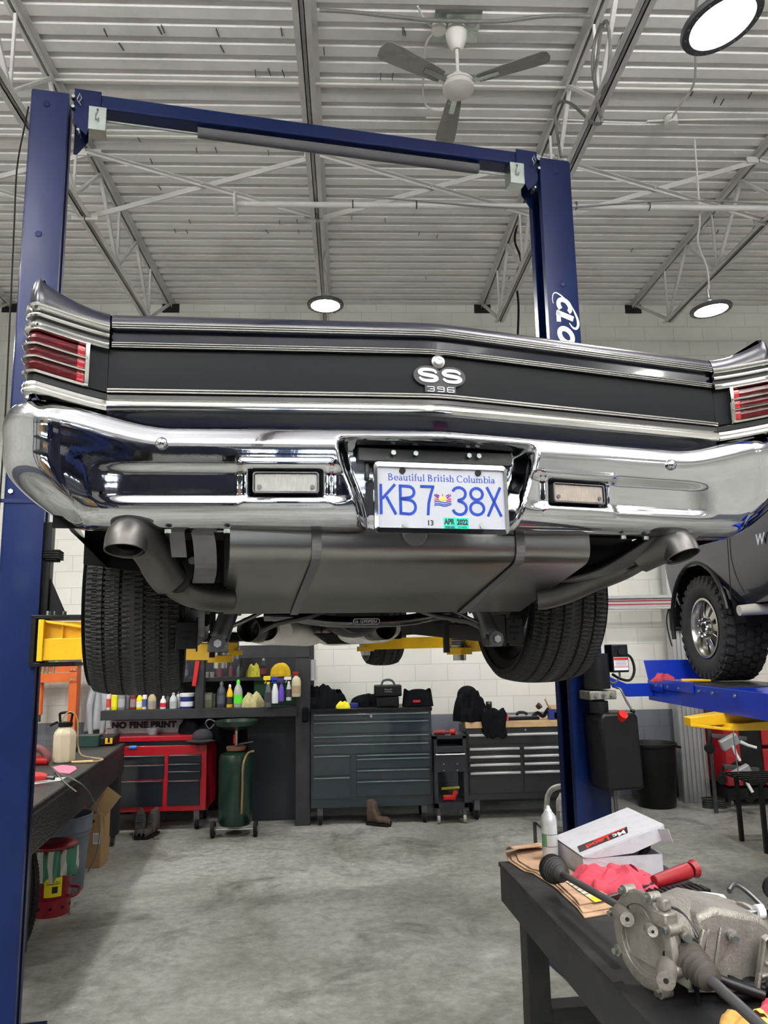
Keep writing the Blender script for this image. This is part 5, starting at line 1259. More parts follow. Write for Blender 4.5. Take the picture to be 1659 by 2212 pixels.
# --- red tool chest
def caster(mb, x, y, r=.05, w=.03):
    mb.cyl((x-w/2, y, r), (x+w/2, y, r), r, n=16)
def chest(name, label, cat, X0, X1, Y, D, zb, zt, frame_m, drawers, draw_m, hand_m, casters=True, inset=.0, hstyle='lip', hw=.0):
    t = thing(name, label, cat, ((X0+X1)/2, Y, 0)); W = X1-X0; c0 = -W/2
    MB().box(c0, c0+W, .012, D, zb, zt).build('cabinet', frame_m, t, bevel=.006)
    for (a, b, z0, z1) in drawers:
        dr = MB().box(c0+a*W, c0+b*W, -.004, .02, z0, z1).build('drawer', draw_m, t, bevel=.003)
        if hstyle == 'lip':
            MB().box(c0+a*W+.008, c0+b*W-.008, -.016, -.003, z1-.014, z1-.004).build('handle', hand_m, dr, bevel=.003)
        else:
            MB().box(c0+a*W+.01, c0+b*W-.01, -.028, -.004, z1-.034, z1-.008).build('handle', hand_m, dr, bevel=.006)
    if casters:
        for x in (c0+.10, c0+W-.10):
            for y in (.06, D-.08):
                wm = MB(); caster(wm, x, y, .055, .035); co = wm.build('caster', M_['black_rubber'], t, bevel=.006)
                MB().box(x-.03, x+.03, y-.03, y+.03, .10, zb).box(x-.026, x-.020, y-.02, y+.02, .04, .11).box(x+.020, x+.026, y-.02, y+.02, .04, .11).build('fork', M_['dark_steel'], co)
    return t
CY_ = SY+.02
rx0, rx1 = xx(190, 1650, SY), xx(448, 1650, SY)
zt = red_top; zb = zz(400, 1750, SY)
DRK = mat('drawer_black', srgb(22, 30, 38), .3, coat=.4, noise=.1)
REDC = mat('chest_red', srgb(158, 16, 30), .35, coat=.3, noise=.06)
def zr(py): return zz(350, py, SY)
W = rx1-rx0; f = lambda px: (xx(px, 1660, SY)-rx0)/W
rc = chest('rolling_tool_chest', 'red rolling tool chest with black drawers under the shelving, behind the boots', 'tool chest', rx0, rx1, SY-.05, .62, zb, zt-.10,
  REDC, [(.02, f(357), zr(1648), zr(1630)), (.02, f(357), zr(1680), zr(1650)), (.02, f(355), zr(1739), zr(1684)), (f(365), f(436), zr(1648), zr(1630)), (f(365), f(436), zr(1664), zr(1649)), (f(365), f(436), zr(1683), zr(1665)), (f(365), f(434), zr(1739), zr(1685))], DRK, M_['dark_steel'])
MB().box(-W/2, W/2-.10, -.0, .58, zr(1600), zt).build('lid', REDC, rc, bevel=.006)
MB().box(-W/2+.02, W/2-.12, .02, .56, zr(1622), zr(1600)).build('top_well', DRK, rc)
st = MB(); st.cyl((f(280)*W-W/2, .012, zr(1612)), (f(296)*W-W/2, .012, zr(1612)), .020, n=12); st.build('blue_sticker', colm((40, 110, 190)), rc, label='round blue and yellow sticker')
p = aY(420, 1600, SY-.05)
cloth('black_jacket', 'dark jacket and cap thrown over the right end of the red tool chest', 'clothing', (xx(422, 1600, SY), SY+.22, zt-.09), (.42, .4, .30), BLC, 21)
MB_cap = MB().sph((0, 0, 0), .11, 20, (1, 1.1, .75)); 
tag(MB_cap.lathe([(.10, -.02), (.17, -.03), (.165, -.04), (.1, -.035)], (0, -.03, 0), n=24, a0=R(200), a1=R(340)).build('baseball_cap', mat('cap_grey', srgb(52, 50, 54), .9), None, smooth=True, loc=(xx(434, 1605, SY-.1), SY-.02, zt-.02)), 'dark grey baseball cap on the corner of the red tool chest', 'cap')
# --- boots
BT = mat('boot_leather', srgb(66, 60, 56), .85, noise=.25, nscale=20, bump=.3, bscale=40); SOLE = M_['black_rubber']
def boot(x, y, rz, label, m=BT, group='work boots by the red tool chest', k=1.0):
    t = thing('work_boot', label, 'boot', (x, y, 0), rz, group)
    b = MB(); secs = []
    # stations along foot (y forward toward -): shaft to toe
    prof = [(.10, .0, .06, .045, .255), (.06, .0, .055, .05, .25)]
    def fn(u, v):
        # u along foot heel->toe, v around
        yy = .10-.28*u; a = 2*pi*v
        w = .042+.012*sin(pi*min(1, u*1.1)) ; hgt = .24-(.165)*ss(.30, .55, u)-.03*ss(.8, 1, u)
        if u < .02 or u > .98: w *= .3
        elif u < .08 or u > .92: w *= .8
        return (w*cos(a), yy, .022+hgt*(.5+.5*sin(a)))
    b.grid(28, 20, fn); b.build('upper', m, t, smooth=True)
    s = MB(); s.prism([(-.035, .10), (-.048, .0), (-.052, -.10), (-.042, -.165), (0, -.185), (.042, -.165), (.052, -.10), (.048, 0), (.035, .10), (0, .112)], h=.026); s.build('sole', SOLE, t, bevel=.004)
    l = MB()
    for i in range(6): l.tube([(-.03, -.045-.012*i*0+(-.022*i if i > 2 else 0)*.6, .10+.022*(5-i)), (0, -.055-(.02*i if i > 2 else 0)*.6, .105+.022*(5-i)), (.03, -.045-(.022*i if i > 2 else 0)*.6, .10+.022*(5-i))], .003, 5)
    l.tube(smooth_path([(.02, -.06, .12), (.06, -.10, .05), (.09, -.14, .005), (.14, -.12, .004)], 4), .003, 5)
    l.build('laces', BK, t)
    return t
bb = aY(302, 1788, 8.36); boot(bb.x, 8.38, R(12), 'left one of the grey work boots on the floor before the red tool chest')
bb = aY(328, 1788, 8.36); boot(bb.x, 8.38, R(-14), 'right one of the grey work boots on the floor before the red tool chest')
bb = aY(812, 1780, 8.5); bt = boot(bb.x, 8.56, R(60), 'brown work boot under the grey-green tool chest', mat('boot_brown', srgb(78, 64, 54), .85, noise=.2, nscale=20, bump=.3, bscale=40), None)
# --- oil drain cart
GR = mat('cart_green', srgb(8, 40, 28), .32, coat=.3, noise=.12); 
g0 = aZ(512, 1785, 0); GY = SY-.28
t = thing('oil_drain_cart', 'dark green oil drain cart with round funnel bowl and two wheels', 'oil drain', (xx(509, 1700, GY), GY, 0))
def gz(py): return zz(509, py, GY)
r_ = (xx(546, 1700, GY)-xx(473, 1700, GY))/2
MB().lathe([(0, gz(1780)), (r_*.9, gz(1780)), (r_, gz(1772)), (r_, gz(1640)), (r_*.92, gz(1628)), (r_*.5, gz(1622)), (0, gz(1621))], n=36).build('drum', GR, t, smooth=True)
MB().lathe([(0, gz(1622)), (r_*.55, gz(1620)), (r_*.6, gz(1612)), (0, gz(1611))], n=30).build('drum_cap', mat('rusty', srgb(120, 84, 66), .6), t, smooth=True)
MB().cyl((0, 0, gz(1612)), (0, 0, gz(1578)), .016, n=12).build('riser', M_['steel'], t, smooth=True)
MB().cyl((-.014, 0, gz(1606)), (-.014, 0, gz(1586)), .018, n=12).build('riser_sleeve', RL, t, smooth=True)
MB().lathe([(.02, gz(1578)), (.12, gz(1574)), (.21, gz(1566)), (.225, gz(1556)), (.215, gz(1556)), (.2, gz(1563)), (.1, gz(1570)), (0, gz(1573))], n=36).build('funnel_bowl', GR, t, smooth=True)
MB().tube(smooth_path([(-.20, -.03, gz(1560)), (-.27, -.05, gz(1552)), (-.31, -.05, gz(1560)), (-.27, -.05, gz(1572)), (-.22, -.04, gz(1562))], 5), .009, 8).build('bowl_handle', M_['dark_steel'], t, smooth=True)
MB().tube(smooth_path([(.19, -.05, gz(1622)), (.13, -.09, gz(1626)), (.10, -r_-.02, gz(1648)), (.095, -r_-.02, gz(1700)), (.09, -r_-.02, gz(1750))], 6), .011, 10).build('drain_hose', colm((120, 96, 62)), t, smooth=True)
MB().tube([(.0, -.02, gz(1612)), (.05, -.05, gz(1606)), (.18, -.05, gz(1602))], .010, 8).build('valve_lever', M_['dark_steel'], t)
MB().cyl((-r_-.05, -.12, .075), (r_+.06, -.12, .075), .009, n=10).build('axle', M_['steel'], t)
for x in (-r_-.03, r_+.05):
    wo = MB().cyl((x-.018, -.12, .078), (x+.018, -.12, .078), .078, n=24).build('cart_wheel', M_['black_rubber'], t, bevel=.006)
    MB().cyl((x-.02, -.12, .078), (x+.02, -.12, .078), .03, n=16).build('hub', M_['steel'], wo)
# --- grey-green wide tool chest
X0, X1 = xx(671, 1640, SY-.02), xx(934, 1640, SY-.02)
YT = SY-.04
def zt_(py): return zz(800, py, YT)
TC = mat('toolbox_slate', srgb(32, 43, 52), .26, coat=.5, noise=.03)
W = X1-X0; f = lambda px: (xx(px, 1640, YT)-X0)/W
dr = []
for y0, y1 in ((1541, 1554), (1558, 1583), (1588, 1602), (1606, 1627)): dr.append((.02, .98, zt_(y1), zt_(y0)))
for y0, y1 in ((1630, 1673), (1677, 1723)): dr.append((.02, f(757), zt_(y1), zt_(y0)))
for y0, y1 in ((1630, 1634), (1638, 1660), (1663, 1684), (1687, 1720)): dr.append((f(769), .98, zt_(y1), zt_(y0)))
tcst = chest('wide_tool_chest', 'wide slate grey rolling tool chest with many drawers, below the yellow lift arm', 'tool chest', X0, X1, YT, .56, zt_(1744), zt_(1535), TC, dr, TC, mat('slate_lip', srgb(96, 112, 120), .3, .4))
MB().box(-W/2-.01, W/2+.01, -.005, .57, zt_(1538), zt_(1530)).build('top_mat', M_['black_plastic'], tcst, bevel=.004)
MB().cyl((0, -.012, zt_(1547)), (0, 0, zt_(1547)), .014, n=16).build('lock', M_['steel'], tcst)
TZ = zt_(1530)+.0005
# on the chest
jk = cloth('black_jacket', 'black jacket heaped at the left end of the slate tool chest', 'clothing', (xx(694, 1520, YT), YT+.24, TZ), (.48, .40, .22), BLC, 31)
MB().box(-.01, .06, -.09, .0, -.13, .03).build('jacket_sleeve', BLC, jk, loc=(xx(655, 1520, YT)-xx(694, 1520, YT), .01-.24, 0), bevel=.02)
cloth('yellow_rag', 'small bright yellow rag on the slate tool chest', 'rag', (xx(741, 1525, YT), YT+.08, TZ), (.15, .12, .065), mat('rag_bright', srgb(240, 226, 40), .85), 6)
cloth('folded_bag', 'dark folded bag lying behind the cooler bags', 'bag', (xx(794, 1518, YT+.2), YT+.34, TZ), (.36, .24, .13), BLC, 14, lump=.2)
tag(MB().box(-.05, .05, -.03, .03, 0, .045).build('small_blue_box', colm((40, 50, 120)), None, loc=(xx(764, 1525, YT), YT+.2, TZ), bevel=.004), 'small dark blue box on the slate tool chest', 'box')
t = thing('lower_cooler_bag', 'square black cooler bag, the lower of the two stacked on the slate tool chest', 'bag', (xx(838, 1520, YT), YT+.06, TZ))
MB().box(-.125, .125, 0, .2, 0, .115).build('bag_body', M_['black_plastic'], t, bevel=.012); MB().box(-.08, .08, -.006, 0, .02, .09).build('front_pocket', M_['black_rubber'], t, bevel=.004)
t = thing('upper_cooler_bag', 'black cooler bag with white scribbled lettering, on top of the other bag', 'bag', (xx(839, 1500, YT), YT+.05, TZ+.116))
MB().box(-.15, .15, 0, .22, 0, .12).build('bag_body', M_['black_plastic'], t, bevel=.012)
MB().tube(smooth_path([(-.07, .06, .118), (-.05, .06, .165), (.0, .07, .178), (.05, .06, .165), (.08, .06, .118)], 5), .012, 8).build('carry_handle', mat('strap_teal', srgb(60, 74, 80), .8), t, smooth=True)
mm = MB(); rn = random.Random(8)
for k in range(2):
    pts = [(-.04+.012*i, .075-.022*k+rn.uniform(-.007, .007)) for i in range(8)]
    stroke(mm, pts, .004, frame_matrix((0, -.001, 0), (1,0,0), (0,0,1)), .001)
mm.build('white_writing', PLW, t)
t = thing('soft_tool_bag', 'black open-mouth tool bag at the right end of the slate tool chest', 'bag', (xx(905, 1520, YT), YT+.06, TZ))
def bag(u, v):
    a = 2*pi*u; hgt = .17*v; k = 1-.25*v; sag = .02*sin(3*a)
    return (.17*(abs(cos(a))**.6)*(1 if cos(a) > 0 else -1)*(1-.12*v), .10+.10*(abs(sin(a))**.6)*(1 if sin(a) > 0 else -1)*k, hgt+sag*v)
MB().grid(40, 10, bag).build('bag_shell', BLC, t, smooth=True, solid=.006)
MB().cbox((-.02, -.006, .06), (.08, .004, .025)).build('red_patch', colm((170, 30, 50)), t)
# --- narrow black cart
KY = SY-.12; X0, X1 = xx(938, 1680, KY), xx(1010, 1680, KY)
def kz(py): return zz(974, py, KY)
W = X1-X0
t = thing('narrow_service_cart', 'narrow black open tool cart between the two big tool chests', 'tool cart', ((X0+X1)/2, KY, 0))
CBK = mat('cart_black', srgb(36, 38, 44), .4, noise=.1)
b = MB(); b.box(-W/2, W/2, 0, .45, kz(1596), kz(1589)).box(-W/2, W/2, .40, .45, kz(1668), kz(1600)); 
for s_ in (-1, 1):
    b.box(min(s_*W/2, s_*(W/2-.04)), max(s_*W/2, s_*(W/2-.04)), 0, .04, kz(1745), kz(1590)); b.box(min(s_*W/2, s_*(W/2-.004)), max(s_*W/2, s_*(W/2-.004)), 0, .45, kz(1668), kz(1590)); b.box(min(s_*W/2, s_*(W/2-.04)), max(s_*W/2, s_*(W/2-.04)), .41, .45, kz(1745), kz(1590))
b.build('frame', CBK, t)
MB().box(-W/2+.02, W/2-.02, -.004, .4, kz(1668), kz(1632)).build('door_panel', CBK, t, bevel=.003)
MB().box(-W/2+.02, W/2-.02, -.002, .4, kz(1626), kz(1612)).build('drawer', CBK, t, bevel=.003)
MB().cyl((-W/2+.02, -.02, kz(1629)), (W/2-.02, -.02, kz(1629)), .008, n=8).build('bar_handle', M_['steel'], t)
MB().box(-W/2, W/2, 0, .45, kz(1748), kz(1735)).build('bottom_tray', CBK, t)
for x in (-W/2+.04, W/2-.04):
    for y in (.04, .4):
        c_ = MB().cyl((x-.014, y, .045), (x+.014, y, .045), .045, n=16).build('caster', colm((150, 148, 140)), t); MB().box(x-.018, x+.018, y-.02, y+.02, .085, kz(1748)).build('fork', M_['dark_steel'], c_)
bl = MB()
for x in (-.09, .09):
    for py in (1650, 1664): bl.cyl((x*.8, -.008, kz(py)), (x*.8, -.004, kz(py)), .008, n=8)
bl.build('door_bolts', M_['zinc'], t)
tg_ = tag(MB().cbox((0, .1, .04), (.12, .06, .05)).cbox((.06, .1, .06), (.05, .05, .1), (0, R(20), 0)).build('red_power_tool', RL, None, loc=((X0+X1)/2-.02, KY, kz(1735)), bevel=.008), 'red power tool in the bottom tray of the narrow black cart', 'power tool')
tag(MB().cyl((-.1, .12, .03), (.1, .16, .03), .015, n=10).build('yellow_tool_handle', colm((190, 190, 60)), None, loc=((X0+X1)/2+.02, KY+.1, kz(1735)+.08)), 'yellow-green tool handle lying over the red power tool', 'tool')
tt = MB().cyl((-.10, .1, .03), (.02, .08, .03), .028, n=14); tt.cyl((.02, .08, .03), (.07, .07, .03), .018, n=12)
tag(tt.build('air_ratchet', colm((120, 40, 44)), None, loc=((X0+X1)/2-.06, KY-.02, kz(1589)), smooth=True), 'black and red air tool on top of the narrow black cart', 'power tool')
tag(MB().cyl((.0, .0, .03), (.05, -.01, .03), .034, n=14).build('red_socket_ring', RL, None, loc=((X0+X1)/2+.02, KY+.08, kz(1589)), smooth=True), 'bright red tool end on top of the narrow black cart', 'tool part')
# --- black tool bench with silver pulls
HY = SY+.02; X0, X1 = xx(1008, 1640, HY), xx(1330, 1640, HY)
def hz(py): return zz(1115, py, HY)
W = X1-X0; f = lambda px: (xx(px, 1640, HY)-X0)/W
dr = [(.012, .988, hz(1606), hz(1582))]
for y0, y1 in ((1612, 1627), (1629, 1644), (1646, 1661), (1664, 1712)):
    dr += [(.012, f(1125), hz(y1), hz(y0)), (f(1130), f(1245), hz(y1), hz(y0)), (f(1250), .988, hz(y1), hz(y0))]
BKM = mat('bench_black', srgb(26, 27, 30), .3, coat=.3, noise=.1); SV = mat('pull_silver', srgb(196, 196, 200), .28, .7)
bench = chest('drawer_workbench', 'long black drawer workbench with silver pulls and wooden top, behind the right lift column', 'workbench', X0, X1, HY, .55, hz(1727), hz(1568), BKM, dr, BKM, SV, hstyle='bar')
MB().box(-W/2-.0, W/2, -.01, .56, hz(1571), hz(1558)).build('wooden_top', mat('pine_top', srgb(190, 160, 118), .55, noise=.15, nscale=5, dirt=srgb(120, 90, 60), dirt_amt=.3, dscale=6), bench, bevel=.003)
MB().cyl((-W/2+f(1138)*W, -.006, hz(1577)), (-W/2+f(1138)*W, .012, hz(1577)), .010, n=12).build('lock', M_['steel'], bench)
BZ = hz(1558)+.0005
cloth('black_hoodie', 'black hoodie piled at the left end of the drawer workbench', 'clothing', (xx(1024, 1550, HY), HY+.22, BZ), (.42, .40, .26), BLC, 41)
t_ = MB().sph((0, 0, 0), .12, 20, (1, .9, .9)); tag(t_.build('black_hood', BLC, None, smooth=True, loc=(xx(1020, 1545, HY), HY+.30, BZ+.27)), 'rounded black hood standing above the piled clothing', 'clothing')
def drape(u, v):
    x = -.13+.26*u+.01*sin(9*v+5*u); w = v*.42
    if w < .14: return (x*(1-.2*(1-v)), .14-w, .02+.10*sin(pi*min(1, w/.14)*.5+.2)+.015*sin(14*u))
    return (x*(1-.35*ss(.9, 1, v)), -.02-.02*sin(6*u+2), .10-(w-.14)*.95+.012*sin(11*u))
tag(MB().grid(22, 20, drape).build('draped_jacket', BLC, None, smooth=True, solid=.03, loc=(xx(1066, 1560, HY), HY-.02, BZ)), 'black jacket draped over the front of the drawer workbench', 'clothing')
cloth('pink_rag', 'pink rag tucked beside the draped black jacket', 'rag', (xx(1090, 1555, HY), HY+.12, BZ), (.14, .16, .09), PK, 3)
t = thing('travel_mug', 'black ribbed travel mug on the drawer workbench', 'mug', (xx(1072, 1545, HY), HY+.44, BZ)); MB().lathe([(0, 0), (.032, 0), (.036, .02), (.033, .05), (.036, .08), (.034, .15), (.03, .155), (.0, .155)], n=24).build('mug_body', M_['black_plastic'], t, smooth=True); MB().lathe([(.034, .152), (.038, .16), (.034, .185), (0, .187)], n=24).build('mug_lid', M_['dark_steel'], t, smooth=True)
t = thing('parts_tray', 'black framed clear topped tray on the drawer workbench', 'tray', (xx(1130, 1548, HY), HY+.22, BZ), R(4))
MB().box(-.20, .20, -.13, .16, 0, .035).build('tray_frame', M_['black_plastic'], t, bevel=.008); MB().box(-.17, .17, -.10, .13, .036, .040).build('tray_window', mat('smoked', srgb(110, 112, 110), .25), t)
tag(MB().tube(smooth_path([(-.06, 0, .0), (-.03, .02, .02), (.02, 0, .02), (.06, .03, .0)], 4), .016, 8).build('work_glove', mat('glove_black', srgb(40, 40, 40), .8), None, smooth=True, loc=(xx(1135, 1548, HY), HY+.17, BZ+.057)), 'dark glove lying on the clear topped tray', 'glove')
tag(MB().tube(smooth_path([(0, 0, .03), (.06, .02, .07), (.12, .02, .03), (.16, 0, .09), (.2, 0, .13)], 4), .02, 10).build('tool_clutter', M_['black_rubber'], None, smooth=True, loc=(xx(1158, 1550, HY), HY+.15, BZ)), 'black corded tool beside the tray', 'tool')
tag(MB().cyl((0, 0, 0), (.03, -.02, .03), .028, .035, n=16).build('red_tool_head', colm((60, 30, 34)), None, loc=(xx(1166, 1525, HY), HY+.12, BZ+.13), smooth=True), 'round dark tool head with red rim above the clutter', 'tool')
t = thing('open_carton', 'small blue and tan open carton at the right end of the drawer workbench', 'box', (xx(1200, 1545, HY), HY+.10, BZ))
MB().box(-.055, .055, -.04, .04, 0, .11).build('carton', colm((34, 48, 110)), t); MB().cbox((-.06, 0, .17), (.006, .08, .11), (0, R(-24), 0)).cbox((.01, .04, .13), (.10, .005, .05)).build('flap', colm((200, 170, 130), .8), t)
tag(MB().cbox((0, 0, .045), (.26, .24, .09)).build('paper_sack', mat('paper_tan', srgb(188, 168, 138), .8, noise=.08), None, loc=(xx(1205, 1560, HY)+.10, HY+.18, BZ), bevel=.012), 'tan paper wrapped block behind the blue lift column', 'package')
# --- white-tube cart and spray can behind the right column
CYb = 5.15
cpos = aY(1205, 1800, CYb)
t = thing('tube_cart', 'small cart with bent white tube handle behind the right lift column', 'cart', (cpos.x, CYb, 0))
tz = cpos.z
MB().box(-.06, .40, -.02, .36, tz-.02, tz).build('tray', M_['dark_steel'], t, bevel=.004); MB().box(-.05, .39, .0, .34, .20, .22).build('lower_tray', M_['dark_steel'], t)
hp = [(-.07, .02, .05), (-.07, .02, tz), (-.055, .02, tz+.18), (-.04, .02, tz+.24), (.0, .02, tz+.275), (.07, .02, tz+.285), (.16, .02, tz+.285)]
MB().tube(smooth_path(hp, 6), .017, 14).build('tube_handle', mat('worn_white', srgb(205, 202, 194), .45, dirt=srgb(90, 76, 60), dirt_amt=.6, dscale=16), t, smooth=True)
for x, y in ((.38, .02), (-.07, .34), (.38, .34)): MB().cyl((x, y, .05), (x, y, tz), .012, n=10).build('leg', M_['dark_steel'], t)
for x in (-.07, .38):
    for y in (.02, .34): MB().cyl((x-.012, y, .04), (x+.012, y, .04), .04, n=16).build('caster', M_['black_rubber'], t)
def aerosol(loc, r, h, label, lab, lab2=None):
    t = thing('aerosol_can', label, 'spray can', loc, 0)
    c = mat('can_white_%d' % int(loc[1]*10), srgb(200, 202, 204), .3, .3, dirt=srgb(120, 120, 120), dirt_amt=.4, dscale=20)
    MB().lathe([(0, 0), (r*.95, 0), (r, .004), (r, h*.74), (r*.88, h*.83), (r*.5, h*.9), (r*.42, h*.91), (0, h*.91)], n=36).build('body', c, t, smooth=True)
    MB().lathe([(r*.42, h*.90), (r*.45, h*.92), (r*.3, h*.95), (r*.2, h), (0, h)], n=20).build('nozzle', M_['white_gloss'], t, smooth=True)
    l = MB(); l.lathe([(r+.0006, h*.32), (r+.0006, h*.54)], n=20, a0=R(188), a1=R(236)); l.cur = 1
    for i in range(3): l.lathe([(r+.0010, h*(.12+.2*i)), (r+.0010, h*(.135+.2*i))], n=20, a0=R(200), a1=R(320))
    l.build('printed_label', [colm(lab), colm((110, 114, 120))], t)
    return t
aerosol((xx(1216, 1790, CYb)+.01, CYb+.05, tz+.0005), .033, .235, 'white aerosol can on the tube cart behind the right lift column', (150, 152, 156))
# ================================================================== NEAR WORK TABLE (lower right)
TX, TY, TZ = .625, 3.47, .95; TA = R(3.9)
tb = thing('work_table', 'black wooden work table in the lower right corner carrying the gearbox', 'table', (TX, TY, 0), TA)
TBK = mat('table_black', srgb(25, 26, 28), .55, spec=.35, noise=.22, nscale=5, rvar=.12, dirt=srgb(66, 66, 64), dirt_amt=.4, dscale=4, bump=.08, bscale=30)
MB().box(0, .66, -2.35, 0, TZ-.018, TZ).build('tabletop', TBK, tb, bevel=.003)
TAP = mat('apron_black', srgb(26, 27, 29), .6, noise=.3, nscale=4, dirt=srgb(60, 58, 54), dirt_amt=.4, dscale=6)
for a in ((.005, .043, -2.34, -.005), (.617, .655, -2.34, -.005)): MB().box(*a, TZ-.155, TZ-.019).build('apron', TAP, tb, bevel=.003)
MB().box(.045, .615, -.043, -.005, TZ-.155, TZ-.019).build('apron', TAP, tb, bevel=.003)
for x in (.048, .52):
    for y in (-.14, -2.2): MB().box(x, x+.09, y-.09+.02, y+.02, .001, TZ-.02).build('leg', TAP, tb, bevel=.003)
MB().box(.05, .61, -.20, -.11, .36, .45).box(.05, .61, -1.6, -.3, .42, .45).build('lower_shelf', TAP, tb, bevel=.003)
MB().box(.04, .15, -.26, -.08, .0005, .02).build('foot_plate', TAP, tb)
def tl(p): # world -> table local
    d = Vector((p[0]-TX, p[1]-TY)); return Vector((d.x*cos(TA)+d.y*sin(TA), -d.x*sin(TA)+d.y*cos(TA), p[2]))
# cardboard
CB = mat('cardboard', srgb(178, 146, 118), .8, noise=.12, nscale=9, dirt=srgb(96, 72, 54), dirt_amt=.6, dscale=12)
pts = [aZ(px, py, TZ) for px, py in ((1092, 1844), (1128, 1832), (1162, 1829), (1178, 1856), (1240, 1890), (1300, 1925), (1332, 1955), (1322, 1975), (1262, 1985), (1250, 1968), (1200, 1920), (1150, 1888), (1132, 1884), (1098, 1862))]
t = thing('torn_cardboard', 'flattened torn cardboard carton under the drive shaft at the table corner', 'cardboard', (.75, 3.2, TZ))
for k, (dz, sc) in enumerate(((.001, 1), (.007, .93), (.0135, .80))):
    c = sum((Vector((p.x, p.y)) for p in pts), Vector((0, 0)))/len(pts)
    m = MB().prism([((c.x+(p.x-c.x)*sc)-.75+.004*k, (c.y+(p.y-c.y)*sc)-3.2) for p in reversed(pts)], None, .005); m.v = [(v[0], v[1], v[2]+dz) for v in m.v]
    m.build('sheet', CB, t, bevel=.001)
m = MB()
p0, p1, p2, p3 = [aZ(px, py, TZ+.02) for px, py in ((1222, 1905), (1250, 1895), (1310, 1945), (1285, 1950))]
m._add([(p.x-.75, p.y-3.2, .0215) for p in (p0, p1, p2, p3)], [(0, 1, 2, 3)]); m.cur = 1
for i in range(5):
    a = p0.lerp(p3, .1+.14*i); b = p1.lerp(p2, .1+.14*i); m.bar((a.x-.75, a.y-3.2, .0222), (a.x+(b.x-a.x)*.8-.75, a.y+(b.y-a.y)*.8-3.2, .0222), .004, .0006)
m.cur = 2; a = p0.lerp(p3, .80); b = p1.lerp(p2, .80); c = p2; d = p3
m._add([(p.x-.75, p.y-3.2, .0226) for p in (a, b, c, d)], [(0, 1, 2, 3)])
m.build('printed_sleeve', [mat('sleeve_cream', srgb(196, 190, 168), .7, dirt=srgb(120, 100, 80), dirt_amt=.4, dscale=30), colm((90, 88, 84)), colm((240, 226, 40))], t, solid=.001)
fl = MB()
def crg(u, v):
    a = aZ(1092+70*v, 1846-14*v, TZ); return (a.x-.75+.01*u, a.y-3.2-.11*u, .02+.03*sin(pi*u*.6)*(1-.5*v)+.0025*sin(u*60))
fl.grid(30, 8, crg).build('curled_flap', CB, t, smooth=True, solid=.003)
# parts box: white carton with raised lid
BXW = mat('carton_white', srgb(192, 193, 200), .5, noise=.04, nscale=6, dirt=srgb(160, 155, 150), dirt_amt=.35, dscale=14)
bx_ = thing('parts_carton', 'white parts carton with red and black logo and raised lid on the work table', 'box', (.905, 3.165, TZ+.0005), R(5))
W, D, HH = .33, .32, .082
b = MB().box(0, W, 0, D, 0, .004).box(0, .004, 0, D, 0, HH).box(W-.004, W, 0, D, 0, HH).box(0, W, 0, .004, 0, HH).box(0, W, D-.004, D, 0, HH)
b.build('tray', BXW, bx_, bevel=.001)
MB().box(0, .36, -.003, D+.003, 0, .004).build('lid', BXW, bx_)
ld = bpy.data.objects[[o.name for o in bx_.children if o.name.startswith('lid')][0]]; ld.location = (-.001, 0, HH+.004); ld.rotation_euler = (0, -R(17), 0)
s_ = MB()
s_.prism([(0, 0), (.36, 0), (.355, -.05), (.20, -.055), (.05, -.02)], frame_matrix((0, -.003, 0), (1,0,0), (0,0,1)), .002)
s_.box(.358, .36, 0, D, -.05, 0)
s_.cbox((.34, -.02, -.03), (.002, .06, .05), (0, 0, R(30)))
s_.build('lid_flap', BXW, ld)
lgm = MB(); LMx = Matrix.Translation((.135, .075, .0045)) @ Matrix.Rotation(pi, 4, 'Z') @ Matrix.Diagonal((1.4, 1.3, 1, 1))
lgm.prism([(-.085, -.030), (.078, -.030), (.090, .022), (-.065, .022)], LMx, .0004); lgm.cur = 1; lgm.prism([(-.078, -.028), (.030, -.028), (.024, -.020), (-.075, -.020)], LMx @ Matrix.Translation((0, 0, .0003)), .0003)
add_text(lgm, 'Leod', LMx @ Matrix.Translation((.020, .000, .0008)), .044, .0002, sx=.85, bold=.0014, shear=.3); lgm.cur = 2
add_text(lgm, 'Mc', LMx @ Matrix.Translation((-.048, .002, .0008)), .042, .0002, sx=.8, bold=.001, shear=.3)
lgm.build('printed_logo', [colm((40, 38, 40)), colm((214, 44, 40)), colm((232, 232, 234))], ld)
# dark bolt head peeping out of the box
tag(MB().tube([(0, 0, .0), (.03, .01, .035), (.04, .015, .06)], .016, 12).build('rubber_boot', M_['black_rubber'], None, smooth=True, loc=(1.165, 3.25, TZ+.055)), 'black rubber part poking out under the raised carton lid', 'car part')
aerosol((.835, 3.40, TZ+.0005), .033, .235, 'white aerosol can with green print standing at the far left corner of the work table', (90, 140, 100))
PKr = cloth('shop_rag', 'dirty pink shop rag in front of the white carton', 'rag', (.985, 3.06, TZ), (.31, .20, .07), PK, 17, rot=R(-10), lump=.9)
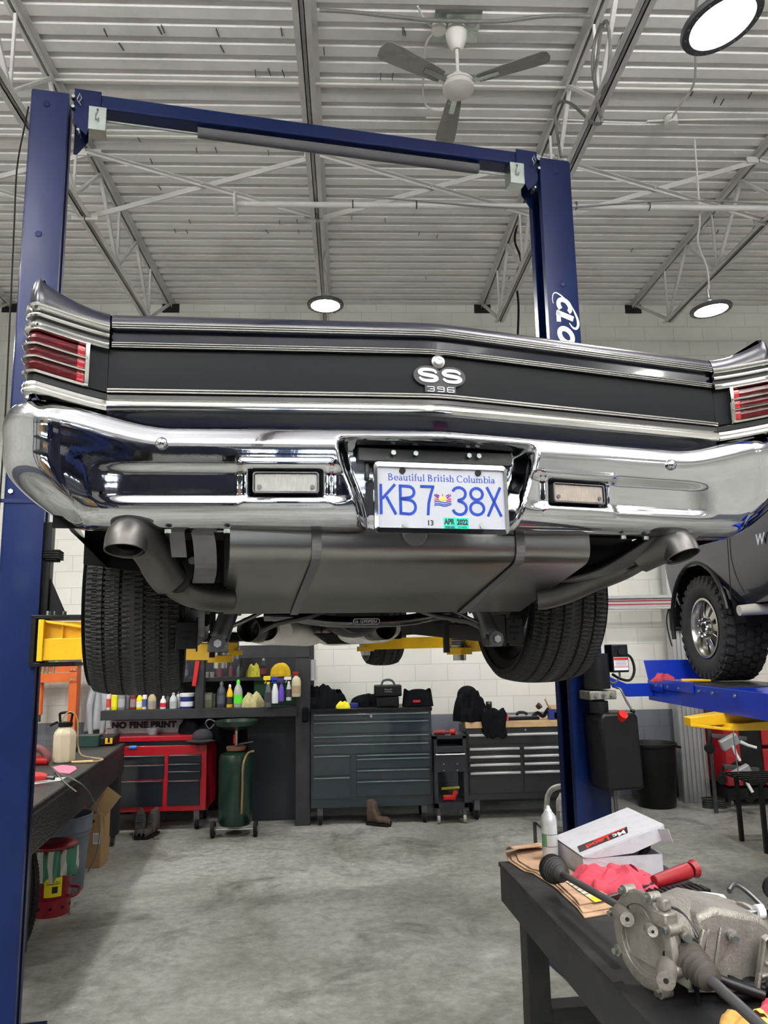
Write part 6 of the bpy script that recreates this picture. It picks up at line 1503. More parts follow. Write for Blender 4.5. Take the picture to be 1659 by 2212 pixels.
# pry bar with red handle, black tray
t = thing('breaker_bar', 'long bar tool with thick red handle lying right of the pink rag', 'tool', (1.135, 3.02, TZ+.035))
MB().tube([(.17*.9, .075*.9, .012), (.03, .012, 0), (-.01, -.005, -.003)], [.030, .026, .022], 20).build('grip', mat('grip_red', srgb(128, 16, 24), .45, noise=.12, nscale=14), t, smooth=True, bevel=.004)
MB().tube([(.165, .073, .013), (.185, .083, .014), (.187, .084, .014)], [.026, .034, .030], 20).build('grip_end', MATS['grip_red'], t, smooth=True)
MB().bar((0, 0, -.006), (-.26, -.12, -.022), .018, .008).build('flat_blade', M_['dark_steel'], t, bevel=.002)
t = thing('plastic_trim', 'ribbed black plastic piece lying below the red handle', 'car part', (1.19, 2.965, TZ+.001), R(10))
m = MB().box(-.11, .12, -.03, .03, 0, .018)
for i in range(9): m.box(-.1+i*.024, -.09+i*.024, -.032, .032, .018, .022)
m.build('trim_piece', M_['black_plastic'], t, bevel=.003)
t = thing('instruction_sheet', 'crumpled white instruction sheets with diagrams behind the gearbox', 'paper', (1.17, 2.86, TZ+.001), R(-8))
def pf(u, v): return (-.14+.30*u, -.09+.19*v, .006+.006*sin(7*u+3*v)+.005*sin(9*v))
MB().grid(16, 12, pf).build('sheet', colm((226, 228, 234)), t, smooth=True, solid=.0008)
m = MB()
def pz(x, y): return .0085+.006*sin(7*(x+.14)/.30+3*(y+.09)/.19)+.005*sin(9*(y+.09)/.19)
for (x0, y0, x1, y1) in ((-.06, .06, .08, .05), (-.05, .03, .12, .035), (-.02, 0, .1, -.02), (.02, .06, .05, -.04), (-.12, .02, -.04, -.05), (-.10, -.01, -.03, .03)):
    m.bar((x0, y0, pz(x0, y0)), (x1, y1, pz(x1, y1)), .0022, .0006)
m.cbox((-.085, -.005, pz(-.085, 0)), (.05, .05, .0008)); m.build('printed_lines', colm((96, 98, 106)), t)
# ------------------------------------------------------------------ gearbox / transfer unit with two drive shafts
SCm = M_['silver_cast']
gx = thing('gearbox', 'cast aluminium gearbox lying on the black work table', 'gearbox', (aZ(1398, 2030, TZ+.125).x+.105, aZ(1398, 2030, TZ+.125).y-.03, TZ+.001), R(8))
# local: x right along the case, y away, z up
bl = MB()
bl.lathe([(.0, .012), (.085, .012), (.088, .0), (.118, .0), (.122, .004), (.122, .018), (.112, .022), (.105, .07), (.10, .12), (.085, .17), (0, .17)], (-.115, .045, .125), (1, .18, 0), 40)
bl.build('bell_case', SCm, gx, smooth=True, bevel=.002)
# flange lugs with bolts around the bell face

ax = Vector((1, .18, 0)).normalized(); uu = Vector((0, 0, 1)); ww = ax.cross(uu)
C0 = Vector((-.115, .045, .125))
for a in (20, 62, 108, 150, 196, 240, 285, 330):
    d = uu*cos(R(a))+ww*sin(R(a)); c = C0+d*.124
    if c.z < .012: continue
    lg_ = MB().cyl(c-ax*.004, c+ax*.03, .015, n=16).build('flange_lug', SCm, gx, smooth=True); MB().cyl(c-ax*.016, c-ax*.003, .009, n=6).build('flange_bolt', M_['zinc'], lg_)
for (p, d, r, l) in (((-.13, .13, .17), (-.25, -.9, .1), .020, .09), ((-.10, -.05, .09), (-.5, -.8, .0), .024, .085), ((-.12, -.01, .17), (-.3, -.9, .2), .014, .05)):
    p = Vector(p); d = Vector(d).normalized()
    b = MB(); b.tube([p, p+d*l*.7, p+d*l], [r*1.15, r, r*.95], 20); bo_ = b.build('mount_boss', SCm, gx, smooth=True)
    MB().cyl(p+d*(l-.002), p+d*(l+.001), r*.28, n=12).build('boss_hole', IN, bo_)
# main body, ribs, cover
mb = MB()
mb.prism([(.02, .0), (.30, .0), (.36, .05), (.35, .13), (.27, .175), (.10, .205), (.02, .19)], frame_matrix((-.02, -.03, .012), (1,0,0), (0,0,1)) @ Matrix.Translation((0, 0, -.19)), .20)
mb.build('main_case', SCm, gx, bevel=.016, seg=3)
mb = MB(); mb.prism([(0, 0), (.20, 0), (.21, .02), (.20, .055), (.02, .06), (0, .04)], frame_matrix((.06, .02, .15), (1, .25, -.05), (0, .1, 1)) @ Matrix.Translation((0, 0, -.11)), .12)
mb.build('side_cover', SCm, gx, bevel=.008)
mb = MB()
for k in range(2): mb.bar((-.01+.045*k, -.044, .03), (.04+.05*k, -.044, .17), .007, .010)
mb.bar((-.05, -.05, .04), (.02, -.05, .17), .012, .02); mb.build('casting_ribs', SCm, gx, bevel=.003)
tri = MB(); TM = frame_matrix((.17, -.075, .03), (1, .2, 0), (0, -.05, 1))
tri.prism([(0, 0), (.14, -.015), (.16, .05), (.135, .065), (.07, .125), (.045, .12), (.0, .01)], TM, .012)
tri.tube([TM @ Vector((a, b, .014)) for a, b in ((0, 0), (.14, -.012), (.158, .05), (.135, .065), (.07, .122), (.045, .118))], .006, 8, closed=True)
tri.tube([TM @ Vector((.02, .03, .012)), TM @ Vector((.13, .03, .012))], .006, 8).tube([TM @ Vector((.04, .06, .012)), TM @ Vector((.12, .05, .012))], .006, 8)
tro = tri.build('tri_bracket', SCm, gx, bevel=.002)
for a, b in ((.06, .105), (.07, .0), (.15, .03)): MB().cyl(TM @ Vector((a, b, .012)), TM @ Vector((a, b, .026)), .010, n=6).build('bolt', M_['steel'], tro)
tlh = MB(); tlh.lathe([(0, 0), (.085, 0), (.088, .01), (.075, .05), (.05, .10), (.045, .16), (.048, .17), (0, .17)], (.27, .05, .105), (1, .2, 0), 32); tlh.build('tail_housing', SCm, gx, smooth=True)
sn = MB(); sn.cyl((.16, .02, .175), (.28, .0, .185), .007, n=10); sno = sn.build('selector_rod', M_['dark_steel'], gx); MB().cyl((.275, .0, .185), (.30, -.002, .186), .018, n=20).build('white_collar', M_['white_gloss'], sno, smooth=True)
MB().tube(smooth_path([(.30, 0, .186), (.34, .0, .19), (.36, .03, .18), (.38, .05, .15)], 5), .010, 10).build('wiring_plug', M_['black_plastic'], gx, smooth=True)
MB().tube(smooth_path([(.26, .10, .21), (.31, .12, .22), (.36, .10, .19), (.40, .05, .14)], 5), .008, 8).build('breather_hose', M_['dark_steel'], gx, smooth=True)
MB().lathe([(.014, -.008), (.034, -.008), (.034, .008), (.014, .008), (.014, -.008)], (.375, .15, .19), (.2, 1, 0), 24).build('rubber_mount', M_['black_rubber'], gx, smooth=True)
MB().lathe([(0, 0), (.06, 0), (.075, .02), (.075, .07), (.06, .09), (0, .09)], (.40, -.01, .08), (-.2, 1, .1), 28).build('black_coupling', M_['black_rubber'], gx, smooth=True)
for (p, l) in (((-.035, -.03, .165), .04), ((.015, -.035, .045), .035), ((.10, -.035, .15), .03)): MB().tube([p, (p[0]-.01, p[1]-.02, p[2]), (p[0]-.012, p[1]-l, p[2])], [.014, .014, .014], 14).build('bolt_boss', SCm, gx, smooth=True)
mb = MB()
for p in ((-.047, -.07, .165), (.003, -.07, .045), (.088, -.065, .15)): mb.cyl(p, (p[0]-.004, p[1]-.012, p[2]), .010, n=6)
mb.build('case_bolts', M_['zinc'], gx)
# breather/solenoid block on the bell
MB().cbox((-.085, -.03, .20), (.045, .05, .04), (0, 0, R(15))).cbox((-.085, -.03, .235), (.028, .028, .03), (0, 0, R(15))).build('solenoid', SCm, gx, bevel=.005)
MB().tube(smooth_path([(-.06, .0, .22), (-.02, -.01, .20), (.0, -.04, .15)], 5), .004, 6).build('clip_wire', M_['dark_steel'], gx)
MB().prism([(0, 0), (.20, -.02), (.205, .01), (.02, .16), (0, .16)], frame_matrix((-.115, .10, .07), (.3, -1, 0), (0, .1, 1)), .010).build('rear_flange', SCm, gx, bevel=.003)
for o_ in gx.children:
    if o_.name.split('.')[0] in ('main_case', 'side_cover', 'casting_ribs', 'tri_bracket', 'tail_housing', 'selector_rod', 'wiring_plug', 'breather_hose'): o_.scale.x = .74
# drive shafts: boots are ribbed lathes
RB = mat('boot_rubber', srgb(36, 34, 32), .6, noise=.25, nscale=14)
def shaft(p0, p1, boots, label, r=.012, rsh=.0125):
    p0, p1 = Vector(p0), Vector(p1); L = (p1-p0).length; d = (p1-p0).normalized()
    t = thing('drive_shaft', label, 'drive shaft', tuple(p0), 0)
    MB().cyl((0, 0, 0), d*L, rsh, n=20).build('shaft_bar', mat('shaft_grey_'+str(len(MATS)), srgb(72, 72, 74), .5, .4, noise=.15), t, smooth=True)
    for (s, ln, ra, rb_, m) in boots:
        pr = []; n = 5
        for i in range(n):
            a = i/n; rr_ = ra+(rb_-ra)*a; pr += [(rr_, ln*(a+.02)), (rr_*1.0, ln*(a+.09)), (rr_*.74, ln*(a+.15))]
        pr += [(rb_, ln), (rb_*.6, ln*1.06), (.012, ln*1.1)]
        if s < 0: dd = -d; c = d*(L+s)
        else: dd = d; c = d*s
        pre = [(0, -ln*.45), (ra*.98, -ln*.45), (ra*1.08, -ln*.40), (ra*1.08, -ln*.05), (ra*.9, 0)]
        bo = MB().lathe(pr, c, dd, 40).build('rubber_gaiter', m, t, smooth=True)
        MB().lathe(pre, c, dd, 36).build('joint_cup', M_['black_rubber'], bo, smooth=True)
    return t
a = aZ(1188, 1873, TZ+.085); b = aZ(1352, 1966, TZ+.115)
shaft(a, b, [(.045, .070, .047, .027, RB)], 'black drive shaft with ribbed gaiter lying across the cardboard', rsh=.0115)
a = aZ(1458, 2046, TZ+.115); b = aZ(1668, 2238, TZ+.06)
d = (b-a)
shaft(a, a+d*1.6, [(.055, .092, .047, .032, mat('boot_grey', srgb(62, 59, 54), .55, noise=.25, nscale=10))], 'drive shaft with grey ribbed gaiter leaving the gearbox towards the lower right corner', rsh=.0135)
# tie rod end, control arm, rags, glove
t = thing('tie_rod_end', 'small black ball joint with threaded stud standing in front of the gearbox', 'car part', tuple(aZ(1508, 2172, TZ+.001)))
MB().lathe([(0, .0), (.006, .0), (.006, .04), (.009, .045), (.020, .055), (.026, .065), (.027, .075), (.020, .085), (0, .088)], n=24).build('ball_joint', M_['black_paint'], t, smooth=True)
MB().cyl((0,0,0), (0,0,.042), .0055, n=12).build('stud', M_['zinc'], t, smooth=True)
MB().tube([(.02, 0, .07), (.05, .0, .065), (.09, -.01, .05), (.16, -.03, .03)], [.012, .010, .013, .012], 14).build('rod', M_['black_paint'], t, smooth=True)
t = thing('control_arm', 'black forged control arm at the lower right corner', 'car part', tuple(aZ(1615, 2150, TZ+.001)))
MB().lathe([(.022, 0), (.036, 0), (.036, .04), (.022, .04), (.022, 0)], (-.03, .02, .012), (.3, -.3, 1), 28).build('bushing_eye', M_['black_paint'], t, smooth=True)
MB().bar((-.01, .0, .03), (.09, -.07, .03), .05, .028).bar((-.1, -.045, .02), (.04, -.03, .02), .03, .02).build('arm_body', M_['black_paint'], t, bevel=.008)
MB().lathe([(0, 0), (.03, 0), (.034, .02), (.030, .05), (.022, .06), (0, .06)], (.05, -.07, .005), (0, 0, 1), 28).build('ball_cup', MATS['gloss_black'], t, smooth=True)
MB().bar((-.17, -.03, .03), (.01, -.05, .032), .008, .006).build('bright_strip', M_['steel'], t)
p = aZ(1648, 2095, TZ); cloth('shop_rag', 'pink rag at the right edge of the picture beside the gearbox', 'rag', (p.x+.05, p.y, TZ), (.16, .12, .05), PK, 19)
p = aZ(1655, 2200, TZ); cloth('shop_rag', 'pink rag under the drive shaft at the lower right corner', 'rag', (p.x+.06, p.y, TZ), (.16, .12, .03), PK, 23)
p = aZ(1605, 2216, TZ); cloth('work_glove', 'tan leather glove cut off by the bottom edge of the picture', 'glove', (p.x, p.y-.02, TZ), (.13, .08, .035), mat('leather_tan', srgb(206, 158, 84), .7, noise=.15), 29)
# ================================================================== LEFT BENCH
lb = thing('diamond_plate_bench', 'workbench wrapped in black diamond plate rubber at the left edge', 'workbench', (-1.90, 4.85, 0), R(6.3))
def dia_mat():
    m = bpy.data.materials.new('diamond_plate'); m.use_nodes = True; nt = m.node_tree; b = nt.nodes['Principled BSDF']; N = nt.nodes.new; L = nt.links.new
    b.inputs['Base Color'].default_value = srgb(40, 41, 43); b.inputs['Roughness'].default_value = .42
    tc = N('ShaderNodeTexCoord'); ck = N('ShaderNodeTexVoronoi'); ck.inputs['Scale'].default_value = 1; mp = N('ShaderNodeMapping'); mp.inputs['Scale'].default_value = (38, 38, 60); mp.inputs['Rotation'].default_value = (.3, .2, .78)
    L(tc.outputs['Object'], mp.inputs['Vector']); L(mp.outputs['Vector'], ck.inputs['Vector'])
    bp = N('ShaderNodeBump'); bp.inputs['Strength'].default_value = .9; bp.inputs['Distance'].default_value = .004; L(ck.outputs['Distance'], bp.inputs['Height']); L(bp.outputs['Normal'], b.inputs['Normal'])
    return m
DP = dia_mat()
MB().box(-.85, 0, -.6, 3.30, .90, .95).build('benchtop', DP, lb, bevel=.012)
MB().box(-.84, -.008, -.59, 3.29, .66, .902).build('apron', DP, lb, bevel=.01)
for y in (3.14, .1): 
    l_ = MB().box(-.13, -.02, y, y+.11, .11, .67).build('leg', BW, lb, bevel=.004)
    w = MB().cyl((-.09, y+.055, .05), (-.055, y+.055, .05), .05, n=18).build('caster', colm((60, 54, 46)), l_, bevel=.006); MB().box(-.11, -.04, y+.02, y+.09, .095, .112).build('caster_plate', M_['dark_steel'], l_)
    MB().box(-.83, -.72, y, y+.11, .001, .67).build('leg', BW, lb, bevel=.004)
BZ2 = .9505
def lbw(px, py): return aZ(px, py, BZ2)
# black tool case with yellow latches
p = aZ(248, 1609, BZ2)
t = thing('tool_case', 'black power tool case with yellow latches at the far end of the left bench', 'tool case', (p.x-.10, p.y+.02, BZ2), R(6))
MB().box(-.29, .10, -.10, .22, 0, .085).build('case_body', M_['black_plastic'], t, bevel=.014)
m = MB()
for x in (.03, .075): m.box(x-.012, x+.012, -.108, -.098, .02, .075)
m.box(.02, .085, -.106, -.098, .02, .03); m.build('latches', Y_, t, bevel=.002)
p = aZ(185, 1614, BZ2); t = thing('green_metal_box', 'low dark green metal box behind the sprayer jug', 'box', (p.x, p.y, BZ2)); MB().box(-.14, .12, -.0, .14, 0, .11).build('box_body', colm((30, 58, 50)), t, bevel=.006)
tag(MB().box(-.08, .08, -.05, .05, 0, .04).build('black_plastic_part', M_['black_plastic'], None, loc=(p.x-.05, p.y-.35, BZ2), bevel=.01), 'flat black part between the sprayer jug and the green box', 'car part')
# sprayer jug
p = aZ(128, 1650, BZ2)
t = thing('fluid_sprayer', 'cream plastic pump sprayer jug with black handle on the left bench', 'sprayer', (p.x, p.y+.10, BZ2))
JG = mat('jug_cream', srgb(206, 196, 168), .45, noise=.06, dirt=srgb(140, 124, 96), dirt_amt=.3, dscale=8)
MB().lathe([(0, 0), (.085, 0), (.096, .01), (.097, .22), (.09, .245), (.048, .29), (.046, .30), (0, .30)], n=8).build('tank', JG, t, bevel=.012, seg=3)
MB().lathe([(0, .29), (.055, .29), (.058, .30), (.058, .325), (.045, .33), (0, .33)], n=28).build('collar', M_['black_plastic'], t, smooth=True)
MB().tube(smooth_path([(-.045, 0, .33), (-.05, 0, .37), (-.045, 0, .40), (.045, 0, .405), (.05, 0, .37), (.045, 0, .33)], 4), .011, 8).build('pump_handle', M_['black_plastic'], t, smooth=True)
MB().tube(smooth_path([(-.01, -.04, .31), (-.01, -.045, .36), (.03, -.04, .41), (.075, -.03, .40), (.10, .0, .33), (.10, .02, .2), (.10, .04, .12), (.14, .02, .05), (.26, -.02, .03), (.34, -.05, .02), (.30, -.09, .012), (.22, -.10, .012)], 6), .006, 8).build('clear_hose', mat('hose_amber', srgb(176, 150, 110), .35), t, smooth=True)
MB().tube([(.10, -.10, .012), (.27, -.09, .012)], [.008, .012], 10).build('brass_wand', colm((214, 180, 110)), t, smooth=True)
MB().bar((-.06, -.02, .33), (-.12, -.02, .30), .03, .02).build('spout', M_['black_plastic'], t, bevel=.005)
# red portable tool, pink sheet, white paper, cable
p = aZ(88, 1652, BZ2)
t = thing('red_portable_grinder', 'red and grey portable power tool on the left bench by the blue column', 'power tool', (p.x-.06, p.y, BZ2))
MB().tube(smooth_path([(-.10, 0, .06), (-.06, 0, .10), (.0, 0, .13), (.06, 0, .12), (.11, 0, .06), (.11, 0, .03)], 5), .032, 14).build('motor_housing', mat('tool_redgrey', srgb(110, 60, 62), .5, noise=.2, nscale=6), t, smooth=True)
MB().cyl((-.12, 0, .035), (.12, 0, .035), .035, n=20).build('red_base', RL, t, smooth=True); MB().cyl((-.05, -.03, .03), (-.05, -.10, .03), .03, n=18).build('chuck', M_['steel'], t, smooth=True)
p = aZ(80, 1690, BZ2); t = thing('impact_driver', 'small red and black hand tool in front of the larger red tool', 'power tool', (p.x+.0, p.y, BZ2)); MB().tube([(-.06, 0, .04), (.03, 0, .04), (.08, -.02, .035)], [.035, .03, .018], 16).build('tool_body', RL, t, smooth=True); MB().cyl((.07, -.02, .035), (.13, -.03, .03), .014, n=12).build('tool_nose', M_['dark_steel'], t, smooth=True)
pp = [aZ(px, py, BZ2) for px, py in ((112, 1658), (135, 1653), (162, 1656), (166, 1662), (150, 1672), (118, 1668))]
tag(MB().prism([(p.x, p.y) for p in reversed(pp)], Matrix.Translation((0, 0, BZ2)), .004).build('pink_sheet', mat('pink_sheet', srgb(236, 130, 158), .6), None, bevel=.001), 'flat pink cloth square beside the red tool', 'cloth')
pp = [aZ(px, py, BZ2) for px, py in ((70, 1684), (145, 1679), (130, 1687), (70, 1695))]
tag(MB().prism([(p.x, p.y) for p in reversed(pp)], Matrix.Translation((0, 0, BZ2)), .003).build('white_card', colm((226, 230, 232)), None), 'flat white card at the edge of the left bench', 'paper')
w0 = [(110, 1655, .99), (130, 1672, .965), (155, 1682, .957), (180, 1712, .90)]
pth = [aZ(px, py, z) for px, py, z in w0[:3]]+[aY(183, 1700, 5.9), aY(205, 1735, 6.1), aY(212, 1770, 6.2), aY(214, 1810, 6.25), aY(206, 1850, 6.3), aY(190, 1882, 6.35)]
tag(MB().tube(smooth_path(pth, 6), .005, 8).build('wire_lead', colm((96, 92, 84)), None, smooth=True), 'thin grey wire drooping from the left bench to the floor', 'cable')
pth = [aZ(px, py, z) for px, py, z in ((118, 1665, .96), (140, 1690, .957), (165, 1710, .955))]; q_ = [aY(178, 1712, 5.85), aY(186, 1716, 5.95)]
tag(MB().tube(smooth_path(pth, 6), .004, 8).build('wire_lead', colm((120, 116, 108)), None, smooth=True), 'second grey wire lying across the left bench edge', 'cable')
# things under / beside the bench
t = thing('grey_trash_can', 'large grey plastic trash can under the left bench', 'trash can', (-2.30, 6.62, 0))
GC = mat('bin_grey', srgb(104, 112, 126), .5, noise=.1, dirt=srgb(70, 74, 84), dirt_amt=.3, dscale=6)
MB().lathe([(0, .003), (.155, .003), (.16, .01), (.188, .42), (.2, .43), (.2, .455), (.208, .46), (.208, .565), (.213, .575), (.204, .578), (.196, .56), (.182, .43), (.15, .02), (0, .02)], n=48).build('bin', GC, t, smooth=True)
rcn = thing('oily_waste_can', 'red round oily waste can with lid, striped bag liner and yellow label', 'waste can', (-2.19, 6.10, 0))
RC = mat('waste_red', srgb(128, 14, 30), .4, coat=.2, noise=.1)
MB().lathe([(0, .02), (.125, .02), (.128, .0), (.132, .0), (.135, .11), (.125, .115), (.128, .12), (.145, .44), (.15, .45), (.14, .45), (0, .44)], n=40).build('drum', RC, rcn, smooth=True)
MB().lathe([(.155, .458), (.165, .46), (.165, .475), (.15, .485), (.08, .50), (.07, .498), (0, .50)], n=40).build('lid', RC, rcn, smooth=True)
hl_ = MB()
for k in range(10):
    a = 2*pi*k/10; d = Vector((cos(a), sin(a), 0)); hl_.cyl(d*.131+Vector((0, 0, .06)), d*.136+Vector((0, 0, .06)), .011, n=12)
hl_.build('vent_holes', IN, rcn)
def bag_(u, v):
    a = 2*pi*u; r = .155+.012*sin(9*a)+.008*sin(17*a+v*4)+.018*sin(pi*v)-.012*v; return (r*cos(a), r*sin(a), .455-.20*v-.02*sin(3*a)*v)
def stripe_mat():
    m = bpy.data.materials.new('striped_bag'); m.use_nodes = True; nt = m.node_tree; b = nt.nodes['Principled BSDF']; N = nt.nodes.new; L = nt.links.new
    tc = N('ShaderNodeTexCoord'); wv = N('ShaderNodeTexWave'); wv.inputs['Scale'].default_value = 4.2; wv.inputs['Distortion'].default_value = 1.2; wv.bands_direction = 'X'
    L(tc.outputs['Object'], wv.inputs['Vector']); r = N('ShaderNodeValToRGB'); r.color_ramp.elements[0].position = .45; r.color_ramp.elements[0].color = srgb(60, 128, 104); r.color_ramp.elements[1].position = .55; r.color_ramp.elements[1].color = srgb(206, 204, 192)
    L(wv.outputs['Color'], r.inputs['Fac']); L(r.outputs['Color'], b.inputs['Base Color']); b.inputs['Roughness'].default_value = .45; return m
MB().grid(90, 12, bag_).build('bag_liner', stripe_mat(), rcn, smooth=True)
lbm = MB(); lbm.lathe([(.1375, .14), (.1425, .27)], n=10, a0=R(268), a1=R(318)); lbm.cur = 1; lbm.lathe([(.1385, .165), (.1405, .21)], n=4, a0=R(290), a1=R(306)); 
for z in (.225, .237, .249): lbm.lathe([(.1415, z), (.1418, z+.005)], n=4, a0=R(274), a1=R(312))
lbm.build('yellow_label', [colm((232, 214, 30)), colm((30, 28, 30))], rcn)
MB().tube(smooth_path([(.125, -.04, .13), (.17, -.06, .125), (.20, -.03, .14), (.19, .02, .165), (.13, .03, .17)], 4), .010, 8).build('foot_pedal', RC, rcn, smooth=True)
# carton with raised flaps
t = thing('open_carton', 'tall brown cardboard carton with raised flap under the left bench', 'box', (-2.30, 7.24, 0))
MB().box(-.16, .10, 0, .25, .001, .45).build('carton_body', CB2 if 'CB2' in globals() else mat('brown_card', srgb(150, 120, 84), .8, noise=.06), t, bevel=.002)
BC = MATS['brown_card']
MB().cbox((.12, .04, .54), (.15, .004, .22), (R(-6), R(38), R(10))).build('flap', BC, t); MB().cbox((-.15, .05, .52), (.004, .2, .18), (0, R(-12), 0)).build('flap', BC, t)
m = MB().box(.035, .095, -.0025, -.001, .20, .29); m.cur = 1
for i in range(4): m.box(.045+.012*i, .050+.012*i, -.003, -.002, .21, .28)
m.build('shipping_label', [colm((214, 214, 214)), colm((80, 80, 84))], t)
MB().cyl((-.02, -.002, .39), (.04, -.002, .39), .012, n=12).build('hand_hole', IN, t)
# leaning tyre
t = thing('loose_tyre', 'tyre leaning in the shadow behind the left blue column', 'tyre', (-2.21, 5.36, 0))
tm_ = tyre(None, (0, 0, 0), .325, .22, .20, nseg=70); M = Matrix.Translation((.0, 0, .322)) @ Matrix.Rotation(R(38), 4, 'Z') @ Matrix.Rotation(R(6), 4, 'Y')
tm_.v = [tuple(M @ Vector(v)) for v in tm_.v]; tm_.build('tyre_casing', TR, t, smooth=True)
# shop press and hoodie by the wall
OR = mat('press_orange', srgb(206, 96, 34), .42, coat=.2, noise=.1)
t = thing('shop_press', 'orange hydraulic shop press by the back wall behind the left column', 'shop press', (-3.5, 9.2, 0))
for x in (-.42, .28):
    MB().box(x, x+.09, -.03, .10, .001, 1.72).build('upright', OR, t, bevel=.003)
MB().box(-.42, .40, -.05, .12, 1.70, 1.82).build('head_beam', M_['dark_steel'], t, bevel=.004)
m = MB().box(-.42, .37, -.045, -.03, 1.52, 1.63).box(-.42, .37, -.045, -.03, 1.64, 1.70); b_ = m.build('cross_beam', OR, t, bevel=.003)
for x in (.34, .31):
    for z in (1.66, 1.55): MB().cyl((x, -.055, z), (x, -.045, z), .012, n=10).build('bolt', M_['zinc'], b_)
MB().cyl((-.06, .03, 1.16), (-.06, .03, 1.53), .035, n=20).build('ram', OR, t, smooth=True)
MB().cyl((-.06, .03, 1.08), (-.06, .03, 1.16), .02, n=16).build('ram_tip', M_['dark_steel'], t, smooth=True)
MB().tube(smooth_path([(-.2, -.06, 1.72), (-.05, -.08, 1.735), (.08, -.06, 1.725), (.15, -.04, 1.74)], 4), .025, 10).build('wrapped_pipe', colm((196, 194, 190)), t, smooth=True)
HD = mat('hoodie_grey', srgb(168, 172, 176), .9, noise=.06, nscale=30, bump=.15, bscale=120)
t = thing('grey_hoodie', 'pale grey hooded sweatshirt hanging between the orange press and the shelving', 'clothing', (-2.97, 9.50, 1.2))
def hood(u, v):
    w = .075+.065*ss(0, .35, v)+.02*v; a = -pi/2+pi*u
    return (w*sin(a)*(1+.02*sin(14*v)), -.05*cos(a)*(1+.25*sin(7*a+3*v))-.01, .50-.74*v-.03*abs(sin(a)))
MB().grid(40, 30, hood).build('torso', HD, t, smooth=True, solid=.012)
for x, zl in ((-.055, -.33), (.065, -.30)):
    MB().tube(smooth_path([(x*.9, -.05, .25), (x*1.5, -.09, .05), (x*1.3, -.09, -.15), (x, -.08, zl)], 6), [.045-.02*i/18 for i in range(19)], 16).build('sleeve', HD, t, smooth=True)
MB().tube(smooth_path([(-.06, -.05, .48), (-.03, -.09, .34), (.0, -.10, .30), (.035, -.09, .34), (.06, -.05, .46)], 5), .016, 10).build('hood_edge', HD, t, smooth=True)
# ================================================================== RIGHT BAY
# alignment tower
AL = mat('extrusion', srgb(176, 178, 180), .35, .6, noise=.05)
t = thing('alignment_tower', 'aluminium alignment tower column with ribbed face on the right', 'machine', (3.95, 9.22, 0))
m = MB().box(-.08, .24, 0, .14, .001, 3.2)
for i in range(6): m.box(-.075+i*.052, -.045+i*.052, -.014, 0, .001, 3.2)
m.build('column', AL, t, bevel=.003)
MB().box(-.10, .22, -.10, -.015, 1.98, 2.26).build('camera_box', M_['black_plastic'], t, bevel=.02)
r_ = MB().box(-.95, .22, -.09, -.03, 2.24, 2.27).box(-.95, .22, -.09, -.03, 2.37, 2.41).box(-.95, .22, -.05, -.02, 2.27, 2.37).build('crossbar', AL, t, bevel=.004)
MB().box(-.95, .0, -.055, -.05, 2.335, 2.35).box(-.95, .0, -.055, -.05, 2.295, 2.308).build('red_stripes', colm((150, 30, 44)), r_)
MB().box(.0, .22, -.07, -.05, 2.275, 2.365).build('black_insert', M_['black_plastic'], r_)
MB().box(-.13, .22, -.14, -.02, 2.86, 2.93).build('top_clamp', M_['dark_steel'], t, bevel=.006)
MB().tube(smooth_path([(-.10, -.05, 2.25), (-.14, -.05, 2.1), (-.12, -.05, 1.9), (-.09, -.03, 1.8)], 5), .008, 8).build('cord', M_['black_rubber'], t, smooth=True)
ch = MB()
rn = random.Random(12)
for i in range(9):
    z = .012+.022*(i//2); ch.tube([(.05+.08*cos(k*pi/6)+rn.uniform(-.02, .02)+.1*(i % 2), -.12+.06*sin(k*pi/6), z) for k in range(12)], .010, 6, closed=True)
tag(ch.build('chain_coil', M_['dark_steel'], None, loc=(4.0, 9.05, 0)), 'coil of dark chain heaped at the foot of the aluminium tower', 'chain')
# black trash can
t = thing('black_trash_can', 'round black trash can with side handle against the grey wall', 'trash can', (3.50, 9.10, 0))
MB().lathe([(0, .003), (.20, .003), (.21, .02), (.235, .40), (.245, .42), (.25, .66), (.265, .67), (.268, .70), (.255, .705), (.245, .69), (.20, .03), (0, .03)], n=48).build('bin', M_['black_plastic'], t, smooth=True)
MB().tube(smooth_path([(.25, -.07, .66), (.30, -.05, .65), (.31, 0, .645), (.30, .05, .65), (.25, .07, .66)], 4), .014, 8).build('handle', M_['black_plastic'], t, smooth=True)
# drive-on rack
RX = 2.41; RB_ = M_['rack_blue']
rk = thing('alignment_rack', 'bright blue drive-on alignment rack under the truck', 'car lift', (RX, 6.25, 0))
for dx in (0, 1.62):
    r_ = MB().box(dx, dx+.62, -4.6, -.02, 1.535, 1.55); r_.build('runway', RB_, rk, bevel=.003)
    MB().box(dx-.01, dx+.004, -4.6, 0, 1.40, 1.556).build('side_rail', RB_, rk, bevel=.002)
    MB().box(dx+.61, dx+.63, -4.6, 0, 1.40, 1.556).build('side_rail', RB_, rk, bevel=.002)
MB().box(.08, .60, -1.1, -.35, 1.551, 1.556).build('turn_plate', M_['dark_steel'], rk)
m = MB().box(-.025, -.011, -.85, -.35, 1.50, 1.575).box(-.025, -.011, -.33, -.10, 1.48, 1.54); pl2 = m.build('locking_plate', RB_, rk, bevel=.003)
for y in (-.14, -.2, -.30, -.42, -.62, -.95, -1.15, -1.45): MB().cyl((-.03, y, 1.52), (-.02, y, 1.52), .012, n=8).build('rivet', M_['zinc'], pl2)
m = MB()
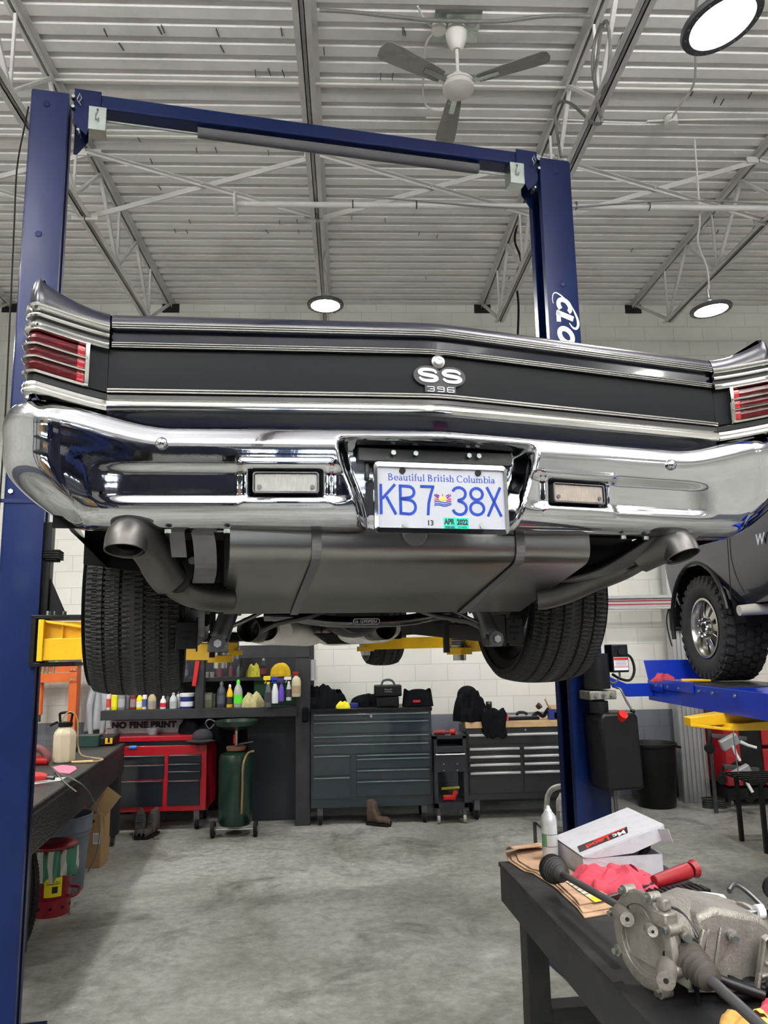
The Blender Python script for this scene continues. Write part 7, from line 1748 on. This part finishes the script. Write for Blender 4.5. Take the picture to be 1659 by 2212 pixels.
m._add([(0, .0, 1.555), (.60, .0, 1.555), (.60, .06, 1.71), (-.005, .06, 1.71), (0, .012, 1.555), (.60, .012, 1.555), (.60, .072, 1.71), (-.005, .072, 1.71)], [(0,1,2,3), (7,6,5,4), (0,3,7,4), (1,5,6,2), (2,6,7,3), (0,4,5,1)])
m.build('wheel_stop', RB_, rk, bevel=.003)
m = MB(); m.prism([(0, -.10), (-.22, -.10), (-.26, -.045), (-.32, -.03), (-.36, .06), (-.22, .0), (0, .0)], frame_matrix((0, -.05, 1.535), (1,0,0), (0,0,1)), .06); m.build('cross_tube', RB_, rk, bevel=.004)
m = MB().box(1.10, 1.28, -.2, -.05, .001, 1.42); m.build('rack_post', RB_, rk)
p = aZ(1440, 1456, 1.565); cloth('shop_rag', 'pink rag on the blue rack beside the truck tyre', 'rag', (2.45, 6.05, 1.5505), (.16, .10, .055), PK, 7)
tag(MB().tube([(0, 0, .02), (.10, .0, .022), (.22, .01, .018)], [.016, .012, .008], 12).build('yellow_screwdriver', colm((226, 176, 40)), None, smooth=True, loc=(2.40, 5.60, 1.5565)), 'yellow handled tool lying on the blue rack in front of the truck tyre', 'tool')
# yellow swing arm
t = thing('yellow_lift_arm', 'bright yellow swing arm below the blue rack at the right edge', 'lift arm', (2.18, 5.0, 1.30))
m = MB()
m._add([(0, 0, .075), (.48, -.02, .13), (.48, -.02, .04), (0, 0, .02), (0, .10, .075), (.48, .16, .13), (.48, .16, .04), (0, .10, .02)], [(0,1,2,3), (7,6,5,4), (0,4,5,1), (3,2,6,7), (0,3,7,4), (1,5,6,2)])
m.build('arm_tip', Y_, t, bevel=.003)
m = MB()
m._add([(.20, -.10, .0), (.75, -.14, .0), (.75, -.14, .075), (.22, -.10, .04), (.20, .12, .0), (.75, .14, .0), (.75, .14, .075), (.22, .12, .04)], [(0,1,2,3), (7,6,5,4), (0,4,5,1), (3,2,6,7), (0,3,7,4), (1,5,6,2)])
m._add([(0, -.0, .02), (.22, -.10, .0), (.22, -.085, -.0), (.02, .02, .012)], [(0, 1, 2, 3)])
m.bar((0, 0, .03), (.21, -.10, .008), .008, .018); m.build('arm_tube', Y_, t, bevel=.003)
MB().box(.6, .75, -.1, .1, -1.299, -.001).build('arm_column', B_, t)
# truck
TRK = mat('truck_navy', srgb(10, 14, 34), .25, .2, coat=.6, noise=.1, nscale=40)
trk = thing('pickup_truck', 'dark blue pickup truck on the blue rack at the right edge', 'truck', (2.66, 5.78, 1.556))
def tside(u, v, X=0., s=1):
    y = -3.6+u*4.1; z = .55+v*.72
    b = .03*sin(pi*v)-.05*(1-v)**3
    return (X-s*b+s*.0, y, z)
def tarch(u, v):
    x, y, z = tside(u, v); return (y**2+(z-.42)**2 < .465**2)
MB().grid(90, 18, tside, tarch).build('body_side', TRK, trk, smooth=True)
MB().grid(90, 18, lambda u, v: tside(u, v, 1.9, -1), tarch).build('body_side', TRK, trk, smooth=True)
MB().box(.0, 1.9, -3.6, .5, 1.26, 1.29).box(.05, 1.85, .46, .52, .80, 1.27).box(.05, 1.85, -3.6, -3.5, .55, 1.27).build('body_shell', TRK, trk, bevel=.02)
cab = MB(); cab._add([(.02, -.5, 1.28), (1.88, -.5, 1.28), (1.88, -2.4, 1.28), (.02, -2.4, 1.28), (.25, -1.0, 1.82), (1.65, -1.0, 1.82), (1.65, -2.3, 1.82), (.25, -2.3, 1.82)], [(0,1,2,3), (4,7,6,5), (0,4,5,1), (1,5,6,2), (2,6,7,3), (3,7,4,0)])
cab.build('cab', TRK, trk, bevel=.04)
MB().grid(24, 2, lambda u, v: (.02+.30*v, .50*cos(pi*u), .42+.50*sin(pi*u))).build('wheel_well', UC, trk)
MB().tube([(-.012, .475*cos(R(a)), .42+.475*sin(R(a))) for a in range(-12, 172, 10)], .018, 8).build('arch_flare', M_['black_plastic'], trk, smooth=True)
MB().box(.2, 1.7, -3.4, .4, .50, .6).build('chassis', UC, trk)
MB().cyl((-.06, -.72, .50), (.25, -.72, .52), .035, .045, n=20).build('step_tube', colm((160, 158, 152)), trk, smooth=True)
MB().cyl((.08, .0, .40), (1.8, .0, .40), .05, n=16).build('front_axle', UC, trk)
m = MB(); add_text(m, 'W', Matrix.Translation((-.036, -1.02, .935)) @ Matrix.Rotation(-pi/2, 4, 'Z') @ Matrix.Rotation(pi/2, 4, 'X'), .10, .001, bold=.002, shear=.2); m.build('door_lettering', PLW, trk)
m = MB().tube([(-.034, -.62, 1.2), (-.034, -.60, .95), (-.02, -.55, .60)], .003, 6); m.build('door_gap', IN, trk)
TT = mat('mud_tyre', srgb(34, 34, 35), .8, noise=.2, nscale=12)
CHW = mat('wheel_chrome', srgb(180, 178, 172), .22, .95, noise=.06)
def mudtyre(x, y, z, s):
    r, w = .392, .30; hw = w/2
    mb = MB(); prof = [(.215, -hw*.75), (.235, -hw*.9), (.29, -hw*1.05), (.345, -hw*1.05), (.370, -hw*.95), (.378, -hw*.8), (.380, 0), (.378, hw*.8), (.370, hw*.95), (.345, hw*1.05), (.29, hw*1.05), (.235, hw*.9), (.215, hw*.75)]
    mb.lathe(prof, (x, y, z), (1, 0, 0), 72)
    c = mb.build('wheel', TT, trk, smooth=True)
    lg = MB(); n = 34
    for k in range(n):
        for j, (h0, h1) in enumerate(((-.98, -.62), (-.55, -.18), (-.12, .25), (.32, .58), (.64, .98))):
            a = 2*pi*(k+.5*(j % 2)+.12*j)/n; L = (h1-h0)*hw; hc = (h0+h1)/2*hw
            T = Matrix.Translation((x, y, z)) @ Matrix.Rotation(a, 4, 'X') @ Matrix.Translation((hc, 0, .380)) @ Matrix.Rotation(R(14 if j % 2 else -14), 4, 'Z')
            lg.T = T; lg.box(-L/2*.92, L/2*.92, -.022, .022, -.012, .013)
        for e in (-1, 1):
            a = 2*pi*(k+.25)/n; lg.T = Matrix.Translation((x, y, z)) @ Matrix.Rotation(a, 4, 'X') @ Matrix.Translation((e*hw*1.0, 0, .352)); lg.box(-.010, .010, -.016, .016, -.02, .022)
    lg.T = Matrix.Identity(4); lg.build('tread_blocks', TT, c)
    f = x+s*hw*.85
    ri = MB(); ri.lathe([(.222, 0), (.226, .012), (.21, .014), (.195, -.02), (.19, -.10), (.18, -.16)], (f, y, z), (s, 0, 0), 56); ri.build('rim', CHW, c, smooth=True)
    sp = MB()
    for k in range(8):
        a = 2*pi*k/8; 
        if k % 2 == 0 or True:
            d = Vector((0, cos(a), sin(a))); e = Vector((0, -sin(a), cos(a))); p0 = Vector((f-s*.01, y, z))+d*.07; p1 = Vector((f-s*.05, y, z))+d*.20
            sp._add([p0-e*.022, p0+e*.022, p1+e*.05, p1-e*.05, p0-e*.018-Vector((s*.03,0,0)), p0+e*.018-Vector((s*.03,0,0)), p1+e*.045-Vector((s*.03,0,0)), p1-e*.045-Vector((s*.03,0,0))], [(0,1,2,3), (7,6,5,4), (0,4,5,1), (1,5,6,2), (2,6,7,3), (3,7,4,0)])
    sp.build('wheel_spokes', CHW, c, bevel=.006)
    hb = MB(); hb.lathe([(0, .015), (.045, .015), (.05, .0), (.085, -.005), (.09, -.04)], (f, y, z), (s, 0, 0), 32); ho = hb.build('hub', CHW, c, smooth=True)
    MB().cyl((f+s*.014, y, z), (f+s*.017, y, z), .036, n=24).build('hub_hole', IN, c)
    nm = MB()
    for k in range(8):
        a = 2*pi*k/8+.2; nm.cyl((f-s*.0, y+.066*cos(a), z+.066*sin(a)), (f+s*.025, y+.066*cos(a), z+.066*sin(a)), .012, .009, n=10); nm.sph((f+s*.026, y+.066*cos(a), z+.066*sin(a)), .009, 8)
    nm.build('lug_nuts', CH, c, smooth=True)
mudtyre(.165, .0, .40, -1); mudtyre(1.735, .0, .40, 1); mudtyre(.165, -3.3, .40, -1); mudtyre(1.735, -3.3, .40, 1)
# red cabinet with hanging wheel clamps
t = thing('red_alignment_cabinet', 'tall red and black alignment cabinet behind the hanging wheel clamps', 'cabinet', (4.30, 8.95, 0))
MB().box(-.02, .16, 0, .5, .22, 1.1).build('red_side', REDC, t, bevel=.01); MB().box(.16, .42, .02, .5, .22, 1.1).build('black_bay', M_['black_paint'], t); MB().box(.42, .9, 0, .5, .22, .62).box(.42, .9, 0, .5, .66, 1.1).build('red_drawers', REDC, t, bevel=.01); MB().box(-.05, .95, -.02, .52, .08, .2).build('base', M_['black_paint'], t)
for x in (.0, .9): MB().cyl((x, .05, .04), (x+.03, .05, .04), .04, n=16).build('caster', colm((130, 128, 122)), t)
def clamp(p, label):
    t = thing('wheel_clamp', label, 'wheel clamp', tuple(p), R(0), 'hanging wheel clamps'); t.scale = (1.3,)*3
    MB().bar((-.13, 0, .05), (.16, -.02, .02), .03, .035).build('spine', M_['dark_steel'], t, bevel=.004)
    MB().cbox((.0, -.04, .0), (.16, .05, .09), (R(10), R(-25), 0)).build('sensor_head', mat('clamp_grey', srgb(176, 180, 182), .4, .4), t, bevel=.008)
    for a, b in (((.02, -.06, -.03), (.06, -.08, -.15)), ((.09, -.05, .0), (.22, -.06, -.05))): MB().tube([a, ((a[0]+b[0])/2, a[1], (a[2]+b[2])/2-.006), b], [.016, .013, .012], 12).build('claw', M_['white_gloss'], t, smooth=True)
    for x, z in ((-.17, -.05), (.05, -.20)):
        k = MB().cyl((x, .0, z), (x, -.05, z), .035, .045, n=10); k.build('wheel_foot', M_['black_rubber'], t, bevel=.008)
    MB().bar((-.13, 0, .05), (-.17, -.02, -.05), .02, .02).bar((.05, -.06, -.14), (.05, -.03, -.20), .018, .018).build('foot_arm', M_['black_paint'], t)
clamp((4.14, 8.6, .76), 'upper of two chrome clawed wheel clamps hanging by the red cabinet'); clamp((4.22, 8.55, .44), 'lower of two chrome clawed wheel clamps hanging by the red cabinet')
tag(MB().cyl((0, 0, 0), (0, 0, 2.2), .022, n=12).build('clamp_stand', M_['dark_steel'], None, loc=(3.98, 8.66, .0)), 'dark upright post the wheel clamps hang from', 'stand')
t = thing('black_metal_stand', 'black metal stand with slatted top at the right edge', 'stand', (3.54, 7.0, 0))
m = MB().box(0, .7, 0, .5, .60, .62)
for i in range(5): m.box(0, .7, .03+i*.1, .05+i*.1, .62, .63)
m.build('slatted_top', M_['black_paint'], t)
for x, y in ((.10, .02), (.66, .02), (.10, .46), (.66, .46)): MB().box(x, x+.035, y, y+.035, .001, .60).build('leg', M_['black_paint'], t)
tag(MB().cyl((0, 0, 0), (-.04, 0, 1.0), .006, n=8).build('steel_rod', M_['steel'], None, loc=(3.62, 7.35, .631)), 'thin steel rod standing up from the black metal stand', 'rod')
# ================================================================== BEHIND THE PHOTOGRAPHER (made-up stand-ins, added for the chrome to mirror)
t = thing('standin_rack', 'stand-in steel rack behind the photographer, added for the chrome to mirror', 'rack', (-4.3, -3.6, 0))
for x in (0, 2.6):
    for y in (0, .9): MB().box(x, x+.08, y, y+.08, .001, 4.4).build('upright', M_['lift_blue'], t)
for z in (.3, 1.8, 3.1): MB().box(0, 2.68, 0, .98, z, z+.08).build('shelf', M_['dark_steel'], t)
k = 0
for z, xs_ in ((.38, (.15, 1.8)), (1.88, (.95,)), (3.18, (1.75,))):
    for x in xs_:
        o = MB().box(0, .66, .1, .8, 0, .55+.12*(k % 3)); o = o.build('storage_carton', BC, None, loc=(-4.3+x, -3.6, z+.0005), bevel=.004)
        tag(o, 'brown carton on the stand-in rack behind the photographer', 'box', 'brown cartons on the stand-in rack'); k += 1
sv = thing('standin_van', 'stand-in dark blue van raised behind the photographer, added for the chrome to mirror', 'van', (-1.35, -6.1, 2.3))
m = MB(); m.prism([(-1.0, 0), (1.0, 0), (1.05, .5), (.95, 1.0), (.75, 1.55), (-.75, 1.55), (-.95, 1.0), (-1.05, .5)], frame_matrix((0, 0, .25), (1,0,0), (0,0,1)) @ Matrix.Translation((0, 0, -2.0)), 3.0)
m.build('van_body', TRK, sv, bevel=.06, seg=3)
MB().box(-.72, .72, 1.0, 1.03, .95, 1.65).build('windscreen', mat('dark_glass', srgb(20, 24, 30), .08), sv, bevel=.02)
MB().box(-.9, .9, 1.0, 1.08, .28, .50).build('van_bumper', colm((150, 110, 86)), sv, bevel=.03)
for x in (-.85, .85):
    for y in (.2, -2.0): MB().cyl((x-.12, y, .05), (x+.12, y, .05), .34, n=32).build('van_wheel', M_['black_rubber'], sv, bevel=.03)
for x in (-1.5, 1.5):
    t = thing('standin_lift_post', 'stand-in blue lift post behind the photographer, %s of the van' % ('left' if x < 0 else 'right'), 'lift post', (-1.35+x, -6.6, 0))
    MB().box(-.15, .15, -.15, .15, 0, 4.2).build('column', B_, t)
    MB().box(min(0, -x*.6), max(0, -x*.6), -.1, .1, 2.27, 2.35).build('swing_arm', Y_, t)
t = thing('standin_cart', 'stand-in red service cart behind the photographer', 'cart', (2.6, -2.2, 0))
MB().box(-.5, .5, -.3, .3, .12, 1.1).build('cart_body', REDC, t, bevel=.02)
for x in (-.4, .4): MB().cyl((x, -.2, .06), (x+.04, -.2, .06), .06, n=16).build('caster', M_['black_rubber'], t)
t = thing('standin_cabinets', 'stand-in dark cabinets at the right behind the photographer, added to darken the chrome', 'cabinet', (2.2, -7.9, 0))
for i in range(3): MB().box(i*1.25, i*1.25+1.2, 0, .6, .001, 3.4+.3*(i % 2)).build('cabinet', M_['black_paint'], t, bevel=.02)
MB().box(.2, 3.2, .05, .55, 3.71, 3.76).build('top_board', BW, t)
# ================================================================== CAMERA + VIEW
cd = bpy.data.cameras.new('camera'); co = bpy.data.objects.new('camera', cd); COL.objects.link(co)
co.matrix_world = Matrix(((CRI.x, CUP.x, -fw.x, 0), (CRI.y, CUP.y, -fw.y, 0), (CRI.z, CUP.z, -fw.z, EYE), (0, 0, 0, 1)))
cd.sensor_fit = 'HORIZONTAL'; cd.sensor_width = 36; cd.lens = 36*F/1659; cd.clip_start = .05; cd.clip_end = 100
SC.camera = co
w = bpy.data.worlds.new('world'); SC.world = w; w.use_nodes = True
w.node_tree.nodes['Background'].inputs[0].default_value = (.8, .88, 1, 1); w.node_tree.nodes['Background'].inputs[1].default_value = .3
SC.view_settings.view_transform = 'Standard'; SC.view_settings.look = 'None'; SC.view_settings.exposure = EXPO; SC.view_settings.gamma = 1; SC.view_settings.use_curve_mapping = False
